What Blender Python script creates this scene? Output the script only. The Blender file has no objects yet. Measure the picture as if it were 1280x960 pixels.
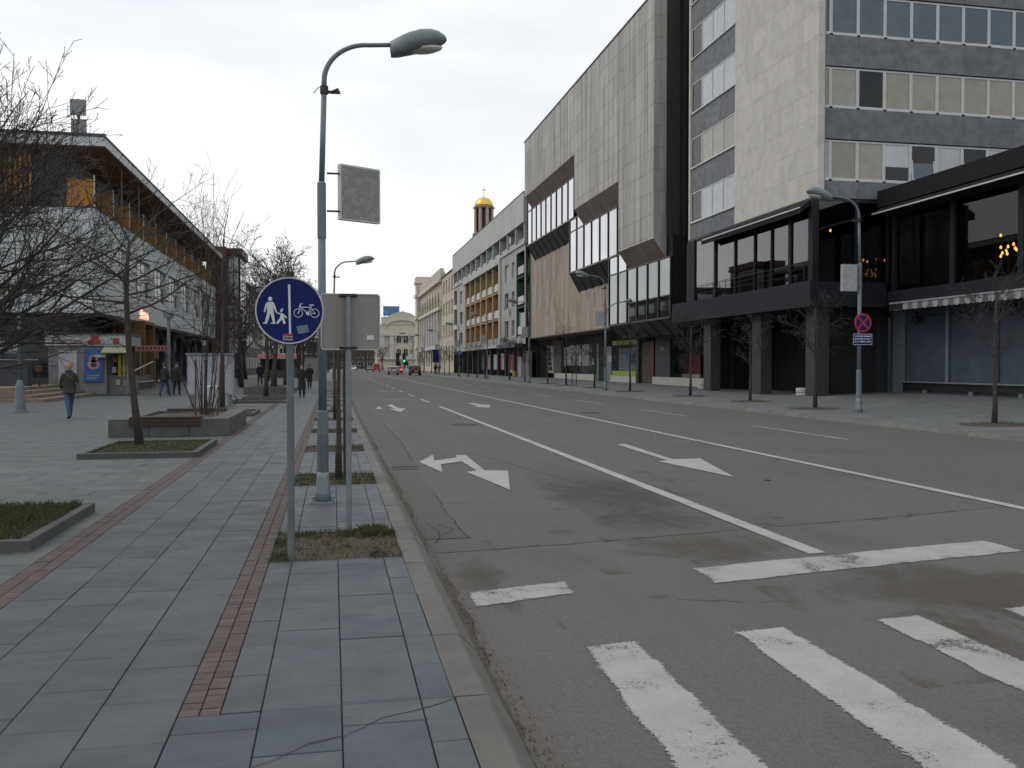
import bpy, bmesh, math, random
from mathutils import Vector, Matrix

# ------------------------------------------------------------------ camera, world, sun, exposure
SC = bpy.context.scene
COL = SC.collection
F_PX, HORIZ_X, HORIZ_Y, EYE = 1110.0, 416.0, 456.0, 1.62      # in 1280 x 960 photo pixels
PITCH = math.atan((480 - HORIZ_Y) / F_PX)
_cp, _sp = math.cos(PITCH), math.sin(PITCH)
YAW = math.atan2((HORIZ_X - 640) / F_PX, _cp + (480 - HORIZ_Y) / F_PX * _sp)   # street direction seen left of the lens axis

cam_data = bpy.data.cameras.new('camera')
cam = bpy.data.objects.new('camera', cam_data)
COL.objects.link(cam)
cam.location = (0, 0, EYE)
cam.rotation_euler = (math.pi / 2 - PITCH, 0, YAW)
cam_data.sensor_width = 36
cam_data.lens = 36 * F_PX / 1280
cam_data.clip_start = 0.05
cam_data.clip_end = 4000
SC.camera = cam

SUN_EL, SUN_AZ = math.radians(48), math.radians(-75)          # azimuth from +Y towards +X
world = bpy.data.worlds.new('World')
SC.world = world
world.use_nodes = True
def build_world():
    nt = world.node_tree; nt.nodes.clear(); N = nt.nodes.new; L = nt.links.new
    out = N('ShaderNodeOutputWorld')
    sky = N('ShaderNodeTexSky'); sky.sky_type = 'NISHITA'; sky.sun_disc = False
    sky.sun_elevation = SUN_EL; sky.sun_rotation = SUN_AZ; sky.air_density = 1.0; sky.dust_density = 2.5
    b1 = N('ShaderNodeBackground'); b1.inputs[1].default_value = 0.12; L(sky.outputs[0], b1.inputs[0])
    tc = N('ShaderNodeTexCoord')
    mp = N('ShaderNodeMapping'); mp.inputs['Scale'].default_value = (1.0, 1.0, 3.2); L(tc.outputs['Generated'], mp.inputs[0])
    n1 = N('ShaderNodeTexNoise'); n1.inputs['Scale'].default_value = 1.7; n1.inputs['Detail'].default_value = 5; n1.inputs['Roughness'].default_value = .5
    n1.inputs['Distortion'].default_value = .3
    L(mp.outputs[0], n1.inputs[0])
    cr = N('ShaderNodeValToRGB'); e = cr.color_ramp.elements
    e[0].position = .36; e[0].color = (.74, .785, .825, 1); e[1].position = .60; e[1].color = (1.0, .995, .98, 1)
    L(n1.outputs[0], cr.inputs[0])
    b2 = N('ShaderNodeBackground'); b2.inputs[1].default_value = 1.16; L(cr.outputs[0], b2.inputs[0])
    mx = N('ShaderNodeMixShader'); mx.inputs[0].default_value = .86
    L(b1.outputs[0], mx.inputs[1]); L(b2.outputs[0], mx.inputs[2]); L(mx.outputs[0], out.inputs[0])
build_world()
sun_d = bpy.data.lights.new('sun', 'SUN'); sun_d.energy = .55; sun_d.angle = math.radians(28); sun_d.color = (1, .97, .92)
sun = bpy.data.objects.new('sun', sun_d); COL.objects.link(sun)
_sd = Vector((math.sin(SUN_AZ) * math.cos(SUN_EL), math.cos(SUN_AZ) * math.cos(SUN_EL), math.sin(SUN_EL)))
sun.rotation_euler = (-_sd).to_track_quat('-Z', 'Y').to_euler()
SC.view_settings.view_transform = 'Standard'; SC.view_settings.look = 'None'
SC.view_settings.exposure = 0.0; SC.view_settings.gamma = 1.0
SC.view_settings.use_curve_mapping = False
try:
    SC.cycles.max_bounces = 6; SC.cycles.transparent_max_bounces = 12
except Exception: pass

# ------------------------------------------------------------------ photo pixel -> point in the place
def _ray(px, py):
    r, u, f = (px - 640) / F_PX, (480 - py) / F_PX, 1.0
    up = u * _cp - f * _sp; fw = f * _cp + u * _sp
    c, s = math.cos(YAW), math.sin(YAW)
    return (r * c - fw * s, r * s + fw * c, up)
def on_ground(px, py, z=0.0):
    d = _ray(px, py); t = (z - EYE) / d[2]; return (d[0] * t, d[1] * t)
def on_x(px, py, X):
    d = _ray(px, py); t = X / d[0]; return (d[1] * t, d[2] * t + EYE)      # (Y, Z)
def on_y(px, py, Y):
    d = _ray(px, py); t = Y / d[1]; return (d[0] * t, d[2] * t + EYE)      # (X, Z)
def yx(px, X, py=456): return on_x(px, py, X)[0]

# ------------------------------------------------------------------ materials
MATS = {}
def _new(name):
    m = bpy.data.materials.new(name); m.use_nodes = True; MATS[name] = m
    nt = m.node_tree; nt.nodes.clear()
    o = nt.nodes.new('ShaderNodeOutputMaterial'); p = nt.nodes.new('ShaderNodeBsdfPrincipled')
    nt.links.new(p.outputs[0], o.inputs[0])
    return m, nt, p, o
def _pos(nt, sc=(1, 1, 1)):
    g = nt.nodes.new('ShaderNodeNewGeometry'); mp = nt.nodes.new('ShaderNodeMapping'); mp.inputs['Scale'].default_value = sc
    nt.links.new(g.outputs['Position'], mp.inputs[0]); return mp.outputs[0]
def _noise(nt, vec, scale, detail=4, rough=.55, dist=0):
    n = nt.nodes.new('ShaderNodeTexNoise'); n.inputs['Scale'].default_value = scale; n.inputs['Detail'].default_value = detail
    n.inputs['Roughness'].default_value = rough; n.inputs['Distortion'].default_value = dist
    nt.links.new(vec, n.inputs[0]); return n.outputs[0]
def _ramp(nt, val, a, b, ca=(0, 0, 0), cb=(1, 1, 1)):
    r = nt.nodes.new('ShaderNodeValToRGB'); e = r.color_ramp.elements
    e[0].position = a; e[0].color = (*ca, 1); e[1].position = b; e[1].color = (*cb, 1)
    nt.links.new(val, r.inputs[0]); return r.outputs[0]
def _mix(nt, fac, a, b, mode='MIX'):
    m = nt.nodes.new('ShaderNodeMix'); m.data_type = 'RGBA'; m.blend_type = mode
    for i, x in ((6, a), (7, b)):
        if isinstance(x, (tuple, list)): m.inputs[i].default_value = (*x[:3], 1)
        else: nt.links.new(x, m.inputs[i])
    if isinstance(fac, (int, float)): m.inputs[0].default_value = fac
    else: nt.links.new(fac, m.inputs[0])
    return m.outputs[2]
def _math(nt, op, a, b=None, c=None):
    m = nt.nodes.new('ShaderNodeMath'); m.operation = op
    for i, x in enumerate((a, b, c)):
        if x is None: continue
        if isinstance(x, (int, float)): m.inputs[i].default_value = x
        else: nt.links.new(x, m.inputs[i])
    return m.outputs[0]
def _bump(nt, p, h, strength=.3, dist=.01):
    b = nt.nodes.new('ShaderNodeBump'); b.inputs['Strength'].default_value = strength; b.inputs['Distance'].default_value = dist
    nt.links.new(h, b.inputs['Height']); nt.links.new(b.outputs[0], p.inputs['Normal'])
def _orand(nt, col, amt):
    oi = nt.nodes.new('ShaderNodeObjectInfo')
    f = _math(nt, 'MULTIPLY_ADD', oi.outputs['Random'], 2 * amt, 1 - amt)
    v = nt.nodes.new('ShaderNodeCombineColor')
    for i in range(3): nt.links.new(f, v.inputs[i])
    return _mix(nt, 1.0, col, v.outputs[0], 'MULTIPLY')
def M(name, c, c2=None, ns=3.0, rough=.8, bump=0, bs=80, metal=0, orand=0, spec=.5, sc=(1, 1, 1), lo=.35, hi=.65, fine=.12, bd=.004):
    """general surface: two colours in noise clouds, fine mottling, per-piece variation, bump"""
    m, nt, p, o = _new(name)
    v = _pos(nt, sc)
    col = _mix(nt, _ramp(nt, _noise(nt, v, ns), lo, hi), c, c2 or tuple(x * .8 for x in c))
    if fine:
        f = _ramp(nt, _noise(nt, _pos(nt), bs, 3), .3, .7, (1 - fine,) * 3, (1 + fine,) * 3)
        col = _mix(nt, 1.0, col, f, 'MULTIPLY')
    if orand: col = _orand(nt, col, orand)
    nt.links.new(col, p.inputs['Base Color'])
    p.inputs['Roughness'].default_value = rough; p.inputs['Metallic'].default_value = metal
    p.inputs['Specular IOR Level'].default_value = spec
    if bump: _bump(nt, p, _noise(nt, _pos(nt), bs, 4), bump, bd)
    return m
def emit(name, c, s):
    m, nt, p, o = _new(name)
    p.inputs['Base Color'].default_value = (*c, 1); p.inputs['Emission Color'].default_value = (*c, 1); p.inputs['Emission Strength'].default_value = s
    return m
def clear_glass(name, tint, refl=1.0, mn=.05, gain=1.0):
    m, nt, p, o = _new(name); nt.nodes.remove(p)
    t = nt.nodes.new('ShaderNodeBsdfTransparent'); t.inputs[0].default_value = (*tint, 1)
    g = nt.nodes.new('ShaderNodeBsdfGlossy'); g.inputs['Roughness'].default_value = .015; g.inputs[0].default_value = (refl,) * 3 + (1,)
    lw = nt.nodes.new('ShaderNodeFresnel'); lw.inputs[0].default_value = 1.5
    f = _math(nt, 'MINIMUM', _math(nt, 'MAXIMUM', _math(nt, 'MULTIPLY', lw.outputs[0], gain), mn), 1.0)
    gm = nt.nodes.new('ShaderNodeNewGeometry'); f = _math(nt, 'MULTIPLY', f, _math(nt, 'SUBTRACT', 1.0, gm.outputs['Backfacing']))    # a pane reflects at its outer face
    x = nt.nodes.new('ShaderNodeMixShader'); nt.links.new(f, x.inputs[0]); nt.links.new(t.outputs[0], x.inputs[1]); nt.links.new(g.outputs[0], x.inputs[2])
    nt.links.new(x.outputs[0], o.inputs[0]); return m

def make_asphalt(name, base, base2, dark):
    m, nt, p, o = _new(name)
    v = _pos(nt)
    col = _mix(nt, _ramp(nt, _noise(nt, v, .35, 5), .35, .7), base, base2)
    # tyre-polished bands running along the lanes
    vl = _pos(nt, (1.7, .05, 1))
    col = _mix(nt, _math(nt, 'MULTIPLY', _ramp(nt, _noise(nt, vl, 1.0, 3), .45, .75), .45), col, tuple(x * .72 for x in base))
    # damp / oily stains
    st = _ramp(nt, _noise(nt, _pos(nt, (.8, .45, 1)), .9, 6, .6, .4), .58, .72)
    col = _mix(nt, _math(nt, 'MULTIPLY', st, dark), col, tuple(x * .45 for x in base))
    # aggregate
    sp = _ramp(nt, _noise(nt, v, 150, 5, .9), .36, .64, (.62,) * 3, (1.38,) * 3)
    col = _mix(nt, 1.0, col, sp, 'MULTIPLY')
    sp2 = _ramp(nt, _noise(nt, v, 26, 9, .88), .34, .66, (.72,) * 3, (1.28,) * 3)
    col = _mix(nt, 1.0, col, sp2, 'MULTIPLY')
    sp3 = _ramp(nt, _noise(nt, v, 62, 4, .9), .36, .64, (.80,) * 3, (1.2,) * 3)
    col = _mix(nt, 1.0, col, sp3, 'MULTIPLY')
    vd = nt.nodes.new('ShaderNodeTexVoronoi'); vd.inputs['Scale'].default_value = 2.6; nt.links.new(v, vd.inputs[0])
    dsp = nt.nodes.new('ShaderNodeSeparateColor'); nt.links.new(vd.outputs['Color'], dsp.inputs[0])
    dd = _math(nt, 'ADD', vd.outputs['Distance'], _math(nt, 'MULTIPLY', _noise(nt, v, 40, 3), .05))
    dm = _math(nt, 'MULTIPLY', _ramp(nt, dd, .05, .085, (1, 1, 1), (0, 0, 0)), _math(nt, 'GREATER_THAN', dsp.outputs[2], .72))
    col = _mix(nt, _math(nt, 'MULTIPLY', dm, .55), col, (.05, .047, .045))
    # pale chips and chewing-gum spots
    vo = nt.nodes.new('ShaderNodeTexVoronoi'); vo.inputs['Scale'].default_value = 7; nt.links.new(v, vo.inputs[0])
    ch = _ramp(nt, vo.outputs['Distance'], .045, .07, (1, 1, 1), (0, 0, 0))
    pick = nt.nodes.new('ShaderNodeSeparateColor'); nt.links.new(vo.outputs['Color'], pick.inputs[0])
    ch = _math(nt, 'MULTIPLY', ch, _math(nt, 'GREATER_THAN', pick.outputs[0], .82))
    col = _mix(nt, _math(nt, 'MULTIPLY', ch, .55), col, (.42, .41, .39))
    # hairline cracks, only here and there
    n3 = nt.nodes.new('ShaderNodeTexNoise'); n3.inputs['Scale'].default_value = 1.3; n3.inputs['Detail'].default_value = 5
    nt.links.new(v, n3.inputs[0])
    va = nt.nodes.new('ShaderNodeVectorMath'); va.operation = 'ADD'; nt.links.new(v, va.inputs[0]); nt.links.new(n3.outputs['Color'], va.inputs[1])
    vc = nt.nodes.new('ShaderNodeTexVoronoi'); vc.feature = 'DISTANCE_TO_EDGE'; vc.inputs['Scale'].default_value = .42; nt.links.new(va.outputs[0], vc.inputs[0])
    ck = _ramp(nt, vc.outputs['Distance'], .003, .009, (1, 1, 1), (0, 0, 0))
    ck = _math(nt, 'MULTIPLY', ck, _ramp(nt, _noise(nt, v, .5, 3), .57, .66))
    col = _mix(nt, _math(nt, 'MULTIPLY', ck, .8), col, (.018, .017, .016))
    # grit swept against the kerb
    sx = nt.nodes.new('ShaderNodeSeparateXYZ'); nt.links.new(v, sx.inputs[0])
    jit = _math(nt, 'MULTIPLY', _noise(nt, v, 3.5, 5), .55)
    edge = _ramp(nt, _math(nt, 'ADD', sx.outputs[0], jit), 1.10, 1.42, (1, 1, 1), (0, 0, 0))
    col = _mix(nt, _math(nt, 'MULTIPLY', edge, .72), col, (.032, .027, .023))
    nt.links.new(col, p.inputs['Base Color'])
    p.inputs['Roughness'].default_value = .82; p.inputs['Specular IOR Level'].default_value = .35
    hh = _math(nt, 'ADD', _noise(nt, v, 210, 2, .7), _math(nt, 'MULTIPLY', ck, -1.5))
    _bump(nt, p, hh, .22, .003)
    return m
def make_paint(name, paint, big_lo, big_hi):
    """road paint: solid inside, crackled away in patches and along its edges (mesh attribute 'inside'), asphalt shows through"""
    m, nt, p, o = _new(name); v = _pos(nt)
    at = nt.nodes.new('ShaderNodeAttribute'); at.attribute_name = 'inside'
    big = _ramp(nt, _noise(nt, v, 2.4, 6, .65, .4), big_lo, big_hi)          # where the coat is thin
    fine = _noise(nt, v, 46, 9, .82, .6)
    need = _math(nt, 'ADD', _math(nt, 'MULTIPLY', big, .25), _math(nt, 'MULTIPLY', _math(nt, 'SUBTRACT', 1.0, at.outputs['Fac']), .46))
    f = _ramp(nt, _math(nt, 'SUBTRACT', _math(nt, 'ADD', fine, .12), need), .36, .42)
    pc = _mix(nt, _ramp(nt, _noise(nt, v, 3.0, 6, .6), .3, .7), paint, tuple(x * .80 for x in paint))
    pc = _mix(nt, _math(nt, 'MULTIPLY', big, .45), pc, tuple(x * .62 for x in paint))
    pc = _mix(nt, 1.0, pc, _ramp(nt, _noise(nt, v, 95, 3, .7), .3, .7, (.88,) * 3, (1.1,) * 3), 'MULTIPLY')
    nt.links.new(pc, p.inputs['Base Color']); p.inputs['Roughness'].default_value = .74
    t = nt.nodes.new('ShaderNodeBsdfTransparent'); x = nt.nodes.new('ShaderNodeMixShader')
    nt.links.new(f, x.inputs[0]); nt.links.new(t.outputs[0], x.inputs[1]); nt.links.new(p.outputs[0], x.inputs[2]); nt.links.new(x.outputs[0], o.inputs[0])
    return m
def make_stain(name, c, strength):
    m, nt, p, o = _new(name); v = _pos(nt)
    tc = nt.nodes.new('ShaderNodeTexCoord'); sx = nt.nodes.new('ShaderNodeSeparateXYZ'); nt.links.new(tc.outputs['Generated'], sx.inputs[0])
    dx = _math(nt, 'ABSOLUTE', _math(nt, 'SUBTRACT', sx.outputs[0], .5)); dy = _math(nt, 'ABSOLUTE', _math(nt, 'SUBTRACT', sx.outputs[1], .5))
    r = _math(nt, 'SQRT', _math(nt, 'ADD', _math(nt, 'MULTIPLY', dx, dx), _math(nt, 'MULTIPLY', dy, dy)))
    a = _math(nt, 'SUBTRACT', 1.0, _math(nt, 'MULTIPLY', r, 2.05))
    w_ = _math(nt, 'MULTIPLY', _math(nt, 'SUBTRACT', _noise(nt, _pos(nt, (1, .6, 1)), 1.3, 9, .74, .9), .5), 3.2)
    a = _math(nt, 'MULTIPLY', _math(nt, 'MINIMUM', _math(nt, 'MULTIPLY', a, 3.0), 1.0), _math(nt, 'ADD', a, w_))
    f = _math(nt, 'MULTIPLY', _ramp(nt, a, .18, .95), strength)
    t = nt.nodes.new('ShaderNodeBsdfTransparent'); x = nt.nodes.new('ShaderNodeMixShader')
    p.inputs['Base Color'].default_value = (*c, 1); p.inputs['Roughness'].default_value = .75; p.inputs['Specular IOR Level'].default_value = .3
    nt.links.new(f, x.inputs[0]); nt.links.new(t.outputs[0], x.inputs[1]); nt.links.new(p.outputs[0], x.inputs[2]); nt.links.new(x.outputs[0], o.inputs[0])
    return m
def make_slab(name, c1, c2, orand=.2):
    m, nt, p, o = _new(name); v = _pos(nt)
    oi = nt.nodes.new('ShaderNodeObjectInfo')
    col = _mix(nt, oi.outputs['Random'], c1, c2)
    col = _orand(nt, col, orand)
    cl = _ramp(nt, _noise(nt, _pos(nt, (1, 2.2, 1)), 2.6, 6, .6, .6), .3, .72, (.80,) * 3, (1.16,) * 3)
    col = _mix(nt, 1.0, col, cl, 'MULTIPLY')
    sp = _ramp(nt, _noise(nt, v, 85, 6, .9), .34, .66, (.74,) * 3, (1.28,) * 3)
    col = _mix(nt, 1.0, col, sp, 'MULTIPLY')
    dirt = _ramp(nt, _noise(nt, v, .55, 5, .6), .45, .7)
    col = _mix(nt, _math(nt, 'MULTIPLY', dirt, .30), col, (.055, .055, .052))
    vo = nt.nodes.new('ShaderNodeTexVoronoi'); vo.inputs['Scale'].default_value = 4.2; nt.links.new(v, vo.inputs[0])
    ch = _ramp(nt, vo.outputs['Distance'], .06, .085, (1, 1, 1), (0, 0, 0))
    pk = nt.nodes.new('ShaderNodeSeparateColor'); nt.links.new(vo.outputs['Color'], pk.inputs[0])
    ch = _math(nt, 'MULTIPLY', ch, _math(nt, 'GREATER_THAN', pk.outputs[1], .84))
    col = _mix(nt, _math(nt, 'MULTIPLY', ch, .55), col, (.24, .245, .24))
    nt.links.new(col, p.inputs['Base Color'])
    rr = _ramp(nt, _noise(nt, v, 3, 4), .3, .7, (.52,) * 3, (.74,) * 3)
    nt.links.new(rr, p.inputs['Roughness'])
    _bump(nt, p, _noise(nt, v, 70, 5, .7), .25, .004)
    return m

make_asphalt('asphalt', (.270, .265, .258), (.228, .224, .219), .45)
make_asphalt('asphalt_crossing', (.300, .291, .280), (.248, .241, .232), .5)
make_asphalt('asphalt_repair', (.222, .218, .214), (.200, .197, .194), .3)
make_paint('road_paint', (.365, .365, .352), .44, .74)
make_paint('road_paint_worn', (.355, .355, .342), .36, .66)
make_slab('slab_stone', (.055, .064, .070), (.064, .072, .075), .09)
make_slab('slab_blue', (.054, .067, .086), (.068, .079, .086), .09)
make_slab('plaza_stone', (.074, .082, .085), (.086, .092, .092), .09)
make_stain('stain_damp', (.075, .073, .070), .48)
make_stain('stain_brown', (.090, .079, .068), .50)
M('mortar', (.038, .034, .029), (.062, .054, .045), 8, .95, .3, 120)
M('brick_red', (.076, .056, .053), (.096, .072, .069), 9, .85, .3, 150, orand=.16)
M('kerb_concrete', (.132, .127, .118), (.100, .097, .091), 2.2, .88, .35, 130, orand=.10)
M('kerb_dark', (.075, .078, .08), (.055, .057, .06), 3, .8, .2, 120, orand=.1)
def make_tiled(name, c, c2, mort, bw, bh):
    m, nt, p, o = _new(name); v = _pos(nt)
    br = nt.nodes.new('ShaderNodeTexBrick'); br.inputs['Scale'].default_value = 1
    br.inputs['Color1'].default_value = (*c, 1); br.inputs['Color2'].default_value = (*c2, 1); br.inputs['Mortar'].default_value = (*mort, 1)
    br.inputs['Mortar Size'].default_value = .008; br.inputs['Brick Width'].default_value = bw; br.inputs['Row Height'].default_value = bh
    nt.links.new(v, br.inputs[0])
    col = _mix(nt, 1.0, br.outputs[0], _ramp(nt, _noise(nt, v, 1.1, 6), .3, .7, (.78,) * 3, (1.15,) * 3), 'MULTIPLY')
    col = _mix(nt, 1.0, col, _ramp(nt, _noise(nt, v, 120, 2), .3, .7, (.88,) * 3, (1.12,) * 3), 'MULTIPLY')
    nt.links.new(col, p.inputs['Base Color']); p.inputs['Roughness'].default_value = .7
    return m
make_tiled('right_paving', (.135, .142, .145), (.112, .118, .122), (.04, .04, .04), .6, .4)
M('soil', (.090, .070, .052), (.055, .043, .033), 9, .98, .8, 60, bd=.02)
M('grass', (.034, .054, .014), (.060, .066, .022), 7, .85, orand=.0, fine=.3, bs=30)
M('grass_dry', (.080, .066, .036), (.042, .055, .020), 9, .9, fine=.3, bs=30)
M('galvanised', (.20, .235, .255), (.155, .185, .205), 6, .5, .05, 150, metal=.35)
M('post_grey', (.115, .135, .145), (.09, .105, .115), 5, .6, .05, 150, metal=.1)
M('lamp_grey', (.135, .168, .195), (.105, .135, .158), 4, .55, .04, 120, metal=.0)
M('dark_tape', (.085, .105, .12), (.07, .085, .10), 6, .5)
M('lamp_head', (.17, .20, .205), (.13, .155, .16), 5, .45, metal=.1)
M('lamp_lens', (.55, .54, .48), (.45, .44, .40), 9, .15)
M('alu_back', (.20, .19, .18), (.25, .24, .23), 2.5, .5, .03, 200, metal=.35, sc=(1, 1, .3))
M('alu_edge', (.45, .45, .44), (.38, .38, .38), 6, .4, metal=.5)
M('panel_grey', (.19, .19, .19), (.25, .25, .25), 14, .75, sc=(1, 1, 1), lo=.42, hi=.6)
M('sticker_grey', (.10, .13, .20), (.13, .16, .22), 20, .6)
M('sign_blue', (.003, .012, .105), (.003, .010, .09), 5, .5, fine=.03, spec=.18)
M('sign_white', (.56, .58, .60), (.48, .50, .53), 8, .45, fine=.03)
M('sign_red', (.36, .02, .025), (.30, .015, .02), 8, .4, fine=.03)
M('sign_blue2', (.006, .018, .13), (.005, .015, .11), 6, .5, fine=.03, spec=.2)
M('dark_metal', (.022, .024, .028), (.03, .032, .036), 5, .45, metal=.3)
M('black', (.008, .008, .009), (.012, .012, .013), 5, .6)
M('bark', (.034, .028, .025), (.055, .046, .040), 12, .95, .6, 60)
M('twig', (.032, .026, .023), (.05, .040, .034), 6, .9)
M('bark_pale', (.11, .10, .09), (.07, .062, .056), 12, .9, .4, 60)
M('twig_brown', (.066, .052, .045), (.045, .036, .031), 6, .9)
M('stake_wood', (.10, .066, .036), (.07, .046, .026), 8, .85, .2, 80, sc=(1, 1, .2))
M('bench_wood', (.045, .028, .021), (.03, .02, .016), 6, .8, .2, 90, sc=(1, .2, 1))
M('planter_stone', (.085, .088, .092), (.062, .065, .068), 4, .8, .25, 120, orand=.08)
M('limestone', (.51, .490, .450), (.415, .398, .368), 1.9, .82, .08, 60, orand=.05, sc=(1, 1, .8), lo=.42, hi=.74)
M('grey_stone', (.172, .180, .192), (.120, .127, .136), 2.2, .8, .12, 60, orand=.07)
M('bank_stone', (.42, .405, .386), (.255, .247, .238), 1.1, .85, .12, 60, orand=.07, sc=(1, 1, .07), lo=.40, hi=.72)
M('bank_stone_brown', (.36, .305, .25), (.275, .23, .19), .9, .85, .15, 60, orand=.16, sc=(1, 1, .15))
M('soffit_brown', (.175, .137, .112), (.13, .102, .085), 1.2, .85, .1, 60, orand=.10)
M('bronze', (.030, .024, .021), (.022, .018, .016), 4, .4, metal=.5)
M('bronze_dark', (.014, .013, .013), (.02, .018, .018), 2, .5, metal=.2)
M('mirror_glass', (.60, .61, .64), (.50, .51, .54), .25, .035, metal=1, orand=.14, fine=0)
M('mirror_glass_dark_reflection', (.25, .26, .27), (.21, .22, .23), .3, .03, metal=1, orand=.15, fine=0)  # darker copy: reflection of the buildings opposite is put into the colour
M('podium_navy', (.007, .009, .013), (.010, .012, .017), 2, .65, fine=.05, spec=.3)
M('pillar_granite', (.048, .050, .053), (.028, .029, .031), 7, .5, .05, 160)
M('white_frame', (.52, .53, .54), (.45, .46, .47), 5, .5, fine=.04)
M('blind_tan', (.30, .28, .235), (.26, .24, .205), 2, .25, orand=.10, fine=.03)
M('blind_blue', (.085, .115, .14), (.07, .095, .12), 2, .12, orand=.12, fine=.03)
M('blind_white', (.44, .47, .485), (.37, .40, .415), 2, .2, orand=.12, fine=.03)
M('pane_dark', (.014, .017, .020), (.024, .028, .031), 1.5, .06, orand=.3, fine=.02, spec=.3)
M('concrete_white', (.46, .46, .44), (.38, .38, .365), .9, .85, .1, 50, sc=(1, 1, .35))
M('concrete_shade', (.30, .30, .29), (.25, .25, .24), .9, .85, .1, 50)
M('render_grey', (.37, .37, .355), (.30, .30, .29), .6, .9, .1, 50, sc=(1, 1, .35))
M('render_orange', (.40, .235, .10), (.34, .20, .09), 1, .9)
M('render_yellow', (.34, .28, .10), (.30, .24, .09), 1, .9)
M('render_green', (.045, .085, .055), (.035, .065, .045), 1, .9)
M('teal', (.05, .20, .15), (.04, .16, .12), 1, .7)
M('rail_white', (.55, .55, .54), (.45, .45, .44), 2, .7, orand=.1)
M('rail_glass', (.12, .125, .13), (.10, .105, .11), 2, .3)
M('cream', (.50, .455, .355), (.43, .39, .305), .6, .9, .1, 40)
M('cream_light', (.58, .54, .44), (.50, .465, .38), .6, .9)
M('palace_white', (.52, .51, .49), (.46, .45, .44), .6, .9)
M('far_cream', (.54, .50, .42), (.47, .435, .365), .4, .9)
M('church_stone', (.26, .18, .155), (.20, .14, .12), .8, .9)
M('church_pale', (.42, .33, .29), (.36, .28, .25), .8, .9)
M('gold', (.75, .50, .11), (.66, .43, .09), 1, .28, metal=.85, fine=0)
M('left_white', (.50, .53, .54), (.44, .47, .48), .8, .8, .05, 40, sc=(1, 1, .4))
M('fascia_white', (.52, .54, .55), (.46, .48, .49), .8, .6)
M('slate_panel', (.065, .072, .085), (.05, .056, .066), .9, .7, orand=.06)
M('wood_soffit', (.23, .115, .05), (.18, .085, .038), 1.5, .7, sc=(.3, 2, 1))
M('wood_panel', (.42, .205, .036), (.33, .155, .028), 1.5, .65, sc=(1, 1, .25), orand=.12)
M('louvre_white', (.50, .52, .53), (.42, .44, .45), 2, .5)
M('dark_red', (.075, .012, .018), (.055, .010, .014), 2, .5)
M('aerial_grey', (.20, .21, .22), (.17, .18, .19), 2, .7)
M('kiosk_grey', (.15, .153, .158), (.12, .123, .128), 2, .7)  # lowered so the colour carries the shade under the trees
M('kiosk_white', (.30, .305, .33), (.26, .262, .285), 2, .6)  # white lowered too, kiosk shade is in the colour
M('poster_blue', (.012, .075, .23), (.009, .055, .19), 3, .5)
M('poster_pink', (.32, .19, .20), (.26, .12, .13), 8, .5)
M('poster_white', (.33, .33, .34), (.26, .265, .28), 4, .5)
M('poster_red', (.26, .014, .02), (.20, .010, .016), 4, .5)
M('awning_cream', (.26, .26, .17), (.22, .22, .145), 3, .8)
M('awning_white', (.27, .275, .28), (.22, .225, .23), 3, .8)
M('awning_grey', (.10, .106, .112), (.08, .085, .09), 3, .8)
M('awning_black', (.012, .012, .014), (.018, .018, .02), 3, .85, spec=.2)
M('hi_vis', (.22, .20, .012), (.17, .155, .01), 5, .7)  # yellow dimmed, shade of the left side is in the colour
M('lime', (.24, .35, .012), (.20, .30, .010), 3, .5)
M('steel', (.42, .43, .44), (.35, .36, .37), 8, .3, metal=.9)
M('step_stone', (.20, .155, .12), (.15, .12, .095), 3, .85, .2, 90)
M('cream_planter', (.46, .44, .40), (.38, .36, .33), 5, .8)
M('skin', (.42, .27, .20), (.38, .24, .18), 10, .6, fine=.04)
M('hair_dark', (.03, .022, .018), (.05, .036, .028), 60, .7)
M('hair_blond', (.30, .20, .09), (.22, .14, .06), 60, .7)
M('cloth_olive', (.040, .038, .026), (.028, .027, .02), 12, .95, .3, 90)
M('cloth_black', (.012, .012, .013), (.02, .02, .021), 12, .95, .3, 90)
M('cloth_navy', (.016, .020, .035), (.012, .015, .026), 12, .95, .3, 90)
M('cloth_blue', (.02, .032, .07), (.03, .045, .09), 12, .95)
M('cloth_grey', (.17, .17, .18), (.12, .12, .125), 12, .95)
M('cloth_red', (.20, .02, .02), (.15, .015, .015), 12, .95)
M('denim', (.035, .065, .13), (.05, .085, .16), 16, .95)
M('bag_khaki', (.10, .105, .075), (.08, .085, .06), 10, .9)
M('shoe', (.015, .013, .012), (.025, .022, .02), 9, .7)
M('car_silver', (.28, .285, .29), (.26, .265, .27), 1, .3, metal=.6, fine=0)
M('car_black', (.008, .009, .012), (.011, .012, .015), 1, .18, fine=0)
M('car_red', (.55, .035, .018), (.48, .03, .016), 1, .3, fine=0)
M('car_grey', (.10, .105, .11), (.09, .095, .10), 1, .3, fine=0)
M('car_white', (.55, .55, .55), (.5, .5, .5), 1, .3, fine=0)
M('car_glass', (.012, .014, .016), (.016, .018, .02), 1, .04, fine=0)
M('tyre', (.012, .012, .012), (.018, .018, .018), 20, .9)
M('rim', (.30, .30, .31), (.25, .25, .26), 9, .35, metal=.8)
M('tail_red', (.40, .01, .012), (.33, .008, .01), 9, .2)
M('headlight', (.6, .6, .6), (.5, .5, .5), 9, .1)
M('plate', (.55, .55, .53), (.5, .5, .48), 9, .5)
M('window_blue', (.17, .178, .215), (.13, .136, .165), 1.2, .6)
M('portal_wood', (.15, .075, .025), (.11, .055, .019), 1.5, .7)  # wood darkened, entrance shade is put into the colour
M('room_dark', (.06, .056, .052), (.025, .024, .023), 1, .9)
M('room_mid', (.075, .068, .06), (.05, .046, .042), 1.5, .9)
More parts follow.
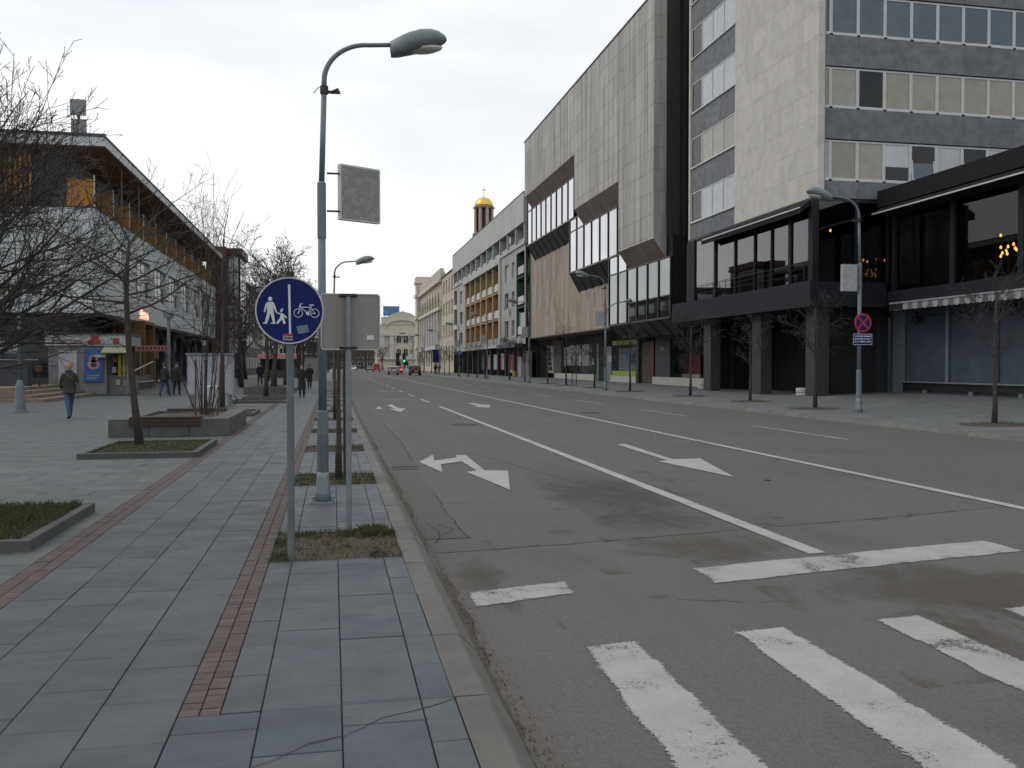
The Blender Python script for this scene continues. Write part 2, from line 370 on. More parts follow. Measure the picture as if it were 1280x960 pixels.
M('gold_letter', (.075, .042, .012), (.055, .03, .01), 9, .35, metal=.5)
M('iron', (.045, .043, .042), (.03, .029, .028), 12, .65, .2, 120, metal=.4)
M('crack_fill', (.022, .021, .02), (.034, .032, .03), 12, .95)
M('gutter_soil', (.042, .036, .031), (.080, .068, .056), 30, .95, .5, 90, bd=.01)
M('debris', (.085, .06, .038), (.04, .03, .022), 12, .95)
M('billboard_blue', (.05, .16, .30), (.07, .20, .34), 2, .6)
M('shop_panel', (.022, .026, .032), (.03, .034, .042), 2, .5)
M('brown_panel', (.075, .058, .045), (.06, .046, .037), 2, .7)
M('ground_grey', (.12, .125, .125), (.10, .10, .10), .5, .9)
M('hedge', (.018, .024, .012), (.03, .036, .02), 3, .95)
M('roof_dark', (.07, .07, .072), (.055, .055, .057), 1, .85)
clear_glass('clear_glass', (.50, .54, .54), 1.0, .05, .8)
clear_glass('coated_glass', (.36, .40, .41), 1.0, .08, 1.7)
clear_glass('shop_glass', (.80, .83, .85), 1.0, .03, .45)
emit('lamp_warm', (1.0, .42, .08), 6.0)
emit('lamp_dim', (1.0, .36, .06), 1.6)
M('display_red', (.10, .008, .011), (.08, .006, .009), 4, .5)
emit('neon_red', (1.0, .30, .22), 2.4)
emit('brake_red', (1.0, .08, .05), 3.0)
emit('signal_green', (.1, 1.0, .45), .8)
M('lightbox_white', (.32, .33, .37), (.28, .29, .33), 2, .35)

# ------------------------------------------------------------------ mesh and object helpers
ORG = {}
def org(o): return ORG.get(o.name, Vector((0, 0, 0))) if o else Vector((0, 0, 0))
def props(o, label=None, cat=None, group=None, kind=None):
    if label: o['label'] = label
    if cat: o['category'] = cat
    if group: o['group'] = group
    if kind: o['kind'] = kind
    return o
def thing(name, label, cat, loc=(0, 0, 0), group=None, rz=0.0):
    o = bpy.data.objects.new(name, None); COL.objects.link(o); o.location = loc; o.rotation_euler = (0, 0, rz)
    o.empty_display_size = .2
    ORG[o.name] = Vector(loc); return props(o, label, cat, group)
class MB:
    def __init__(s): s.v = []; s.f = []; s.m = []
    def add(s, vs, fs, mi=0):
        b = len(s.v); s.v += [tuple(p) for p in vs]
        for f in fs: s.f.append(tuple(i + b for i in f)); s.m.append(mi)
    def box(s, x0, x1, y0, y1, z0, z1, mi=0):
        s.add([(x0, y0, z0), (x1, y0, z0), (x1, y1, z0), (x0, y1, z0), (x0, y0, z1), (x1, y0, z1), (x1, y1, z1), (x0, y1, z1)],
              [(0, 3, 2, 1), (4, 5, 6, 7), (0, 1, 5, 4), (1, 2, 6, 5), (2, 3, 7, 6), (3, 0, 4, 7)], mi)
    def fbox(s, F, u0, u1, z0, z1, d0, d1, mi=0):
        """box on a facade: u along it, z up, d outwards"""
        P = [F(u, z, d) for d in (d0, d1) for z in (z0, z1) for u in (u0, u1)]
        s.add(P, [(0, 1, 3, 2), (4, 6, 7, 5), (0, 4, 5, 1), (2, 3, 7, 6), (0, 2, 6, 4), (1, 5, 7, 3)], mi)
    def quad(s, a, b, c, d, mi=0): s.add([a, b, c, d], [(0, 1, 2, 3)], mi)
    def poly(s, pts, mi=0): s.add(pts, [tuple(range(len(pts)))], mi)
    def prism(s, pts, off, mi=0):
        n = len(pts); o = Vector(off)
        vs = [Vector(p) for p in pts]; vs += [p + o for p in vs]
        s.add(vs, [tuple(range(n))[::-1], tuple(range(n, 2 * n))] + [(i, (i + 1) % n, (i + 1) % n + n, i + n) for i in range(n)], mi)
    def tube(s, pts, radii, n=6, cap=True, mi=0):
        pts = [Vector(p) for p in pts]
        if isinstance(radii, (int, float)): radii = [radii] * len(pts)
        b = len(s.v); ref = None
        for i, p in enumerate(pts):
            t = (pts[min(i + 1, len(pts) - 1)] - pts[max(i - 1, 0)])
            if t.length < 1e-9: t = Vector((0, 0, 1))
            t.normalize()
            if ref is None: ref = Vector((1, 0, 0)) if abs(t.x) < .8 else Vector((0, 1, 0))
            a = (ref - t * ref.dot(t)).normalized(); c = t.cross(a); ref = a
            for k in range(n):
                an = 2 * math.pi * k / n; q = p + (a * math.cos(an) + c * math.sin(an)) * radii[i]
                s.v.append((q.x, q.y, q.z))
        for i in range(len(pts) - 1):
            for k in range(n):
                k2 = (k + 1) % n
                s.f.append((b + i * n + k, b + i * n + k2, b + (i + 1) * n + k2, b + (i + 1) * n + k)); s.m.append(mi)
        if cap:
            s.f.append(tuple(b + k for k in range(n))[::-1]); s.m.append(mi)
            e = b + (len(pts) - 1) * n; s.f.append(tuple(e + k for k in range(n))); s.m.append(mi)
    def lathe(s, prof, c=(0, 0, 0), n=16, mi=0, cap=True):
        b = len(s.v)
        for r, z in prof:
            for k in range(n):
                a = 2 * math.pi * k / n; s.v.append((c[0] + r * math.cos(a), c[1] + r * math.sin(a), c[2] + z))
        for i in range(len(prof) - 1):
            for k in range(n):
                k2 = (k + 1) % n; s.f.append((b + i * n + k, b + i * n + k2, b + (i + 1) * n + k2, b + (i + 1) * n + k)); s.m.append(mi)
        if cap:
            s.f.append(tuple(b + k for k in range(n))[::-1]); s.m.append(mi)
            e = b + (len(prof) - 1) * n; s.f.append(tuple(e + k for k in range(n))); s.m.append(mi)
    def mesh(s, name, mats, off=Vector((0, 0, 0)), smooth=False):
        me = bpy.data.meshes.new(name)
        me.from_pydata([(v[0] - off[0], v[1] - off[1], v[2] - off[2]) for v in s.v], [], s.f)
        for m in ([mats] if isinstance(mats, str) else mats): me.materials.append(MATS[m])
        if any(s.m): me.polygons.foreach_set('material_index', s.m)
        if smooth: me.polygons.foreach_set('use_smooth', [True] * len(s.f))
        bm = bmesh.new(); bm.from_mesh(me); bmesh.ops.recalc_face_normals(bm, faces=bm.faces); bm.to_mesh(me); bm.free()
        me.update(); return me
    def build(s, name, mats, parent=None, smooth=False, local=False, bevel=0, kind=None, label=None):
        off = Vector((0, 0, 0)) if local else org(parent)
        o = bpy.data.objects.new(name, s.mesh(name, mats, off, smooth)); COL.objects.link(o)
        if parent: o.parent = parent; ORG[o.name] = off if not local else Vector((0, 0, 0))
        if bevel:
            md = o.modifiers.new('bevel', 'BEVEL'); md.width = bevel; md.segments = 2; md.limit_method = 'ANGLE'
        props(o, label, None, None, kind)
        return o
def lone(mb, name, mats, label, cat, group=None, base=None, smooth=False, bevel=0):
    """a thing that is one mesh; origin at its base"""
    base = Vector(base) if base else Vector((0, 0, 0))
    o = bpy.data.objects.new(name, mb.mesh(name, mats, base, smooth)); COL.objects.link(o); o.location = base; ORG[o.name] = base
    if bevel:
        md = o.modifiers.new('bevel', 'BEVEL'); md.width = bevel; md.segments = 2; md.limit_method = 'ANGLE'
    return props(o, label, cat, group)
def piece(name, me, loc, parent, rot=None):
    o = bpy.data.objects.new(name, me); COL.objects.link(o)
    o.location = Vector(loc) - org(parent); o.parent = parent
    if rot: o.rotation_euler = rot
    return o
_boxes = {}
def chamfer_box(sx, sy, sz, ch, mat, axis='z'):
    """centred box whose outer face (top for z, -X side for x, -Y side for y) has chamfered edges; shared between alike pieces"""
    k = (round(sx, 3), round(sy, 3), round(sz, 3), ch, mat, axis)
    if k in _boxes: return _boxes[k]
    a, b, h = sx / 2, sy / 2, sz
    vs = [(-a, -b, -h), (a, -b, -h), (a, b, -h), (-a, b, -h), (-a, -b, -ch), (a, -b, -ch), (a, b, -ch), (-a, b, -ch),
          (-a + ch, -b + ch, 0), (a - ch, -b + ch, 0), (a - ch, b - ch, 0), (-a + ch, b - ch, 0)]
    fs = [(8, 9, 10, 11)]
    for i in range(4):
        j = (i + 1) % 4; fs += [(i, j, j + 4, i + 4), (i + 4, j + 4, j + 8, i + 8)]
    mb = MB()
    if axis == 'z': T = lambda p: p
    elif axis == 'x-': T = lambda p: (-p[2], p[0], p[1])     # u->Y, v->Z, outward -X
    elif axis == 'x+': T = lambda p: (p[2], p[0], p[1])
    else: T = lambda p: (p[0], -p[2], p[1])                  # outward -Y
    mb.add([T(p) for p in vs], fs)
    _boxes[k] = mb.mesh('piece', mat); return _boxes[k]
def copy_tree(o, loc, rz=None, sc=None, parent=None, top=True):
    c = o.copy(); COL.objects.link(c); c.parent = parent
    if top:
        c.location = loc; ORG[c.name] = Vector(loc)
        if rz is not None: c.rotation_euler = (0, 0, rz)
        if sc is not None: c.scale = (sc, sc, sc) if isinstance(sc, (int, float)) else sc
    for ch in KIDS.get(o.name, []): copy_tree(ch, None, parent=c, top=False)
    return c
KIDS = {}
def kids(o):
    def rec(x):
        KIDS[x.name] = [c for c in bpy.data.objects if c.parent == x]
        for c in KIDS[x.name]: rec(c)
    rec(o); return o
def text_mesh(body, size, mat, name='lettering', extrude=.004):
    cu = bpy.data.curves.new(name, 'FONT'); cu.body = body; cu.size = size; cu.extrude = extrude; cu.align_x = 'CENTER'; cu.align_y = 'CENTER'
    cu.resolution_u = 2
    o = bpy.data.objects.new(name, cu); COL.objects.link(o)
    bpy.context.view_layer.update()
    me = bpy.data.meshes.new_from_object(o.evaluated_get(bpy.context.evaluated_depsgraph_get()))
    bpy.data.objects.remove(o); me.materials.clear(); me.materials.append(MATS[mat]); return me
def put_text(body, size, mat, loc, rot, parent, name='lettering'):
    return piece(name, text_mesh(body, size, mat, name), loc, parent, rot)
RND = random.Random(7)
# facades: u along the street or across it, z up, d outwards
def FX(X): return lambda u, z, d: (X - d, u, z)          # right-hand side of the street, faces -X
def FXL(X): return lambda u, z, d: (X + d, u, z)         # left-hand side, faces +X
def FY(Y): return lambda u, z, d: (u, Y - d, z)          # faces the camera
def wall_holes(mb, F, u0, u1, z0, z1, holes, depth=.25, mi=0):
    """facade skin with real openings and reveals"""
    us = sorted({u0, u1, *[h[0] for h in holes], *[h[1] for h in holes]}); zs = sorted({z0, z1, *[h[2] for h in holes], *[h[3] for h in holes]})
    for a, b in zip(us, us[1:]):
        run = None
        for c, d in zip(zs, zs[1:]):
            hole = any(h[0] - 1e-6 <= a and b <= h[1] + 1e-6 and h[2] - 1e-6 <= c and d <= h[3] + 1e-6 for h in holes)
            if not hole: mb.quad(F(a, c, 0), F(b, c, 0), F(b, d, 0), F(a, d, 0), mi)
    for h in holes:
        a, b, c, d = h[:4]
        for p, q in (((a, c), (b, c)), ((b, c), (b, d)), ((b, d), (a, d)), ((a, d), (a, c))):
            mb.quad(F(*p, 0), F(*q, 0), F(*q, -depth), F(*p, -depth), mi)
def window(parent, F, u0, u1, z0, z1, d, fmat, pmat, nu=1, nz=1, bar=.06, name='window', dep=.06, sill=None, pane_fn=None):
    """frame object with its pane(s) as sub-parts"""
    mb = MB()
    mb.fbox(F, u0, u1, z0, z0 + bar, d, d + dep); mb.fbox(F, u0, u1, z1 - bar, z1, d, d + dep)
    for i in range(nu + 1):
        u = u0 + (u1 - u0) * i / nu; a = min(max(u - bar / 2, u0), u1 - bar)
        mb.fbox(F, a, a + bar, z0 + bar, z1 - bar, d, d + dep)
    for k in range(1, nz):
        z = z0 + (z1 - z0) * k / nz
        for i in range(nu):
            a = u0 + (u1 - u0) * i / nu + bar; b = u0 + (u1 - u0) * (i + 1) / nu - bar
            mb.fbox(F, a, b, z - bar / 2, z + bar / 2, d, d + dep)
    if sill: mb.fbox(F, u0 - .08, u1 + .08, z0 - .07, z0 - .002, d, d + dep + sill)
    w = mb.build(name, fmat, parent)
    for i in range(nu):
        for k in range(nz):
            a = u0 + (u1 - u0) * i / nu; b = u0 + (u1 - u0) * (i + 1) / nu; c = z0 + (z1 - z0) * k / nz; e = z0 + (z1 - z0) * (k + 1) / nz
            pm = pane_fn(i, k) if pane_fn else pmat
            p = MB(); p.fbox(F, a + bar * .6, b - bar * .6, c + bar * .6, e - bar * .6, d + dep * .3, d + dep * .5)
            p.build('pane', pm, w)
    return w
# ------------------------------------------------------------------ ground, road, pavements
def sheet(name, pts, z, mat, parent=None, kind='structure', thick=0):
    mb = MB()
    if thick: mb.prism([(x, y, z - thick) for x, y in pts], (0, 0, thick))
    else: mb.poly([(x, y, z) for x, y in pts])
    o = mb.build(name, mat, parent)
    if kind and not parent: o['kind'] = kind
    return o
def rect(x0, x1, y0, y1): return [(x0, y0), (x1, y0), (x1, y1), (x0, y1)]
RZ = -.12
sheet('ground', rect(-900, 900, -300, 1800), -.40, 'ground_grey')
road = sheet('road', rect(.70, 15.3, -40, 420), RZ, 'asphalt')
J0 = [(.70, 8.10), (2.2, 8.28), (4.25, 8.67), (6.2, 9.03), (8.0, 9.42), (11, 9.95), (15.2, 10.7)]
sheet('asphalt_strip', [(.70, -20), (15.2, -20)] + J0[::-1], RZ + .003, 'asphalt_crossing', road)
sheet('asphalt_patch', [(.70, 8.75), (1.34, 8.80), (1.30, 10.4), (1.36, 12.0), (1.34, 14.4), (.70, 14.5)], RZ + .003, 'asphalt_repair', road)
sheet('asphalt_patch', [(1.0, 15.3), (1.42, 15.3), (1.5, 20.2), (1.46, 26.0), (1.0, 26.0)], RZ + .003, 'asphalt_repair', road)
sheet('asphalt_patch', [(2.9, 9.6), (4.1, 9.9), (4.15, 13.4), (3.7, 15.2), (2.95, 13.6)], RZ + .002, 'asphalt_repair', road)
def crack(pts, w, seed, parent=road, z=RZ + .005):
    r = random.Random(seed); mb = MB(); P = []
    for (x0, y0), (x1, y1) in zip(pts, pts[1:]):
        n = max(2, int(math.hypot(x1 - x0, y1 - y0) / .12))
        P += [(x0 + (x1 - x0) * i / n + r.gauss(0, .012), y0 + (y1 - y0) * i / n + r.gauss(0, .012)) for i in range(n)]
    P.append(pts[-1])
    for i in range(len(P) - 1):
        (x0, y0), (x1, y1) = P[i], P[i + 1]; dx, dy = x1 - x0, y1 - y0; l = math.hypot(dx, dy) + 1e-9; nx, ny = -dy / l, dx / l
        a = w * (.4 + .9 * r.random()); 
        mb.quad((x0 - nx * a, y0 - ny * a, z), (x1 - nx * a, y1 - ny * a, z), (x1 + nx * a, y1 + ny * a, z), (x0 + nx * a, y0 + ny * a, z))
    return mb.build('crack', 'crack_fill', parent)
crack([(.9, 8.12)] + J0[1:6], .011, 1)
crack([(1.32, 8.80), (1.31, 10.4), (1.35, 12.0)], .006, 2)
crack([(.95, 8.78), (1.34, 8.80)], .006, 3)
crack([(1.1, 9.0), (1.25, 9.3), (1.1, 9.6)], .006, 33)
crack([(5.2, 19.0), (6.6, 18.2), (8.1, 18.0)], .010, 4)
crack([(1.0, 15.1), (1.6, 15.2), (2.4, 15.5), (3.0, 15.3)], .010, 5)
crack([(2.6, 17.5), (3.1, 15.0), (3.5, 12.6), (3.9, 11.5)], .006, 6)
crack([(1.4, 16), (1.5, 20), (1.45, 26)], .008, 7)
crack([(.95, 20.5), (2.2, 20.8), (4.2, 20.4), (7.8, 20.9)], .008, 8)
crack([(.98, 8.6), (1.08, 9.1), (1.0, 9.7)], .008, 9)

# --- painted markings, each a sheet on the asphalt
MZ = RZ + .009
def mark(name, pts, mat='road_paint'):
    """painted sheet; a narrow band along its border carries 'inside' = 0 -> 1 so that the paint frays there"""
    n = len(pts); y = sum(p[1] for p in pts) / n; band = .075 if name in ('zebra_stripe', 'stop_line') else .02
    if n == 4 and y < 45:
        inn = []; out = []
        for k in range(n):
            p, a, b = Vector(pts[k]), Vector(pts[k - 1]), Vector(pts[(k + 1) % n]); d1, d2 = (a - p).normalized(), (b - p).normalized()
            sn = abs(d1.x * d2.y - d1.y * d2.x) or 1; inn.append(p + (d1 + d2) * (band * .55 / sn)); out.append(p - (d1 + d2) * (band * .45 / sn))
        vs = [(p.x, p.y, MZ) for p in out] + [(p.x, p.y, MZ) for p in inn]; fs = [tuple(range(n, 2 * n))] + [(k, (k + 1) % n, (k + 1) % n + n, k + n) for k in range(n)]
        vals = [0.0] * n + [1.0] * n
    else: vs = [(p[0], p[1], MZ) for p in pts]; fs = [tuple(range(n))]; vals = [.96] * n
    mb = MB(); mb.add(vs, fs); o = mb.build(name, mat, road)
    at = o.data.attributes.new('inside', 'FLOAT', 'POINT')
    for k, v in enumerate(vals): at.data[k].value = v
    return o
def gp(l): return [on_ground(x, y, RZ) for x, y in l]
mark('lane_line', [(4.27, 7.40), (4.46, 7.43), (4.42, 37), (4.28, 37)])
mark('lane_line', [(8.09, 7.8), (8.26, 7.84), (8.26, 150), (8.12, 150)])
for i in range(14): mark('lane_dash', rect(4.28, 4.42, 41 + i * 7.6, 45 + i * 7.6))
for i in range(13): mark('lane_dash', rect(11.64, 11.76, 18.6 + i * 9.6, 23.4 + i * 9.6), 'road_paint_worn')
for i in range(11):
    x = 1.43 + i * 1.055; sk = .02 * i
    mark('zebra_stripe', [(x - .05, 2.2), (x + .40, 2.2), (x + .44, 5.30 + .075 * i), (x + .06, 5.25 + .075 * i)], 'road_paint_worn' if i in (0, 2) else 'road_paint')
mark('stop_line', gp([(583, 741), (708, 727), (721, 743), (591, 762)]), 'road_paint_worn')
mark('stop_line', gp([(863, 711), (1228, 676), (1281, 690), (893, 731)]), 'road_paint_worn')
mark('direction_arrow', gp([(524, 578), (541, 569), (543, 576.5), (570, 572.5), (570, 569), (582, 569.3), (606, 588.5), (635, 589), (637.5, 613), (583, 590.5), (596, 588.8), (577, 577), (551, 581), (553, 591)]), 'road_paint')
mark('direction_arrow', gp([(771, 556), (781, 555), (841, 574.5), (875, 573.5), (918, 597), (822, 577), (834, 576)]), 'road_paint')
mark('direction_arrow', gp([(586, 504.5), (590, 503.5), (603, 506), (612, 506), (612, 510), (590, 508.5), (599, 508)]), 'road_paint')
mark('direction_arrow', gp([(484, 507), (490, 505.5), (497, 510), (507, 511), (501, 515.5), (487, 511.5), (493, 510.8)]), 'road_paint')
mark('direction_arrow', gp([(469, 511), (474, 508), (477, 510.5), (479, 512)]), 'road_paint')
mark('chevron_bar', rect(2.4, 4.0, 44, 44.35), 'road_paint_worn')
mark('chevron_bar', rect(2.6, 4.0, 58, 58.5), 'road_paint_worn')
for (x0, x1, y0, y1, m) in ((2.3, 5.0, 9.2, 13.8, 'stain_damp'), (2.6, 4.4, 8.3, 10.4, 'stain_damp'), (2.2, 4.7, 7.0, 9.0, 'stain_brown'), (3.1, 6.8, 4.2, 7.4, 'stain_brown'), (3.2, 5.6, 2.0, 6.4, 'stain_brown'), (.88, 1.5, 5.6, 8.6, 'stain_brown')):
    sheet('stain', rect(x0, x1, y0, y1), RZ + .0065 + .0004 * (x0 % 1), m, road)
# drain, manholes, service covers
def grate(x0, x1, y0, y1, n):
    mb = MB(); z = RZ + .006
    mb.box(x0, x1, y0, y0 + .05, z - .05, z); mb.box(x0, x1, y1 - .05, y1, z - .05, z)
    for i in range(n + 1):
        x = x0 + (x1 - x0 - .03) * i / n; mb.box(x, x + .03, y0 + .05, y1 - .05, z - .05, z - .003)
    mb.quad((x0, y0, RZ + .001), (x1, y0, RZ + .001), (x1, y1, RZ + .001), (x0, y1, RZ + .001))
    o = mb.build('drain_grate', 'iron', road); return o
grate(.96, 1.42, 14.75, 15.2, 8)
def cover(x, y, r, name='manhole_cover'):
    mb = MB(); mb.lathe([(r, 0), (r, .008), (r - .04, .012), (r - .06, .007), (.02, .008)], (x, y, RZ + .002), 24); return mb.build(name, 'iron', road)
cover(3.78, 25.6, .36); cover(9.1, 31, .38); cover(6.4, 12.3, .05, 'valve_cover')
sheet('service_cover', rect(3.3, 4.2, 25.2, 25.9), RZ + .004, 'asphalt_repair', road)
def gutter_dirt():
    r = random.Random(91); mb = MB(); z = RZ + .0055; y = 1.0; w = .07
    while y < 60:
        y2 = y + .07 + .004 * y; w2 = max(.015, min(.095, w + r.gauss(0, .014))) if r.random() > .04 else .03
        mb.quad((.80, y, z), (.835 + w, y, z), (.835 + w2, y2, z), (.80, y2, z)); y, w = y2, w2
    mb.build('gutter_dirt', 'gutter_soil', road)
gutter_dirt()
# litter and grit in the gutter
def gutter():
    r = random.Random(5); mb = MB()
    for i in range(1100):
        y = 3 + 20 * r.random() ** 1.6; x = .872 + abs(r.gauss(0, .045)); s = .002 + .006 * r.random(); a = r.random() * 6.28; z = RZ + .006 + r.random() * .004
        mb.add([(x + s * math.cos(a + k * 2.1), y + s * 1.6 * math.sin(a + k * 2.1), z + r.random() * .006) for k in range(3)] + [(x, y, z + .008)], [(0, 1, 3), (1, 2, 3), (2, 0, 3)])
    return props(mb.build('gutter_debris', 'debris'), 'dead leaf crumbs and grit lying along the kerb in the gutter', 'debris', None, 'stuff')
gutter()

# --- kerb stones
def kerb(name, x0, sgn, y0, n, yend, label=None):
    prof = [(0, -.25), (0, 0), (.150, 0), (.166, -.008), (.268, -.112), (.280, -.25)]
    mb = MB(); mb.prism([(x0 + sgn * u, y0 + n * 1.0, z) for u, z in prof], (0, yend - y0 - n, 0))
    base = mb.build(name, 'kerb_concrete'); base['kind'] = 'structure'
    pb = MB(); pb.prism([(sgn * u, .006, z) for u, z in prof], (0, .988, 0)); me = pb.mesh('kerb_stone', 'kerb_concrete')
    for i in range(n):
        piece('kerb_stone', me, (x0 + RND.gauss(0, .002), y0 + i, RND.gauss(0, .0015)), base)
    return base
kerb('kerb', .578, 1, -1.73, 70, 400)
kerb('far_kerb', 15.38, -1, 8.0, 80, 400)

# --- the near pavement: slabs, brick courses, planting beds
BEDS = [(7.50 + 4.665 * k, 8.75 + 4.665 * k) for k in range(26)]
pav = sheet('pavement', rect(-30, .578, -30, 420), -.014, 'mortar')
slabs = []; bricks = []
def col_slabs(x0, x1, off, ln, y0, y1, mat, skip=False):
    y = off
    while y > y0: y -= ln
    while y < y1:
        a, b = max(y, y0), min(y + ln, y1)
        segs = [(a, b)]
        if skip:
            for p, q in BEDS:
                ns = []
                for c, d in segs:
                    if d <= p or c >= q: ns.append((c, d))
                    else:
                        if c < p - .02: ns.append((c, p))
                        if d > q + .02: ns.append((q, d))
                segs = ns
        for c, d in segs:
            if d - c > .03: slabs.append((x0, x1, c, d, mat))
        y += ln
FARY = 62
for (x0, x1, off, m) in ((.41, .575, 4.27, 'slab_blue'), (.035, .41, 4.30, 'slab_blue'), (-.335, .035, 4.54, 'slab_blue'), (-.52, -.335, 4.28, 'slab_stone')):
    col_slabs(x0, x1, off, .5, 4.27, FARY, m, True)
for (x0, x1, off) in ((.41, .575, 0), (.035, .41, .25), (-.335, .035, 0), (-.71, -.335, .2)):
    col_slabs(x0, x1, 4.27 - off, .5, 1.0, 4.27, 'slab_blue')
for (x0, x1, off) in ((-1.08, -.71, 3.99), (-1.44, -1.08, 4.21), (-1.80, -1.44, 4.40), (-2.17, -1.80, 4.10)):
    col_slabs(x0, x1, off, .5, 1.0, FARY, 'slab_stone')
y = 3.0; row = 0
r2 = random.Random(3)
PLB = [(-4.60, -2.56, 8.30, 10.5), (-4.28, -2.33, 16.3, 19.0), (-4.95, -2.30, 21.0, 25.3), (-3.6, -2.42, 28.8, 31.4)]
while y < FARY:
    x = -2.40 - (.3 if row % 2 else 0)
    xx = -2.40
    while xx > -16:
        x1 = xx; x0 = x if x < xx else xx - .6
        slabs.append((max(x0, -16), x1, y, y + .40, 'plaza_stone')); xx = x0; x = x0 - .6
    y += .40; row += 1
for k, (x0, x1, ys) in enumerate(((-.71, -.52, 4.27), (-2.40, -2.17, 1.0))):
    nc = 2; w = (x1 - x0) / nc; y = ys
    while y < 60:
        for c in range(nc): bricks.append((x0 + c * w, x0 + (c + 1) * w, y, y + .085))
        y += .085
def in_view(x, y):      # rough frustum test on the ground
    c, s = math.cos(YAW), math.sin(YAW); r = x * c + y * s; f = -x * s + y * c
    return f > 2.2 and abs(r) < f * .66 + .6
def lay(items, name, limit, gap, th, ch, mat_of, far_mats, far_name):
    items = [i for i in items if in_view((i[0] + i[1]) / 2, (i[2] + i[3]) / 2)]
    items.sort(key=lambda i: -(i[1] - i[0]) * (i[3] - i[2]) / (((i[0] + i[1]) / 2) ** 2 + ((i[2] + i[3]) / 2) ** 2) ** 1.5)
    rr = random.Random(11)
    for it in items[:limit]:
        x0, x1, y0, y1 = it[:4]
        me = chamfer_box(round(x1 - x0 - gap, 3), round(y1 - y0 - gap, 3), th, ch, mat_of(it))
        piece(name, me, ((x0 + x1) / 2, (y0 + y1) / 2, rr.gauss(0, .0012)), pav, (rr.gauss(0, .0018), rr.gauss(0, .0018), 0))
    for fm in far_mats:
        mb = MB()
        for it in items[limit:]:
            if mat_of(it) != fm: continue
            x0, x1, y0, y1 = it[:4]; g = gap / 2; z = rr.gauss(0, .0012)
            mb.add([(x0 + g, y0 + g, -.013), (x1 - g, y0 + g, -.013), (x1 - g, y1 - g, -.013), (x0 + g, y1 - g, -.013), (x0 + g, y0 + g, z), (x1 - g, y0 + g, z), (x1 - g, y1 - g, z), (x0 + g, y1 - g, z)],
                   [(4, 5, 6, 7), (0, 1, 5, 4), (1, 2, 6, 5), (2, 3, 7, 6), (3, 0, 4, 7)])
        if mb.v: mb.build(far_name, fm, pav, kind='stuff')
lay(slabs, 'slab', 300, .0055, .012, .003, lambda i: i[4], ('slab_blue', 'slab_stone', 'plaza_stone'), 'distant_slabs')
lay(bricks, 'brick', 300, .006, .012, .002, lambda i: 'brick_red', ('brick_red',), 'distant_bricks')
sheet('paving_field', rect(-30, .576, FARY, 420), -.004, 'plaza_stone', pav)
sheet('paving_field', rect(-30, -16, -30, FARY), -.004, 'plaza_stone', pav)
crack([on_ground(300, 962), on_ground(425, 919), on_ground(572, 872)], .003, 20, pav, .004)
def far_pavement():
    mb = MB()      # level beside the kerb, rising gently to the shop doors on the near part
    for (y0, y1, a0, a1) in ((-30, 41, 1, 1), (41, 48, 1, 0), (48, 420, 0, 0)):
        xs = [(15.37, 0), (20.5, 0), (28.0, .27), (60, .27)]
        for (xa, za), (xb, zb) in zip(xs, xs[1:]): mb.quad((xa, y0, za * a0), (xb, y0, zb * a0), (xb, y1, zb * a1), (xa, y1, za * a1))
    o = mb.build('far_pavement', 'right_paving'); o['kind'] = 'structure'; return o
fpav = far_pavement()

# --- grass and soil
def blades(mb, x0, x1, y0, y1, n, h, seed, dens=None, z=0.0, bw=.0028):
    r = random.Random(seed)
    for i in range(n):
        x = x0 + (x1 - x0) * r.random(); y = y0 + (y1 - y0) * r.random()
        if dens and r.random() > dens((x - x0) / (x1 - x0), (y - y0) / (y1 - y0)): continue
        a = r.random() * 6.283; hh = h * (.45 + .8 * r.random()); w = bw * (1 + r.random()); lx, ly = r.gauss(0, .45) * hh, r.gauss(0, .45) * hh
        dx, dy = math.cos(a) * w, math.sin(a) * w
        mb.add([(x - dx, y - dy, z), (x + dx, y + dy, z), (x + lx * .4 + dx * .6, y + ly * .4 + dy * .6, z + hh * .6), (x + lx, y + ly, z + hh)], [(0, 1, 2), (0, 2, 3)], 0 if r.random() < .72 else 1)
def soil_sheet(mb, x0, x1, y0, y1, nx, ny, hgt, seed, z=0.0):
    r = random.Random(seed); b = len(mb.v)
    for j in range(ny + 1):
        for i in range(nx + 1):
            e = min(i, j, nx - i, ny - j)
            zz = z - .02 + (0 if e == 0 else hgt * (.4 + .6 * r.random()))
            mb.v.append((x0 + (x1 - x0) * i / nx + (r.gauss(0, .015) if e else 0), y0 + (y1 - y0) * j / ny + (r.gauss(0, .015) if e else 0), zz))
    for j in range(ny):
        for i in range(nx):
            a = b + j * (nx + 1) + i; mb.f.append((a, a + 1, a + nx + 2, a + nx + 1)); mb.m.append(0)
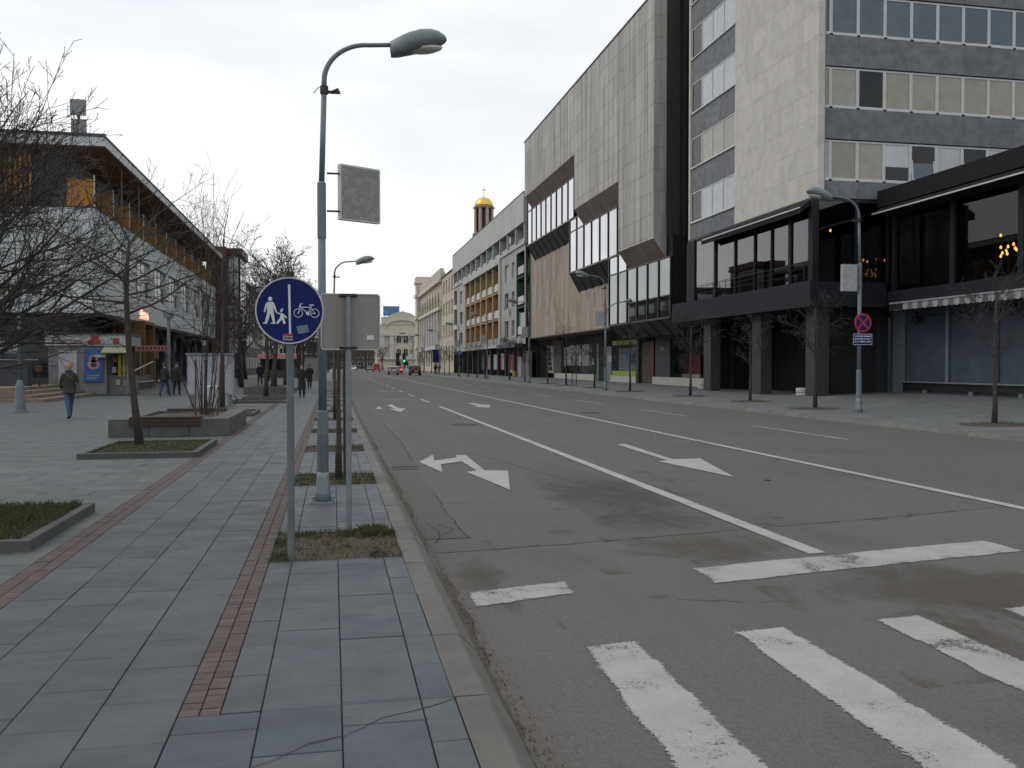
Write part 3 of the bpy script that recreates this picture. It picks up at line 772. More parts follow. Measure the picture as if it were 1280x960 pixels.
for k, (y0, y1) in enumerate(BEDS[:18]):
    lab = 'bare soil tree pit with patchy grass at the foot of the sign posts' if k == 0 else ('grassy tree pit in the kerbside paving just past the lamp post base' if k == 1 else 'small grassy tree pit in the kerbside paving strip beyond the lamp post')
    t = thing('tree_pit', lab, 'tree pit', (.04, (y0 + y1) / 2, 0), 'tree pits along the kerb' if k > 1 else None)
    mb = MB(); soil_sheet(mb, -.515, .572, y0 + .005, y1 - .005, 14 if k < 2 else 5, 14 if k < 2 else 5, .035, k); mb.build('soil', 'soil', t)
    mb = MB()
    if k == 0:
        blades(mb, -.52, .58, y0 - .02, y1 + .02, 9000, .034, 40, lambda u, v: (1.0 if (u < .16 or v > .72 or (v < .16 and u > .75)) else .10) * (.5 + .5 * math.sin(u * 17 + 1) * math.sin(v * 13)) + .04, .005)
        blades(mb, .25, .48, y1 - .35, y1 - .02, 800, .07, 41, None, .005)
    else: blades(mb, -.52, .58, y0, y1, 3200 if k == 1 else (1500 if k < 6 else 400), .045, 40 + k, lambda u, v: .35 + .65 * abs(math.sin(u * 6 + k) * math.cos(v * 7)), .0)
    mb.build('grass', ['grass', 'grass_dry'], t, kind='stuff')
    if k == 0:
        mb = MB(); r = random.Random(8)
        for i in range(70):
            x, y = -.4 + .9 * r.random(), y0 + .1 + 1.0 * r.random(); s = .006 + .018 * r.random() ** 2
            mb.add([(x - s, y, .02), (x + s * .3, y - s, .022), (x + s, y + s * .4, .02), (x, y + s, .021), (x, y, .02 + s)], [(0, 1, 4), (1, 2, 4), (2, 3, 4), (3, 0, 4)])
        mb.build('pebbles', 'debris', t, kind='stuff')

def framed_bed(x0, x1, y0, y1, lab, n, h, seed, group=None, up=.10, dens=None):
    t = thing('planting_bed', lab, 'planting bed', ((x0 + x1) / 2, (y0 + y1) / 2, 0), group)
    w = .10
    for a in ((x0, x1, y0, y0 + w), (x0, x1, y1 - w, y1), (x1 - w, x1, y0 + w + .004, y1 - w - .004), (x0, x0 + w, y0 + w + .004, y1 - w - .004)):
        mb = MB(); mb.box(a[0], a[1], a[2], a[3], -.02, up); mb.build('edging_stone', 'kerb_dark', t, bevel=.008)
    mb = MB(); soil_sheet(mb, x0 + w, x1 - w, y0 + w, y1 - w, 12, 12, .04, seed, up - .03); mb.build('soil', 'soil', t)
    mb = MB(); blades(mb, x0 + w, x1 - w, y0 + w, y1 - w, n, h, seed, dens, up - .02); mb.build('grass', ['grass', 'grass_dry'], t, kind='stuff')
    return t
framed_bed(-4.65, -2.58, 8.33, 10.50, 'lush grass bed edged in dark stone beside the bare tree', 15000, .075, 61, dens=lambda u, v: 1 if u < .88 or v > .5 else .4)
framed_bed(-4.30, -2.33, 16.3, 19.05, 'low grass bed edged in dark stone holding the slanted tree', 6000, .035, 62)
framed_bed(-4.0, -2.45, 28.9, 31.6, 'small grass bed edged in dark stone behind the bench planter', 1500, .035, 63)
framed_bed(-4.3, -1.95, 38.6, 41.0, 'wide grass bed beside the white display case', 1500, .04, 64)
framed_bed(-4.2, -1.95, 43.4, 46.0, 'wide grass bed in front of the farther stone planter', 1200, .04, 65)
framed_bed(-4.2, -2.0, 58.0, 60.5, 'far grass bed beyond the farther stone planter', 600, .04, 66)
# ------------------------------------------------------------------ hotel with glazed podium (right)
hotel = thing('hotel_building', 'stone-clad hotel block with ribbon windows above a dark glazed podium', 'building', (22.8, 39, 0))
def hotel_build():
    H = hotel; X0 = 22.8; Fs = FX(X0); Yp = 39.25; Fp = FY(Yp); TOP = 31.8
    mb = MB(); mb.box(X0 + .32, 46, Yp + .25, 54.4, 9.72, TOP); mb.build('tower_core', 'concrete_shade', H)
    # limestone wall slab: panels in courses
    mb = MB(); mb.box(X0 + .04, X0 + .34, 39.02, 48.0, 9.72, TOP); wall = mb.build('stone_wall', 'mortar', H)
    zs = [9.70]
    while zs[-1] < TOP: zs.append(zs[-1] + 1.28)
    nc = 6; w = 9.02 / nc
    for k in range(len(zs) - 1):
        off = (.5 * w if k % 2 else 0)
        ys = [38.98] + [38.98 + off + w * i for i in range(0 if off else 1, nc + 1) if 38.98 + off + w * i < 47.9] + [48.0]
        for a, b in zip(ys, ys[1:]):
            piece('stone_panel', chamfer_box(b - a - .005, 1.28 - .005, .05, .003, 'limestone', 'x-'), (X0 - RND.random() * .003, (a + b) / 2, zs[k] + .64), wall)
        piece('stone_panel', chamfer_box(.34, 1.275, .05, .003, 'limestone', 'y-'), (X0 + .172, 38.98, zs[k] + .64), wall)
    sills = [10.8 + 3.5 * k for k in range(6)]; WH = 1.9
    # street side: ribbon windows and spandrels
    ya, yb = 48.02, 54.35
    for k, s in enumerate(sills):
        window(H, Fs, ya, yb, s, s + WH, -.08, 'white_frame', 'blind_white', 4, 1, .07, sill=.08,
               pane_fn=lambda i, j, k=k: 'pane_dark' if i == 3 else ('blind_white' if k != 1 else 'blind_tan'))
        z0 = 9.55 if k == 0 else sills[k - 1] + WH + .03; z1 = s - .09
        for i in range(3):
            a = ya + (yb - ya) * i / 3; b = ya + (yb - ya) * (i + 1) / 3
            piece('spandrel_panel', chamfer_box(b - a - .006, z1 - z0, .12, .004, 'grey_stone', 'x-'), (X0 + .02, (a + b) / 2, (z0 + z1) / 2), H)
    mb = MB(); mb.box(X0 - .06, X0 + .6, 54.36, 54.62, 5.6, TOP); mb.build('end_fin', 'limestone', H)
    # side facing the camera
    us = [23.16, 23.62] + [23.62 + 1.452 * i for i in range(1, 14)]
    for k, s in enumerate(sills[:5]):
        z0 = 9.70 if k == 0 else sills[k - 1] - .2 + WH + .05; z1 = s - .2 - .09
        for i in range(0, len(us) - 1, 2):
            a, b = us[i], us[min(i + 2, len(us) - 1)]
            piece('spandrel_panel', chamfer_box(b - a - .006, z1 - z0, .12, .004, 'grey_stone', 'y-'), ((a + b) / 2, Yp + .0 - .02, (z0 + z1) / 2), H)
        for i in range(len(us) - 1):
            pm = ('blind_white', 'blind_tan', 'blind_blue', 'blind_tan', 'blind_white')[k]
            if k == 1 and i == 2: pm = 'pane_dark'
            if k == 0 and i in (4, 6): pm = 'pane_dark'
            if k == 0 and i in (1, 2, 3): pm = 'blind_tan' if i != 3 else 'blind_white'
            wd = window(H, Fp, us[i], us[i + 1], s - .2, s - .2 + WH, -.10, 'white_frame', pm, 1, 1, .085, sill=.05)
            if k in (0, 3) and (i * 7 + k * 5) % 4 == 1 and not (k == 0 and i in (4, 6)):      # blind not fully drawn
                hb = s - .2 + .05 + (.25 + .11 * ((i * 3 + k) % 5)); p = MB(); p.fbox(Fp, us[i] + .06, us[i + 1] - .06, s - .2 + .06, hb, -.068, -.058); p.build('bare_pane', 'pane_dark', wd)
            if k == 0 and i in (4, 6):        # tilted open sash
                t = .30; z0s, z1s = s - .1, s - .32 + WH
                mb = MB()
                def FT(u, z, d, z0s=z0s, z1s=z1s, t=t): return (u, Yp + .02 - d - 0 + t * (z - z0s) / (z1s - z0s) * .6, z)
                mb.fbox(FT, us[i] + .09, us[i] + .16, z0s, z1s, .02, .06); mb.fbox(FT, us[i + 1] - .16, us[i + 1] - .09, z0s, z1s, .02, .06)
                mb.fbox(FT, us[i] + .16, us[i + 1] - .16, z0s, z0s + .07, .02, .06); mb.fbox(FT, us[i] + .16, us[i + 1] - .16, z1s - .07, z1s, .02, .06)
                sash = mb.build('open_sash', 'white_frame', H)
                p = MB(); p.fbox(FT, us[i] + .16, us[i + 1] - .16, z0s + .07, z1s - .07, .035, .045); p.build('pane', 'blind_blue', sash)
    mb = MB(); mb.tube([(23.28, Yp - .05, 9.9), (23.28, Yp - .05, 24)], .02, 6); mb.build('conductor_rod', 'galvanised', H)
    # podium: slabs, fascia, mullions, panes
    mb = MB()
    mb.box(22.2, 33, 38.7, 55.9, 4.45, 5.15); mb.box(26.3, 33, 12, 38.69, 4.52, 5.10); mb.build('podium_floor', 'podium_navy', H)
    mb = MB(); mb.box(22.16, 22.42, 38.5, 55.95, 4.40, 5.62); mb.box(22.425, 26.2, 38.5, 38.68, 4.40, 5.58); mb.build('podium_fascia', 'podium_navy', H)
    mb = MB(); mb.box(26.25, 26.5, 12, 38.66, 4.48, 5.14); mb.build('wing_fascia', 'podium_navy', H)
    mb = MB(); mb.box(22.6, 33, 39.3, 54.3, 9.50, 9.68); mb.box(26.3, 40, 12, 38.66, 9.40, 9.96); mb.build('podium_roof', 'dark_metal', H)
    mb = MB(); mb.box(25.92, 26.28, 12, 38.9, 9.22, 10.02); mb.build('wing_roof_fascia', 'awning_black', H)
    mb = MB(); mb.prism([(25.9, 12, 9.15), (26.5, 12, 9.15), (26.5, 12, 8.78), (25.55, 12, 8.86)], (0, 26.7, 0)); mb.build('wing_awning', 'awning_black', H)
    mb = MB(); mb.box(25.50, 25.56, 12, 38.7, 8.84, 8.90); mb.build('awning_rail', 'white_frame', H)
    mb = MB(); mb.prism([(22.6, 39.0, 9.62), (22.6, 39.0, 9.40), (21.9, 39.0, 8.86), (21.9, 39.0, 9.14)], (0, 11.6, 0)); mb.build('street_awning', 'awning_black', H)
    mb = MB(); mb.box(21.86, 21.90, 39.0, 50.4, 9.10, 9.16); mb.build('awning_rail', 'white_frame', H)
    Fg = FX(22.5); ysm = [53.0, 49.9, 47.2, 44.8, 42.9, 41.0, 39.0]
    mb = MB()
    for i, yv in enumerate(ysm):
        t = (.22 if i in (1, 5) else .10) / 2
        if i == 6: t = .2
        mb.fbox(Fg, yv - t, yv + t, 5.62, 9.52, -.12, .06)
    mb.fbox(Fg, 39.2, 54.2, 9.36, 9.52, -.1, -.02); mb.fbox(Fg, 53.1, 54.3, 5.62, 9.36, -.1, .0)
    mb.build('street_mullions', 'podium_navy', H)
    for a, b in zip(ysm, ysm[1:]):
        p = MB(); p.fbox(Fg, b + .03, a - .03, 5.60, 9.45, -.05, -.03); p.build('pane', 'coated_glass', H)
    mb = MB(); mb.box(22.55, 22.6, 38.95, 39.0, 5.62, 9.5); mb.build('corner_trim', 'white_frame', H)
    Fq = FY(38.95)
    mb = MB()
    for xv in (22.75, 24.85, 26.55): mb.fbox(Fq, xv - .08, xv + .08, 5.58, 9.5, -.1, .05)
    mb.build('side_mullions', 'podium_navy', H)
    for a, b in ((22.83, 24.77), (24.93, 26.47)):
        p = MB(); p.fbox(Fq, a, b, 5.58, 9.48, -.04, -.02); p.build('pane', 'clear_glass', H)
    Fw = FX(26.62); yw = [38.5, 34.35, 30.4, 26.6, 22.8, 19.0]
    mb = MB()
    for i, yv in enumerate(yw): mb.fbox(Fw, yv - .15, yv + .15, 5.1, 9.3, -.2, .08)
    mb.build('wing_mullions', 'podium_navy', H)
    for a, b in zip(yw, yw[1:]):
        p = MB(); p.fbox(Fw, b + .15, a - .15, 5.1, 9.3, -.06, -.04); p.build('pane', 'clear_glass', H)
    # balcony rail inside the street glazing
    mb = MB()
    for i in range(8): mb.box(22.30, 22.325, 39.3 + i * 1.75, 39.325 + i * 1.75, 5.6, 6.55)
    for zz in (6.02, 6.28): mb.box(22.305, 22.32, 39.2, 52.4, zz, zz + .015)
    mb.box(22.30, 22.325, 39.2, 52.4, 6.53, 6.555)
    mb.build('railing', 'black', H)
    # rooms behind the glass
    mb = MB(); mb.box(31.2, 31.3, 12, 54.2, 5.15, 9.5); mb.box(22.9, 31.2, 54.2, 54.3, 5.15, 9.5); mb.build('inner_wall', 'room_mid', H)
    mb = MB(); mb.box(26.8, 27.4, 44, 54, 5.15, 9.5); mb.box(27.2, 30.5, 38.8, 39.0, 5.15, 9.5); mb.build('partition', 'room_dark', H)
    # ground floor: pillars, dark walls
    for i, (yn, X) in enumerate(((39.3, 23.0), (45.05, 23.0), (51.65, 23.0))):
        mb = MB(); mb.box(X, X + .66, yn, yn + 1.05, -.02, 4.45); mb.build('pillar', 'pillar_granite', H, bevel=.01)
    mb = MB(); mb.box(28.8, 29.0, 45.2, 55.4, 0, 4.44); mb.box(23.7, 27.6, 40.4, 40.6, 0, 4.44); mb.build('recessed_wall', 'shop_panel', H)
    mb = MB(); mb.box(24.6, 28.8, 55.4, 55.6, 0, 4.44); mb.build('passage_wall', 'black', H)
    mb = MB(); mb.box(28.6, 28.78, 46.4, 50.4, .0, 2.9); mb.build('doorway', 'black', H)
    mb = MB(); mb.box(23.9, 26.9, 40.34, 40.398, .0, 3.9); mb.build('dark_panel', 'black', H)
    put_text('BOSNA', .62, 'gold_letter', (25.4, 40.32, 2.75), (math.pi / 2, 0, 0), H)
    for i in range(9):
        mb = MB(); mb.box(24.6 + i * .19, 24.6 + i * .19 + .08 + .05 * RND.random(), 40.31, 40.33, 2.05, 2.24); mb.build('small_lettering', 'gold_letter', H)
hotel_build()
# shop under the podium
def hotel_shop():
    XS = 27.6; t = thing('shop_front', 'shaded shop window row with grey frames under the striped awning', 'shop front', (XS, 32, .25)); F = FX(XS)
    mb = MB(); mb.box(XS + .12, XS + .4, 10, 40.39, 0, 4.5); mb.build('back_wall', 'slate_panel', t)
    ys = [yx(p, XS) for p in (1131, 1186, 1247, 1312, 1384, 1470)]; z0 = on_x(1131, 478, XS)[1]
    mb = MB()
    for yv in ys: mb.fbox(F, yv - .08, yv + .08, z0 + .08, 4.4, 0, .12)
    mb.fbox(F, ys[-1], ys[0], z0, z0 + .08, -.02, .16); mb.fbox(F, ys[0] + .1, 39.85, .1, 4.4, 0, .10)
    mb.build('frame', 'galvanised', t)
    for a, b in zip(ys, ys[1:]):
        p = MB(); p.fbox(F, b + .08, a - .08, z0 + .1, 3.95, -.08, -.02); p.build('blind', 'window_blue', t)
        p = MB(); p.fbox(F, b + .08, a - .08, z0 + .09, 3.98, .03, .04); p.build('pane', 'shop_glass', t)
        p = MB(); p.fbox(F, b + .08, a - .08, 4.0, 4.4, 0, .06); p.build('transom_panel', 'slate_panel', t)
    mb = MB(); mb.fbox(F, ys[-1], ys[0], .42, z0 - .002, -.05, .05); mb.build('plinth', 'black', t)
    for a, b in zip(ys, ys[1:]):
        mb = MB(); mb.fbox(F, (a + b) / 2 - .12, (a + b) / 2 + .12, .1, .42, -.05, .08); mb.build('foot', 'kiosk_grey', t)
    a = thing('striped_awning', 'grey and white striped awning drawn over the shop windows', 'awning', (26.4, 32, 4.3))
    X1, X0 = 25.95, XS - .1; y1 = yx(1112, X1); y0 = 16.0; zt = on_x(1112, 380, X1)[1]; zb = on_x(1112, 389, X1)[1]
    mb = MB(); n = 64
    for i in range(n):
        p, q = y0 + (y1 - y0) * i / n, y0 + (y1 - y0) * (i + 1) / n
        mb.quad((X0, p, zt + .22), (X0, q, zt + .22), (X1, q, zt), (X1, p, zt), i % 2)
        w = (q - p) / 4
        for k in range(4):      # scalloped valance
            u, v = p + w * k, p + w * (k + 1); dz = (.03, 0, 0, .03, .03)
            mb.quad((X1 - .01, u, zt), (X1 - .01, v, zt), (X1 - .04, v, zb + dz[k + 1]), (X1 - .04, u, zb + dz[k]), i % 2)
    mb.build('canopy', ['awning_white', 'awning_grey'], a)
    mb = MB(); mb.box(X1 - .05, X1 + .01, y0, y1, zt - .02, zt + .05); mb.build('front_bar', 'awning_white', a)
    mb = MB(); mb.box(X1 - .07, X1 - .055, y1 - .95, y1 - .08, zb + .05, zt - .04); mb.build('name_tag', 'black', a)
    mb = MB(); mb.prism([(X1, y1, zt), (X0, y1, zt + .22), (X0, y1, zt - .1), (X1, y1, zb + .05)], (0, .02, 0)); mb.build('side_cheek', 'awning_grey', a)
    for yv in ((ys[0] + ys[1]) / 2 + .3, (ys[2] + ys[3]) / 2):
        l = thing('spot_lamp', 'black round spot lamp hanging below the striped awning', 'lamp', (XS - .35, yv, 3.8), 'spot lamps below the striped awning')
        m2 = MB(); m2.lathe([(.05, .35), (.06, .2), (.17, .05), (.18, -.1), (.1, -.2)], (XS - .35, yv, 3.8), 12); m2.build('shade', 'black', l, smooth=True)
        m2 = MB(); m2.box(XS - .35, XS, yv - .02, yv + .02, 4.08, 4.12); m2.build('bracket', 'black', l)
hotel_shop()
def pendant(x, y, z, label, n=1, group=None, mat='lamp_warm'):
    t = thing('pendant_lamp', label, 'lamp', (x, y, z), group)
    mb = MB(); mb.tube([(x, y, 9.5), (x, y, z + .12)], .012, 5); mb.build('cord', 'black', t)
    mb = MB(); mb.lathe([(.02, .07), (.045, .02), (.055, -.02), (.035, -.06), (.01, -.08)], (x, y, z), 10); mb.build('bulb', mat, t, smooth=True)
for (px, py, Y) in ((1038, 288, 41.5), (911, 336, 49.5), (1079, 325, 42.3), (1084, 327, 42.6), (1106, 325, 42.3)):
    x, z = on_y(px, py, Y); pendant(x, Y, z, 'warm lit bulb hanging inside the glazed corner of the podium', group='bulbs hanging inside the podium', mat='lamp_warm' if px == 1038 else 'lamp_dim')
for (px, py) in ((1251, 309), (1253, 316), (1251, 320), (1260, 308), (1258, 313), (1259, 317), (1267, 305), (1269, 310), (1271, 312), (1251, 294), (1146, 337), (1150, 337)):
    Y, z = on_x(px, py, 29.0); pendant(29.0, Y, z, 'warm lit bulb of the cluster hanging inside the glazed wing', group='bulb cluster inside the glazed wing')
for (px, py, s) in ((880, 486, 1), (1006, 496, 1.1)):
    x, y = on_ground(px, py); t = thing('round_planter', 'squat cream concrete planter tub at the foot of a hotel pillar', 'planter', (x, y, 0), 'concrete tubs by the hotel pillars')
    for k in range(2):
        mb = MB(); mb.lathe([(.36 * s, .0 + .23 * k), (.40 * s, .03 + .23 * k), (.40 * s, .19 + .23 * k), (.36 * s, .22 + .23 * k)], (x, y, 0), 18); mb.build('ring', 'cream_planter', t, smooth=False)
    mb = MB(); mb.lathe([(.33 * s, .44), (.3 * s, .48)], (x, y, 0), 12); mb.build('soil', 'soil', t)

# ------------------------------------------------------------------ stepped stone bank
bank = thing('bank_building', 'stepped stone-panelled office block with mirrored glass bays', 'building', (23, 84, 0))
def bank_build():
    B = bank; XB, XG, XL = 22.5, 23.45, 24.45; TOP = 28.05
    steps = [(81.7, 103.9, 21.55, 20.22), (68.42, 81.7, 16.33, 14.86), (60.4, 68.42, 10.66, 9.30)]     # y0, y1, z front edge, z soffit inner edge
    # core
    mb = MB(); mb.box(XL + .06, 50, 59.45, 110.2, 5.05, TOP - .3); mb.build('core', 'bronze_dark', B)
    # upper stone mass
    for (y0, y1, zf, zi) in steps:
        e0 = .02 if y0 == 60.4 else 0
        mb = MB(); mb.prism([(XB + .05, y0 + e0, zf + .02), (XB + .05, y0 + e0, TOP - .02), (XL + .05, y0 + e0, TOP - .02), (XL + .05, y0 + e0, zi + .02), (XG, y0 + e0, zi + .02)], (0, y1 - y0 - e0, 0))
        up = mb.build('stone_mass', 'mortar', B)
        ncol = max(1, round((y1 - y0) / 1.335)); w = (y1 - y0) / ncol
        z = TOP; k = 0
        while z > zf + .05:
            zb = max(z - 1.56, zf)
            c = 0
            while c < ncol:
                span = 2 if (k < 2 and c + 1 < ncol) else 1
                a, b = y0 + c * w, y0 + (c + span) * w
                piece('stone_panel', chamfer_box(round(b - a - .075, 3), round(z - zb - .016, 3), .06, .004, 'bank_stone', 'x-'), (XB - RND.random() * .008, (a + b) / 2, (z + zb) / 2), up)
                c += span
            z = zb; k += 1
        nb = max(2, round((y1 - y0) / .95))
        for i in range(nb):
            a, b = y0 + (y1 - y0) * i / nb + .006, y0 + (y1 - y0) * (i + 1) / nb - .006
            mb = MB(); mb.prism([(XB - .0, a, zf), (XG, a, zi), (XG + .05, a, zi + .05), (XB + .05, a, zf + .05)], (0, b - a, 0)); mb.build('soffit_board', 'soffit_brown', up)
    z = TOP
    while z > 10.7:      # return facing the camera
        zb = max(z - 1.56, 9.3)
        for (xa, xb) in ((XB, XB + .47), (XB + .47, XG)):
            lo = zb
            if zb < 10.66:
                continue
            piece('stone_panel', chamfer_box(xb - xa - .01, z - zb - .012, .05, .004, 'bank_stone', 'y-'), ((xa + xb) / 2, 60.37, (z + zb) / 2), B)
        z = zb
    mb = MB(); mb.prism([(XB, 60.36, 10.66), (XB, 60.36, 12.45), (XG, 60.36, 12.45), (XG, 60.36, 9.3)], (0, .06, 0)); mb.build('return_panel', 'bank_stone', B)
    mb = MB(); mb.box(XB - .06, XL + .3, 60.2, 104.1, TOP, TOP + .12); mb.build('coping', 'roof_dark', B)
    # mirrored bays
    bays = [(85.2, 106.6, 16.25, 20.25, 9, 102.0, 21.8, 14.35), (71.5, 86.8, 10.9, 14.88, 6, 79.7, 16.1, 8.9), (59.45, 73.75, 5.07, 9.3, 6, 67.1, 10.85, 3.95)]
    F = FX(XG)
    for bi, (y0, y1, z0, z1, n, yu, zu, zl) in enumerate(bays):
        w = (y1 - y0) / n
        mb = MB(); bar = .13
        for i in range(n + 1):
            yv = y0 + w * i; top = zu if yv > yu - .1 else z1
            mb.fbox(F, yv - bar / 2, yv + bar / 2, z0, top, -.1, .07)
        mb.fbox(F, y0, y1, z0 - .16, z0, -.1, .09)
        mb.fbox(F, y0, y1, z1 - .05, z1 + .05, -.1, .05)
        if zu > z1: mb.fbox(F, yu, y1, zu - .08, zu + .05, -.1, .05)
        fr = mb.build('bay_frame', 'bronze', B)
        for i in range(n):
            a, b = y0 + w * i + .06, y0 + w * (i + 1) - .06
            pm = 'mirror_glass'
            p = MB(); p.fbox(F, a, b, z0, z1 - .05, -.03, -.01); p.build('pane', 'mirror_glass_dark_reflection' if bi == 2 else pm, fr)  # lowest bay gets its dark reflection from the pane colour
            if b > yu:
                p = MB(); p.fbox(F, max(a, yu), b, z1 + .05, zu - .08, -.03, -.01); p.build('pane', pm, fr)
        mb = MB(); mb.prism([(XG - .0, y0, z0 - .16), (XG + .9, y0, z0 - .16), (XL + .04, y0, zl)], (0, y1 - y0, 0)); und = mb.build('bay_underside', 'bronze_dark', B)
        for i in range(n + 1):
            yv = min(max(y0 + w * i, y0 + .08), y1 - .08)
            mb = MB(); mb.prism([(XG - .04, yv - .06, z0 - .17), (XG + .06, yv - .06, z0 - .13), (XL + .08, yv - .06, zl + .0), (XL, yv - .06, zl - .06)], (0, .12, 0)); mb.build('rib', 'bronze', und)
        mb = MB(); mb.box(XG + .12, XL + .05, y0, y1 - .02, z0, zu); mb.build('bay_backing', 'bronze_dark', B)
    # lower wall of narrow brown strips
    mb = MB(); mb.box(XL + .03, XL + .5, 73.9, 110.0, 5.05, 16.2); lw = mb.build('lower_wall', 'mortar', B)
    n = 40; y0, y1 = 74.0, 109.0; w = (y1 - y0) / n; rr = random.Random(4)
    for i in range(n):
        zs = [5.0, 5.0 + rr.uniform(1.5, 3.0), 8.6 + rr.uniform(-.4, .8), 12.0 + rr.uniform(-.8, .8), 16.2]
        for a, b in zip(zs, zs[1:]):
            piece('stone_strip', chamfer_box(round(w - .035, 3), round(b - a - .01, 2), .05, .004, 'bank_stone_brown', 'x-'), (XL - rr.random() * .02, y0 + w * (i + .5), (a + b) / 2), lw)
    mb = MB(); mb.box(XL + .0, 30, 59.6, 110, 4.90, 5.04); mb.build('overhang_soffit', 'soffit_brown', B)
    mb = MB(); mb.prism([(XL + .1, 59.6, 4.9), (28, 59.6, 4.9), (28, 59.6, 3.9), (XL + .1, 59.6, 3.9)], (0, 14, 0)); mb.build('overhang_box', 'bronze_dark', B)
    # shopfronts
    XS = 26.5; F = FX(XS)
    mb = MB(); mb.box(XS + .9, XS + 1.1, 59.6, 110, 0, 4.9); mb.build('shop_back_wall', 'room_dark', B)
    def panel(name, ya, yb, z0, z1, d0, d1, mat): 
        q = MB(); q.fbox(F, ya, yb, z0, z1, d0, d1); return q.build(name, mat, B)
    def py(p): return yx(p, XS)
    panel('plinth', 59.7, py(817), 0, .62, -.3, .12, 'cream_planter')
    panel('pane', py(862), py(838), .62, 3.6, -.1, -.08, 'shop_glass')
    panel('dark_wall', py(838), py(820), 0.62, 3.9, -.3, .06, 'shop_panel')
    panel('red_display', py(866), py(845), .9, 2.4, -.7, -.6, 'display_red')
    panel('red_display_base', py(866), py(845), .62, .9, -.7, -.5, 'poster_white')
    panel('door_post', py(817), py(813.5), 0, 3.6, -.4, .0, 'display_red')
    panel('dark_door', py(812), py(799), 0, 3.6, -.3, -.2, 'brown_panel')
    panel('pillar', py(799), py(796), 0, 3.9, -.3, .1, 'shop_panel')
    panel('lime_plinth', py(797), py(766), .62, 1.05, -.2, .06, 'lime')
    panel('plinth', py(797), py(764), 0, .60, -.2, .10, 'cream_planter')
    panel('pane', py(796), py(767), 1.05, 3.5, -.05, -.03, 'shop_glass')
    panel('curtain', py(796), py(768), 1.06, 3.2, -.5, -.45, 'poster_white')
    panel('blue_sticker', py(790), py(782), 2.0, 3.0, -.028, -.02, 'poster_blue')
    panel('lime_sign', py(797), py(764), 3.5, 3.9, -.2, -.1, 'lime')
    panel('door_frame', py(764), py(757), 0, 3.4, -.1, .0, 'galvanised')
    panel('door_pane', py(757), py(748), 0, 3.4, -.1, -.08, 'shop_glass')
    panel('door_frame', py(748), py(746), 0, 3.8, -.1, .0, 'galvanised')
    panel('notice', py(764.5), py(760), 1.9, 2.5, .002, .012, 'poster_white')
    panel('plinth', py(743), py(694), 0, .62, -.2, .08, 'cream_planter')
    panel('pane', py(741), py(703), .62, 3.8, -.08, -.06, 'shop_glass')
    panel('notice', py(726), py(723.5), 1.9, 2.6, -.058, -.05, 'poster_white'); panel('notice', py(742), py(740), 1.6, 2.3, -.05, -.04, 'poster_white')
    panel('brown_pier', py(702), py(693), 0, 4.6, -.3, .05, 'brown_panel')
    panel('banner', py(692), py(684), .6, 4.0, -.1, .02, 'poster_white')
    for k in range(5): panel('banner_figure', py(690.5 - k * .6), py(686 - k * .3), .9 + k * .6, 1.4 + k * .6, .022, .03, 'cloth_navy')
    panel('dim_display', py(682), py(668), 1.4, 3.4, -.3, -.2, 'slate_panel'); panel('brown_pier', py(682), py(668), 0, 1.35, -.3, .02, 'brown_panel')
    panel('white_pier', py(667), py(664), 0, 4.4, -.2, .1, 'poster_white')
    put_text('lago', .5, 'rail_white', (XS - .09, py(829), 3.0), (math.pi / 2, 0, -math.pi / 2), B)
bank_build()
# dark recess between hotel and bank
def recess():
    mb = MB(); mb.box(26.0, 45, 54.62, 59.44, 0, 27.0)
    t = thing('stair_link', 'dark recessed stair link squeezed between hotel and stone office block', 'building', (26, 57, 0))
    mb.build('wall', 'bronze_dark', t)
    for k in range(8):
        m = MB(); m.box(25.93, 25.99, 54.7, 59.4, 4.5 + k * 2.9, 4.62 + k * 2.9); m.build('band', 'bronze', t)
    m = MB(); m.box(25.9, 25.98, 55.6, 57.2, 7.6, 8.5); m.build('dim_sign', 'gold_letter', t)
recess()
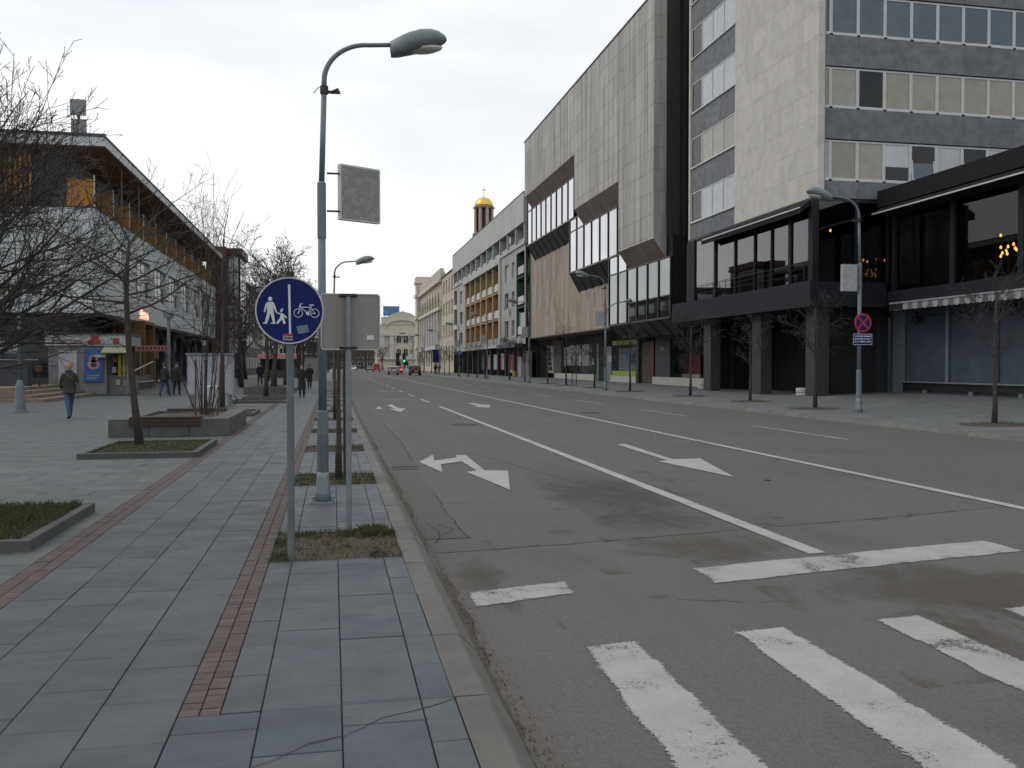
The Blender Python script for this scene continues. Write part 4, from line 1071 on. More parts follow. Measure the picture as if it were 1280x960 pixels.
# ------------------------------------------------------------------ balcony apartment block beyond the bank
def apartments():
    X = 24.0; F = FX(X); TOP = 23.5
    A = thing('apartment_block', 'pale grey apartment block with orange balcony grid and tall blank parapet', 'building', (24, 144, 0))
    y0, y1 = 110.3, 178.5
    mb = MB(); mb.box(X + 1.9, 42, y0, y1, 0, TOP - .2); mb.build('core', 'room_dark', A)
    holes = []; fl = [4.45, 8.35, 12.3, 16.35]
    gz = [(128.2 + i * 5.65, 128.2 + (i + 1) * 5.65) for i in range(6)]
    holes.append((110.9, 116.0, 5.2, 16.3))                      # green loggia column
    holes.append((128.4, 162.0, 4.45, 16.3))                     # orange grid
    holes.append((174.0, 177.8, 4.45, 16.3))
    wins = []
    for k in range(3):
        zb = fl[k] + 1.1
        wins += [(117.4, 119.2, zb, zb + 2.1), (121.4, 124.2, zb - .2, zb + 2.2), (166.2, 169.6, zb, zb + 2.2)]
    mb = MB(); wall_holes(mb, F, y0, y1, 4.3, 17.0, holes + wins, .35); mb.build('wall', 'render_grey', A)
    mb = MB(); mb.fbox(F, y0, y1, 19.75, TOP, -1.8, .25); mb.build('parapet', 'concrete_white', A)
    mb = MB(); mb.fbox(F, y0 - .05, y1 + .05, TOP, TOP + .1, -1.9, .3); mb.build('coping', 'roof_dark', A)
    mb = MB(); mb.fbox(F, y0, y1, 17.0, 17.35, -1.8, .18); mb.build('ledge', 'concrete_white', A)
    mb = MB(); mb.fbox(F, y0, y1, 17.35, 19.75, -1.75, -1.6); mb.build('loggia_back', 'slate_panel', A)
    for i in range(13):
        yv = y0 + .2 + (y1 - y0 - .8) * i / 12
        q = MB(); q.fbox(F, yv, yv + .4, 17.35, 19.75, -1.5, .1); q.build('pier', 'concrete_white', A)
        if i < 12:
            b = yv + (y1 - y0 - .8) / 12
            m = 'teal' if i == 4 else ('blind_white' if i in (9,) else 'pane_dark')
            q = MB(); q.fbox(F, yv + .9, b - .4, 17.4, 19.5, -1.2 if i != 4 else -.4, -1.1 if i != 4 else -.35); q.build('loggia_window', m, A)
            q = MB(); q.fbox(F, yv + .4, b, 17.35, 17.9, -.1, -.05); q.build('rail', 'rail_glass', A)
    # orange grid: each cell side walls, back, rail
    for i, (a, b) in enumerate(gz):
        for k in range(3):
            zb, zt = fl[k] + .05, fl[k + 1] - .1
            col = 'render_orange' if k < 2 or i in (0, 5) else 'render_yellow'
            q = MB(); q.fbox(F, a + .2, b, zb, zt, -1.5, -1.4); cell = q.build('balcony_back', col, A)
            q = MB(); q.fbox(F, b - .12, b - .02, zb, zt, -1.4, -.02); q.build('balcony_side', col, A)
            q = MB(); q.fbox(F, a + 2.6, b - 1.0, zb + .1, zt - .7, -1.39, -1.34); q.build('balcony_door', 'pane_dark', A)
            if k == 0:
                q = MB(); q.fbox(F, a + .25, b - .05, zb, zb + 1.05, -.12, -.06); q.build('rail', 'rail_glass', A)
            else:
                q = MB(); q.fbox(F, a + .4, a + 3.0, zb + .15, zb + 1.25, .02, .10); q.build('rail', 'rail_white', A)
                q = MB(); q.fbox(F, a + 3.0, b - .1, zb + .2, zb + 1.2, -.1, -.06); q.build('rail', 'rail_glass', A)
        q = MB(); q.fbox(F, a - .0, a + .2, 4.45, 16.3, -1.5, .08); q.build('grid_post', 'cream_light', A)
    q = MB(); q.fbox(F, 162.0, 162.2, 4.45, 16.3, -1.5, .08); q.build('grid_post', 'cream_light', A)
    for k in (1, 2):
        q = MB(); q.fbox(F, 128.4, 162, fl[k] - .15, fl[k] + .08, -1.4, .03); q.build('floor_edge', 'render_orange', A)
    q = MB(); q.fbox(F, 126.8, 163.6, 16.3, 16.95, .005, .35); q.build('hood', 'concrete_white', A)
    q = MB(); q.fbox(F, 126.8, 163.4, 4.1, 4.5, .005, .6); q.build('balcony_slab', 'concrete_white', A)
    q = MB(); q.fbox(F, 126.6, 127.6, 4.3, 16.95, .005, .3); q.build('fin', 'concrete_white', A)
    # green loggia
    q = MB(); q.fbox(F, 110.9, 116.0, 5.2, 16.3, -1.6, -1.5); q.build('loggia_back', 'render_green', A)
    q = MB(); q.fbox(F, 115.85, 115.98, 5.2, 16.3, -1.5, -.01); q.build('loggia_side', 'render_green', A)
    for k in range(3):
        zb = 5.3 + k * 3.9
        q = MB(); q.fbox(F, 110.95, 115.9, zb - .2, zb, -1.4, .02); q.build('loggia_floor', 'render_green', A)
        q = MB(); q.fbox(F, 111.0, 114.6, zb + .3, zb + 1.3, .02, .08); q.build('rail', 'rail_white', A)
    window(A, F, 111.0, 114.6, 5.4, 8.4, -.3, 'white_frame', 'blind_blue', 4, 2, .1)
    q = MB(); q.fbox(F, 114.7, 115.9, 5.3, 8.6, -.35, -.3); q.build('teal_panel', 'teal', A)
    q = MB(); q.fbox(F, 174.0, 177.8, 4.45, 16.3, -1.2, -1.1); q.build('loggia_back', 'render_green', A)
    for k in range(3):
        q = MB(); q.fbox(F, 174.1, 177.7, fl[k] + .3, fl[k] + 1.2, -.1, .05); q.build('rail', 'rail_white' if k else 'rail_glass', A)
    for (a, b, c, d) in wins:
        window(A, F, a, b, c, d, -.32, 'white_frame' if a < 160 else 'concrete_shade', 'pane_dark' if c < 10 else 'blind_white', 1 if b - a < 2.2 else 2, 1, .09, sill=.3)
    for (a, c) in ((116.6, 4.8), (119.8, 8.7), (112.3, 4.6)):
        q = MB(); q.fbox(F, a, a + .9, c, c + .65, .02, .4); q.build('air_conditioner', 'rail_white', A)
    mb = MB(); q = MB(); q.lathe([(.0, 0), (.3, .05), (.45, .16)], (0, 0, 0), 14); 
    # ground floor: dark shops, posters, canopy
    G = FX(X + .8)
    def panel(name, p0, p1, z0, z1, d0, d1, mat):
        q = MB(); q.fbox(G, yx(p1, X + .8), yx(p0, X + .8), z0, z1, d0, d1); return q.build(name, mat, A)
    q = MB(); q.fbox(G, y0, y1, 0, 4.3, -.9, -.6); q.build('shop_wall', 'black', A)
    for i in range(10):
        yv = 119 + i * 6.1
        q = MB(); q.fbox(G, yv, yv + .5, 0, 4.3, -.5, .5); q.build('shop_pier', 'shop_panel', A)
        q = MB(); q.fbox(G, yv + .5, yv + 6.0, .3, 3.6, -.4, -.35); q.build('shop_pane', 'pane_dark', A)
    for (p0, p1, z0, z1, m) in ((604.5, 608, .8, 3.3, 'render_green'), (612, 615.3, .9, 3.2, 'poster_pink'), (620, 624, .9, 3.2, 'poster_white'), (629, 633, .9, 3.3, 'poster_white'), (638.8, 644.5, .9, 3.1, 'poster_red')):
        panel('poster', p0, p1, z0, z1, .3, .36, m)
    panel('poster', 629, 630.5, .9, 3.0, .37, .38, 'poster_red'); panel('poster_base', 639, 644, .55, .9, .3, .36, 'poster_white')
    panel('yellow_bin', 648.5, 651.5, 0, .75, .3, .9, 'hi_vis')
    panel('brown_bay', 645, 651, 0, 3.9, -.4, .2, 'brown_panel')
    panel('white_pier', 652, 656, 0, 2.7, .1, .5, 'poster_white'); panel('dim_bay', 656.5, 665, 0, 3.4, .0, .3, 'kiosk_grey')
    q = MB(); q.fbox(F, 112, 124.8, 3.9, 4.4, .1, 1.1); q.build('shop_canopy', 'shop_panel', A)
    for i in range(9):
        q = MB(); q.fbox(F, 113 + i * 1.1, 113.6 + i * 1.1, 4.45, 4.8, .6, .7); q.build('canopy_letter', 'galvanised', A)
    q = MB(); q.fbox(F, 121.8, 125.4, 4.3, 5.4, .3, .5); sg = q.build('square_sign', 'shop_panel', A)
    put_text('A', .9, 'rail_white', (X - .52, 123.6, 4.85), (math.pi / 2, 0, -math.pi / 2), sg)
    q = MB(); q.fbox(F, 164, 174, 3.6, 4.2, .1, .4); q.build('blue_sign', 'sign_blue2', A)
    t = thing('satellite_dish', 'white satellite dish in the top floor loggia', 'dish', (23.7, 117.4, 17.6))
    d = MB(); n = 14
    for j, (r, dd) in enumerate(((0, .0), (.28, .05), (.45, .15))): pass
    d.tube([(23.75, 117.4, 17.6), (23.75, 117.4, 18.1)], .03, 6); d.build('mast', 'galvanised', t)
    d = MB(); d.tube([(23.65, 117.4, 18.3), (23.55, 117.4, 18.3), (23.42, 117.4, 18.3)], [.12, .38, .5], 16); d.build('dish', 'rail_white', t)
    for (yv, x) in ((170, 26), (164, 27)):
        t = thing('roof_antenna', 'thin roof aerial standing on the apartment parapet', 'antenna', (x, yv, 23.3), 'roof aerials on the apartment block')
        d = MB(); d.tube([(x, yv, 23.2), (x, yv, 26.2)], .04, 5); d.build('mast', 'galvanised', t)
        for k in range(4): d = MB(); d.tube([(x - .9, yv - .5, 25.9 - k * .45), (x + .9, yv + .5, 25.9 - k * .45)], .025, 4); d.build('rod', 'galvanised', t)
apartments()

# ------------------------------------------------------------------ cream house, palace, far facade, church
def cream_house():
    F = FX(24.05); A = thing('cream_house', 'plain cream house with rows of narrow windows beside the balcony block', 'building', (24, 188, 0))
    y0, y1, T = 178.7, 198.5, 20.9
    mb = MB(); mb.box(24.4, 40, y0, y1, 0, T); mb.build('core', 'room_dark', A)
    wins = [(y0 + 1.5 + i * 4.6, y0 + 3.7 + i * 4.6, 2.6 + k * 4.75, 5.6 + k * 4.75) for i in range(4) for k in range(4)]
    mb = MB(); wall_holes(mb, F, y0, y1, 0, T, wins, .3); mb.build('wall', 'cream', A)
    for w in wins: window(A, F, *w, -.28, 'cream_light', 'pane_dark', 1, 2, .12)
    mb = MB(); mb.fbox(F, y0, y1, T, T + .3, -16, .2); mb.build('roof', 'roof_dark', A)
cream_house()
def palace():
    F = FX(24.0); A = thing('palace_building', 'ornate cream palace with pointed arches, white columns and battlements', 'building', (24, 228, 0))
    y0, y1, T = 198.7, 252, 22.0
    mb = MB(); mb.box(24.9, 44, y0, y1, 0, T); mb.build('core', 'cream', A)
    n = 8; w = (y1 - 6 - y0) / n
    wins = []
    for i in range(n):
        a = y0 + w * i
        wins.append((a + w * .2, a + w * .8, 7.4, 13.4))
        wins.append((a + w * .25, a + w * .75, 1.2, 4.8))
    mb = MB(); wall_holes(mb, F, y0, y1, 0, 14.6, wins, .7); mb.build('wall', 'cream', A)
    for i in range(n):
        a = y0 + w * i
        window(A, F, a + w * .2, a + w * .8, 7.4, 13.4, -.6, 'palace_white', 'blind_white', 2, 3, .25)
        window(A, F, a + w * .25, a + w * .75, 1.2, 4.8, -.6, 'cream_light', 'pane_dark', 2, 1, .2)
        q = MB(); q.fbox(F, a + w * .9, a + w * 1.1, 6.2, 14.0, .002, .45); q.build('pilaster', 'palace_white', A)
        # pointed arch
        m = MB(); c = a + w / 2; hw = w * .42
        pts = [(c - hw, 14.7), (c - hw, 16.2), (c - hw * .7, 17.6), (c - hw * .3, 18.6), (c, 19.2), (c + hw * .3, 18.6), (c + hw * .7, 17.6), (c + hw, 16.2), (c + hw, 14.7)]
        for p, q2 in zip(pts, pts[1:]):
            v = Vector((q2[0] - p[0], q2[1] - p[1])).normalized(); nx, nz = -v.y * .42, v.x * .42
            m.prism([F(p[0], p[1], .002), F(q2[0], q2[1], .002), F(q2[0] - nx, q2[1] - nz, .002), F(p[0] - nx, p[1] - nz, .002)], (-.4, 0, 0))
        m.build('arch', 'cream_light', A)
        q = MB(); q.poly([F(p[0] * .85 + c * .15, p[1] - .3, .06) for p in pts]); q.build('arch_recess', 'brown_panel', A)
    q = MB(); q.fbox(F, y0, y1, 14.6, 20.4, -.8, 0); q.build('arcade_wall', 'cream', A)
    q = MB(); q.fbox(F, y0, y1, 14.0, 14.7, .005, .7); q.build('cornice', 'cream_light', A)
    q = MB(); q.fbox(F, y0, y1, 5.2, 6.0, .005, .6); q.build('cornice', 'palace_white', A)
    q = MB(); q.fbox(F, y0, y1, 20.2, 21.0, .005, .8); q.build('cornice', 'cream_light', A)
    q = MB(); q.fbox(F, y0, y1, 21.0, 22.6, -.8, .3); q.build('parapet', 'cream', A)
    for i in range(20):
        a = y0 + (y1 - 5 - y0) * i / 20; q = MB(); q.fbox(F, a, a + 1.3, 22.6, 23.3, -.5, .3); q.build('merlon', 'cream_light', A)
    q = MB(); q.fbox(F, y1 - 5, y1 + .5, 0, 25.0, -5, 1.0); q.build('corner_tower', 'cream', A)
    for z in (6, 14.2, 20.4, 24.2):
        q = MB(); q.fbox(F, y1 - 5.4, y1 + .9, z, z + .8, -5, 1.4); q.build('tower_band', 'cream_light', A)
    for k in range(3):
        q = MB(); q.fbox(F, y1 - 5.2 + k * 2.1, y1 - 4 + k * 2.1, 25, 26, -4, 1.2); q.build('merlon', 'cream_light', A)
palace()
def far_facade():
    Y = 330; F = FY(Y); A = thing('gabled_facade', 'far cream facade with a curved gable and big arched window closing the street', 'building', (25, 330, 0))
    x0, x1 = 16.0, 46.0
    q = MB(); q.fbox(F, x0, x1, 0, 16.5, -20, 0); q.build('wall', 'far_cream', A)
    c = 25.2
    g = [(17.6, 16.5), (17.6, 19.2), (20, 19.4), (22, 20.6), (c, 21.4), (28.4, 20.6), (30.4, 19.4), (32.8, 19.2), (32.8, 16.5)]
    q = MB(); q.prism([F(x, z, .3) for x, z in g], (0, 3, 0)); q.build('gable', 'far_cream', A)
    for (gx, z) in ((c, 17.5),):
        m = MB(); pts = [(c + 6.2 * math.cos(math.pi * k / 12), 15.0 + 3.0 * math.sin(math.pi * k / 12)) for k in range(13)]
        for p, q2 in zip(pts, pts[1:]): m.prism([F(p[0], p[1], .31), F(q2[0], q2[1], .31), F(q2[0], q2[1] + .6, .31), F(p[0], p[1] + .6, .31)], (0, -.5, 0))
        m.build('gable_moulding', 'cream_light', A)
    m = MB(); pts = [(c + 2.9 * math.cos(math.pi * k / 12), 11.3 + 2.9 * math.sin(math.pi * k / 12)) for k in range(13)]; pi_ = [(c + 2.2 * math.cos(math.pi * k / 12), 11.3 + 2.2 * math.sin(math.pi * k / 12)) for k in range(13)]
    for k in range(12): m.prism([F(*pts[k], .31), F(*pts[k + 1], .31), F(*pi_[k + 1], .31), F(*pi_[k], .31)], (0, -.6, 0))
    m.build('arch', 'palace_white', A)
    for s in (-1, 1):
        for (z0, z1) in ((9.8, 12.2), (5.0, 7.6)):
            m = MB(); cx = c + s * 1.25; hw = .7; pp = [(cx - hw, z0), (cx + hw, z0), (cx + hw, z1 - .5), (cx + hw * .6, z1 - .1), (cx, z1), (cx - hw * .6, z1 - .1), (cx - hw, z1 - .5)]
            m.prism([F(x, z, .32) for x, z in pp], (0, -.04, 0)); w = m.build('window', 'pane_dark', A)
            m = MB(); m.fbox(F, cx - .08, cx + .08, z0, z1 - .1, .37, .45); m.build('frame', 'palace_white', w)
        m = MB(); cx = c + s * 1.4; m.prism([F(x, z, .32) for x, z in ((cx - .9, .0), (cx + .9, 0), (cx + .9, 2.0), (cx + .5, 2.8), (cx, 3.1), (cx - .5, 2.8), (cx - .9, 2.0))], (0, -.05, 0)); m.build('doorway', 'pane_dark', A)
    for x in (17.2, 20.5, 29.4, 33.2, 36.5):
        m = MB(); m.fbox(F, x, x + 1.5, 4.2, 12.2, .31, .9); m.build('pilaster', 'palace_white', A)
    for z in (3.6, 12.3): 
        m = MB(); m.fbox(F, x0, x1, z, z + .6, .31, 1.2); m.build('cornice', 'palace_white', A)
    b = thing('blue_roof_sign', 'blue hoarding standing on the roof behind the curved gable', 'billboard', (21.5, 336, 19))
    m = MB(); m.box(18.6, 24.6, 336, 336.5, 20.0, 23.6); m.build('panel', 'billboard_blue', b)
    m = MB(); m.box(19.3, 20.2, 335.9, 335.98, 21.0, 21.6); m.build('mark', 'poster_white', b)
    for x in (19, 24): m = MB(); m.box(x, x + .2, 336.1, 336.4, 16.5, 20); m.build('support', 'galvanised', b)
far_facade()
def church():
    x, y = 42.3, 250; A = thing('church_tower', 'reddish stone church bell tower with a gold dome rising behind the apartments', 'church tower', (x, y, 0))
    q = MB(); q.lathe([(4.4, 0), (4.4, 34.0), (3.9, 35.2), (3.9, 36.2), (3.3, 38.0), (3.3, 38.8)], (x, y, 0), 8); q.build('shaft', 'church_stone', A)
    q = MB(); q.lathe([(2.2, 38.6), (2.2, 46.3)], (x, y, 0), 8); q.build('belfry_core', 'black', A)
    for k in range(8):
        a = 2 * math.pi * k / 8 + .2
        q = MB(); q.tube([(x + 2.55 * math.cos(a), y + 2.55 * math.sin(a), 38.7), (x + 2.55 * math.cos(a), y + 2.55 * math.sin(a), 46.0)], .42, 8); q.build('column', 'church_pale', A)
        for d in (-.25, .25):
            b = a + math.pi / 8 + d; q = MB(); q.tube([(x + 2.5 * math.cos(b), y + 2.5 * math.sin(b), 38.7), (x + 2.5 * math.cos(b), y + 2.5 * math.sin(b), 45.6)], .2, 6); q.build('column', 'church_stone', A)
    for z in (38.4, 45.8): q = MB(); q.lathe([(2.7, 0), (3.1, .2), (3.1, .5), (2.8, .7)], (x, y, z), 16); q.build('cornice', 'church_stone', A)
    q = MB(); q.lathe([(2.7 * math.cos(t), 46.5 + 2.7 * math.sin(t)) for t in [i * math.pi / 2 / 8 for i in range(8)]] + [(.18, 49.1), (.12, 49.6)], (x, y, 0), 20); q.build('dome', 'gold', A, smooth=True)
    q = MB(); q.tube([(x, y, 49.4), (x, y, 52.4)], .09, 6); q.box(x - .7, x + .7, y - .06, y + .06, 51.2, 51.4); q.build('cross', 'gold', A)
church()
# further blocks along both sides so that the street does not end in a void
def block(name, lab, x0, x1, y0, y1, T, mat, side, nf, nb, pm='pane_dark'):
    A = thing(name, lab, 'building', ((x0 + x1) / 2, y0, 0))
    q = MB(); q.box(x0, x1, y0, y1, 0, T)
    q.build('wall', mat, A)
    F = FXL(x1) if side < 0 else FX(x0)
    for k in range(nf):
        for i in range(nb):
            a = y0 + (y1 - y0) * (i + .2) / nb; b = y0 + (y1 - y0) * (i + .8) / nb; z = T * (k + .3) / nf
            window(A, F, a, b, z, z + T / nf * .5, .01, 'white_frame', pm, 2, 1, .12)
    F = FY(y0); m = max(2, int((x1 - x0) / 4))
    for k in range(nf):
        for i in range(m):
            a = x0 + (x1 - x0) * (i + .2) / m; b = x0 + (x1 - x0) * (i + .8) / m; z = T * (k + .3) / nf
            window(A, F, a, b, z, z + T / nf * .5, .01, 'white_frame', pm, 2, 1, .12)
    q = MB(); q.box(x0 - .3, x1 + .3, y0 - .3, y1 + .3, T, T + .4); q.build('roof', 'roof_dark', A)
block('office_block', 'dim grey office block with lit window rows beyond the red stair tower', -26, -13.2, 138, 176, 14.0, 'slate_panel', -1, 4, 7, 'blind_white')
block('old_house', 'low cream house far along the tree lined walk', -28, -15, 184, 230, 10.0, 'cream', -1, 3, 8)
block('grey_house', 'grey house at the far end of the walk', -26, -10, 300, 340, 12.0, 'render_grey', -1, 3, 6)
block('distant_block', 'dim distant block closing the view above the red van', -14, 22, 395, 420, 11.0, 'brown_panel', 1, 3, 3)

# ------------------------------------------------------------------ left: white building with timber balconies
def left_building():
    X = -13.5; F = FXL(X); Yc = 55.0; Fc = FY(Yc); Y1 = 109.5
    L = thing('white_building', 'white modern building with overhanging roof, slate top floor and timber balcony screens', 'building', (-14, 56, 0))
    XW = -15.0
    q = MB(); q.box(-40, X - .3, Yc + .3, Y1, 4.75, 10.6); q.build('core', 'room_dark', L)
    wins = [(60.8, 63.9, 6.5, 9.2)] + [(66.4 + 6.3 * i, 71.6 + 6.3 * i, 6.5, 9.15) for i in range(6)]
    mb = MB(); wall_holes(mb, F, Yc, Y1, 4.72, 10.7, wins, .28); L1 = mb.build('street_wall', 'left_white', L)
    mb = MB(); wall_holes(mb, Fc, -40, X, 4.60, 10.62, [], .2); mb.build('end_wall', 'left_white', L)
    for i in range(1, 7): q = MB(); q.fbox(Fc, X - i * 3.4 - .012, X - i * 3.4 + .012, 4.6, 10.6, .001, .004); q.build('panel_joint', 'slate_panel', L)
    for z in (6.6, 8.6): q = MB(); q.fbox(Fc, -40, X - .02, z - .01, z + .01, .001, .004); q.build('panel_joint', 'slate_panel', L)
    for w in wins: window(L, F, *w, -.24, 'louvre_white', 'blind_white', 4, 2, .10, pane_fn=lambda i, k: 'pane_dark' if (i + k) % 3 == 0 else 'blind_white')
    q = MB(); q.box(-40, X - .002, Yc + .02, Y1, 10.55, 10.72); q.build('balcony_floor', 'slate_panel', L)
    q = MB(); q.fbox(F, Yc, Y1, 10.70, 10.78, -.15, .03); q.build('coping', 'slate_panel', L)
    # top floor
    q = MB(); q.box(-40, XW, Yc + .25, Y1, 10.7, 13.95); q.build('top_floor_wall', 'slate_panel', L)
    Fw = FXL(XW)
    for i in range(9):
        a = Yc + 1.0 + i * 6.0
        for k in range(7):
            q = MB(); q.fbox(Fw, a, a + 5.8, 12.35 + k * .19, 12.35 + k * .19 + .085, .01, .10); q.build('louvre_slat', 'louvre_white', L)
        q = MB(); q.fbox(Fw, a - .08, a, 10.75, 13.8, .0, .12); q.build('louvre_post', 'dark_metal', L)
    for i in range(12):
        a = Yc + .35 + i * 4.55
        q = MB(); q.box(XW + .02, X - .02, a, a + .09, 10.78, 12.35); scr = q.build('timber_screen', 'wood_panel', L)
        q = MB(); q.box(X - .018, X + .03, a - .01, a + .10, 10.78, 12.6); q.build('screen_post', 'white_frame', scr)
    # timber slats on the end wall
    for i in range(26):
        x = -16.7 - i * .26; q = MB(); q.box(x - .15, x, Yc - .02, Yc + .22, 10.65, 13.7); q.build('timber_slat', 'wood_panel', L)
    # roof
    q = MB(); q.prism([(-12.5, 53.7, 13.9), (-12.5, 53.7, 14.42), (-40, 53.7, 14.55), (-40, 53.7, 13.7)], (0, 57.5, 0)); q.build('roof', 'fascia_white', L)
    q = MB(); q.prism([(-12.56, 53.78, 13.86), (-40, 53.78, 13.66), (-40, 53.78, 13.69), (-12.56, 53.78, 13.89)], (0, 57, 0)); q.build('soffit', 'wood_soffit', L)
    q = MB(); q.box(-40, -12.44, 53.64, 53.698, 14.42, 14.58); q.box(-12.498, -12.44, 53.699, 111.2, 14.40, 14.47); q.build('roof_edge', 'slate_panel', L)
    for yv in (59.5, 64.5): q = MB(); q.tube([(-12.9, yv, 10.7), (-12.9, yv, 13.9)], .035, 6); q.build('balcony_pole', 'galvanised', L)
    # ground floor, recessed
    q = MB(); q.box(-40, -15.2, Yc + 1.4, Y1, 0, 4.72); q.build('ground_floor_wall', 'shop_panel', L)
    q = MB(); q.box(-40, X - .01, Yc + .05, Y1 - .05, 4.50, 4.70); q.build('ground_soffit', 'black', L)
    Fg = FXL(-15.2)
    for i in range(9):
        a = 67 + i * 4.6; q = MB(); q.fbox(Fg, a, a + 4.2, .5, 3.9, .01, .05); q.build('shop_pane', 'pane_dark', L)
        q = MB(); q.fbox(Fg, a + 4.2, a + 4.5, 0, 4.4, .01, .3); q.build('shop_pier', 'slate_panel', L)
        q = MB(); q.fbox(Fg, a + .5, a + .9, 1.0, 2.6, .06, .08); q.build('shop_notice', 'poster_white', L)
    Fe = FY(Yc + 1.4)
    for i in range(4):
        a = -18.6 - i * 3.3; q = MB(); q.fbox(Fe, a, a + 3.1, .9, 3.9, .01, .05); q.build('end_pane', 'pane_dark', L)
    q = MB(); q.fbox(Fe, -19.5, -17.9, 2.3, 3.0, .06, .08); q.build('end_sign', 'poster_white', L)
    # timber entrance portal with ramp
    y0 = 66.0
    q = MB(); q.box(-14.6, -12.9, y0, y0 + .35, 0, 4.45); q.box(-14.6, -12.9, y0 + 3.4, y0 + 3.75, 0, 4.45); q.box(-14.6, -12.9, y0, y0 + 3.75, 4.46, 4.71); q.build('entrance_portal', 'portal_wood', L)
    q = MB(); q.box(-15.15, -14.7, y0 + .35, y0 + 3.4, 0, 4.4); q.build('entrance_door', 'wood_soffit', L)
    tx = text_mesh('Arena', 1.05, 'neon_red', 'neon_sign', .05)
    s = bpy.data.objects.new('neon_sign', tx); COL.objects.link(s); s.location = (-13.4, 68.6, 5.25); s.rotation_euler = (math.pi / 2, 0, math.pi / 2)
    ORG[s.name] = Vector(s.location); props(s, 'glowing red script sign above the timber entrance', 'sign')
    r = thing('access_ramp', 'dark access ramp with a white handrail beside the kiosk', 'ramp', (-13.2, 62, 0))
    q = MB(); q.prism([(-13.9, 57.0, 0), (-13.9, 66, 0), (-13.9, 66, .9)], (1.5, 0, 0)); q.build('ramp', 'slate_panel', r)
    q = MB(); q.tube([(-12.35, 57, .95), (-12.35, 66, 1.85)], .04, 6); q.build('handrail', 'rail_white', r)
    q = MB(); q.tube([(-12.3, 57, .5), (-12.3, 66, .5)], .03, 6); q.build('lower_rail', 'rail_white', r)
    for k in range(4): q = MB(); q.tube([(-12.35, 57.2 + k * 2.8, 0), (-12.35, 57.2 + k * 2.8, .97 + k * .28)], .03, 6); q.build('baluster', 'galvanised', r)
    # rooftop gear
    YA = 56.5; zz = lambda py: on_y(98, py, YA)[1]; xx = lambda px: on_y(px, 150, YA)[0]; x = xx(98.5)
    g = thing('antenna_panels', 'two stacked grey aerial panels on a mast on the white building roof', 'antenna', (x, YA, 14.5))
    q = MB(); q.tube([(x, YA, 14.4), (x, YA, zz(124))], .09, 8); q.build('mast', 'galvanised', g)
    q = MB(); q.box(xx(89), xx(108.5), YA - .25, YA - .12, zz(145), zz(125.5)); q.build('panel', 'aerial_grey', g)
    q = MB(); q.box(xx(90), xx(109), YA - .25, YA - .12, 14.4, zz(150)); q.build('panel', 'aerial_grey', g)
    q = MB(); q.tube([(xx(85), YA, zz(148)), (xx(85), YA, zz(131))], .02, 4); q.tube([(xx(85), YA, zz(147)), (xx(90), YA, zz(147))], .02, 4); q.tube([(xx(85), YA, zz(134)), (xx(89), YA, zz(134))], .02, 4); q.build('whip', 'galvanised', g)
    for k in range(6): q = MB(); q.tube([(xx(91 + k * 3), YA - .18, zz(148)), (xx(91 + k * 3), YA - .18, zz(144))], .015, 4); q.build('connector', 'black', g)
    x2, _ = on_y(77, 163, 56.5); g = thing('roof_unit', 'rounded grey fan unit on the roof beside the aerial panels', 'roof unit', (x2, 56.5, 14.5))
    q = MB(); q.lathe([(.3, 0), (.36, .1), (.36, .55), (.28, .68)], (x2, 56.5, 14.55), 14); q.build('drum', 'kiosk_grey', g, smooth=True)
    q = MB(); q.box(x2 + .36, x2 + .6, 56.3, 56.6, 14.55, 15.1); q.build('motor', 'black', g)
    x3, _ = on_y(113, 168, 56.5); q = MB(); q.box(x3 - .2, x3 + .25, 56.2, 56.6, 14.5, 14.85); q.tube([(x3 - .2, 56.4, 14.7), (x3 + .3, 56.4, 14.9)], .08, 6)
    lone(q, 'roof_vent', 'slate_panel', 'small dark vent box on the roof edge right of the aerial panels', 'vent', base=(x3, 56.4, 14.5))
    # red stair tower
    T = thing('stair_tower', 'dark red framed glass stair tower at the end of the white building', 'building', (-13, 112, 0))
    q = MB(); q.box(-14.5, -12.3, 109.8, 111.2, 0, 15.6); q.build('red_pier', 'dark_red', T)
    q = MB(); q.box(-14.5, -10.6, 111.2, 119, 14.8, 15.6); q.build('red_beam', 'dark_red', T)
    q = MB(); q.box(-14.5, -11.0, 111.6, 119, 0, 14.8); q.build('glass_core', 'slate_panel', T)
    window(T, FY(111.55), -12.3, -11.0, 3, 14.7, .02, 'dark_metal', 'blind_white', 2, 6, .08)
    window(T, FXL(-10.95), 111.7, 118.9, 3, 14.7, .02, 'dark_metal', 'pane_dark', 3, 6, .08)
left_building()

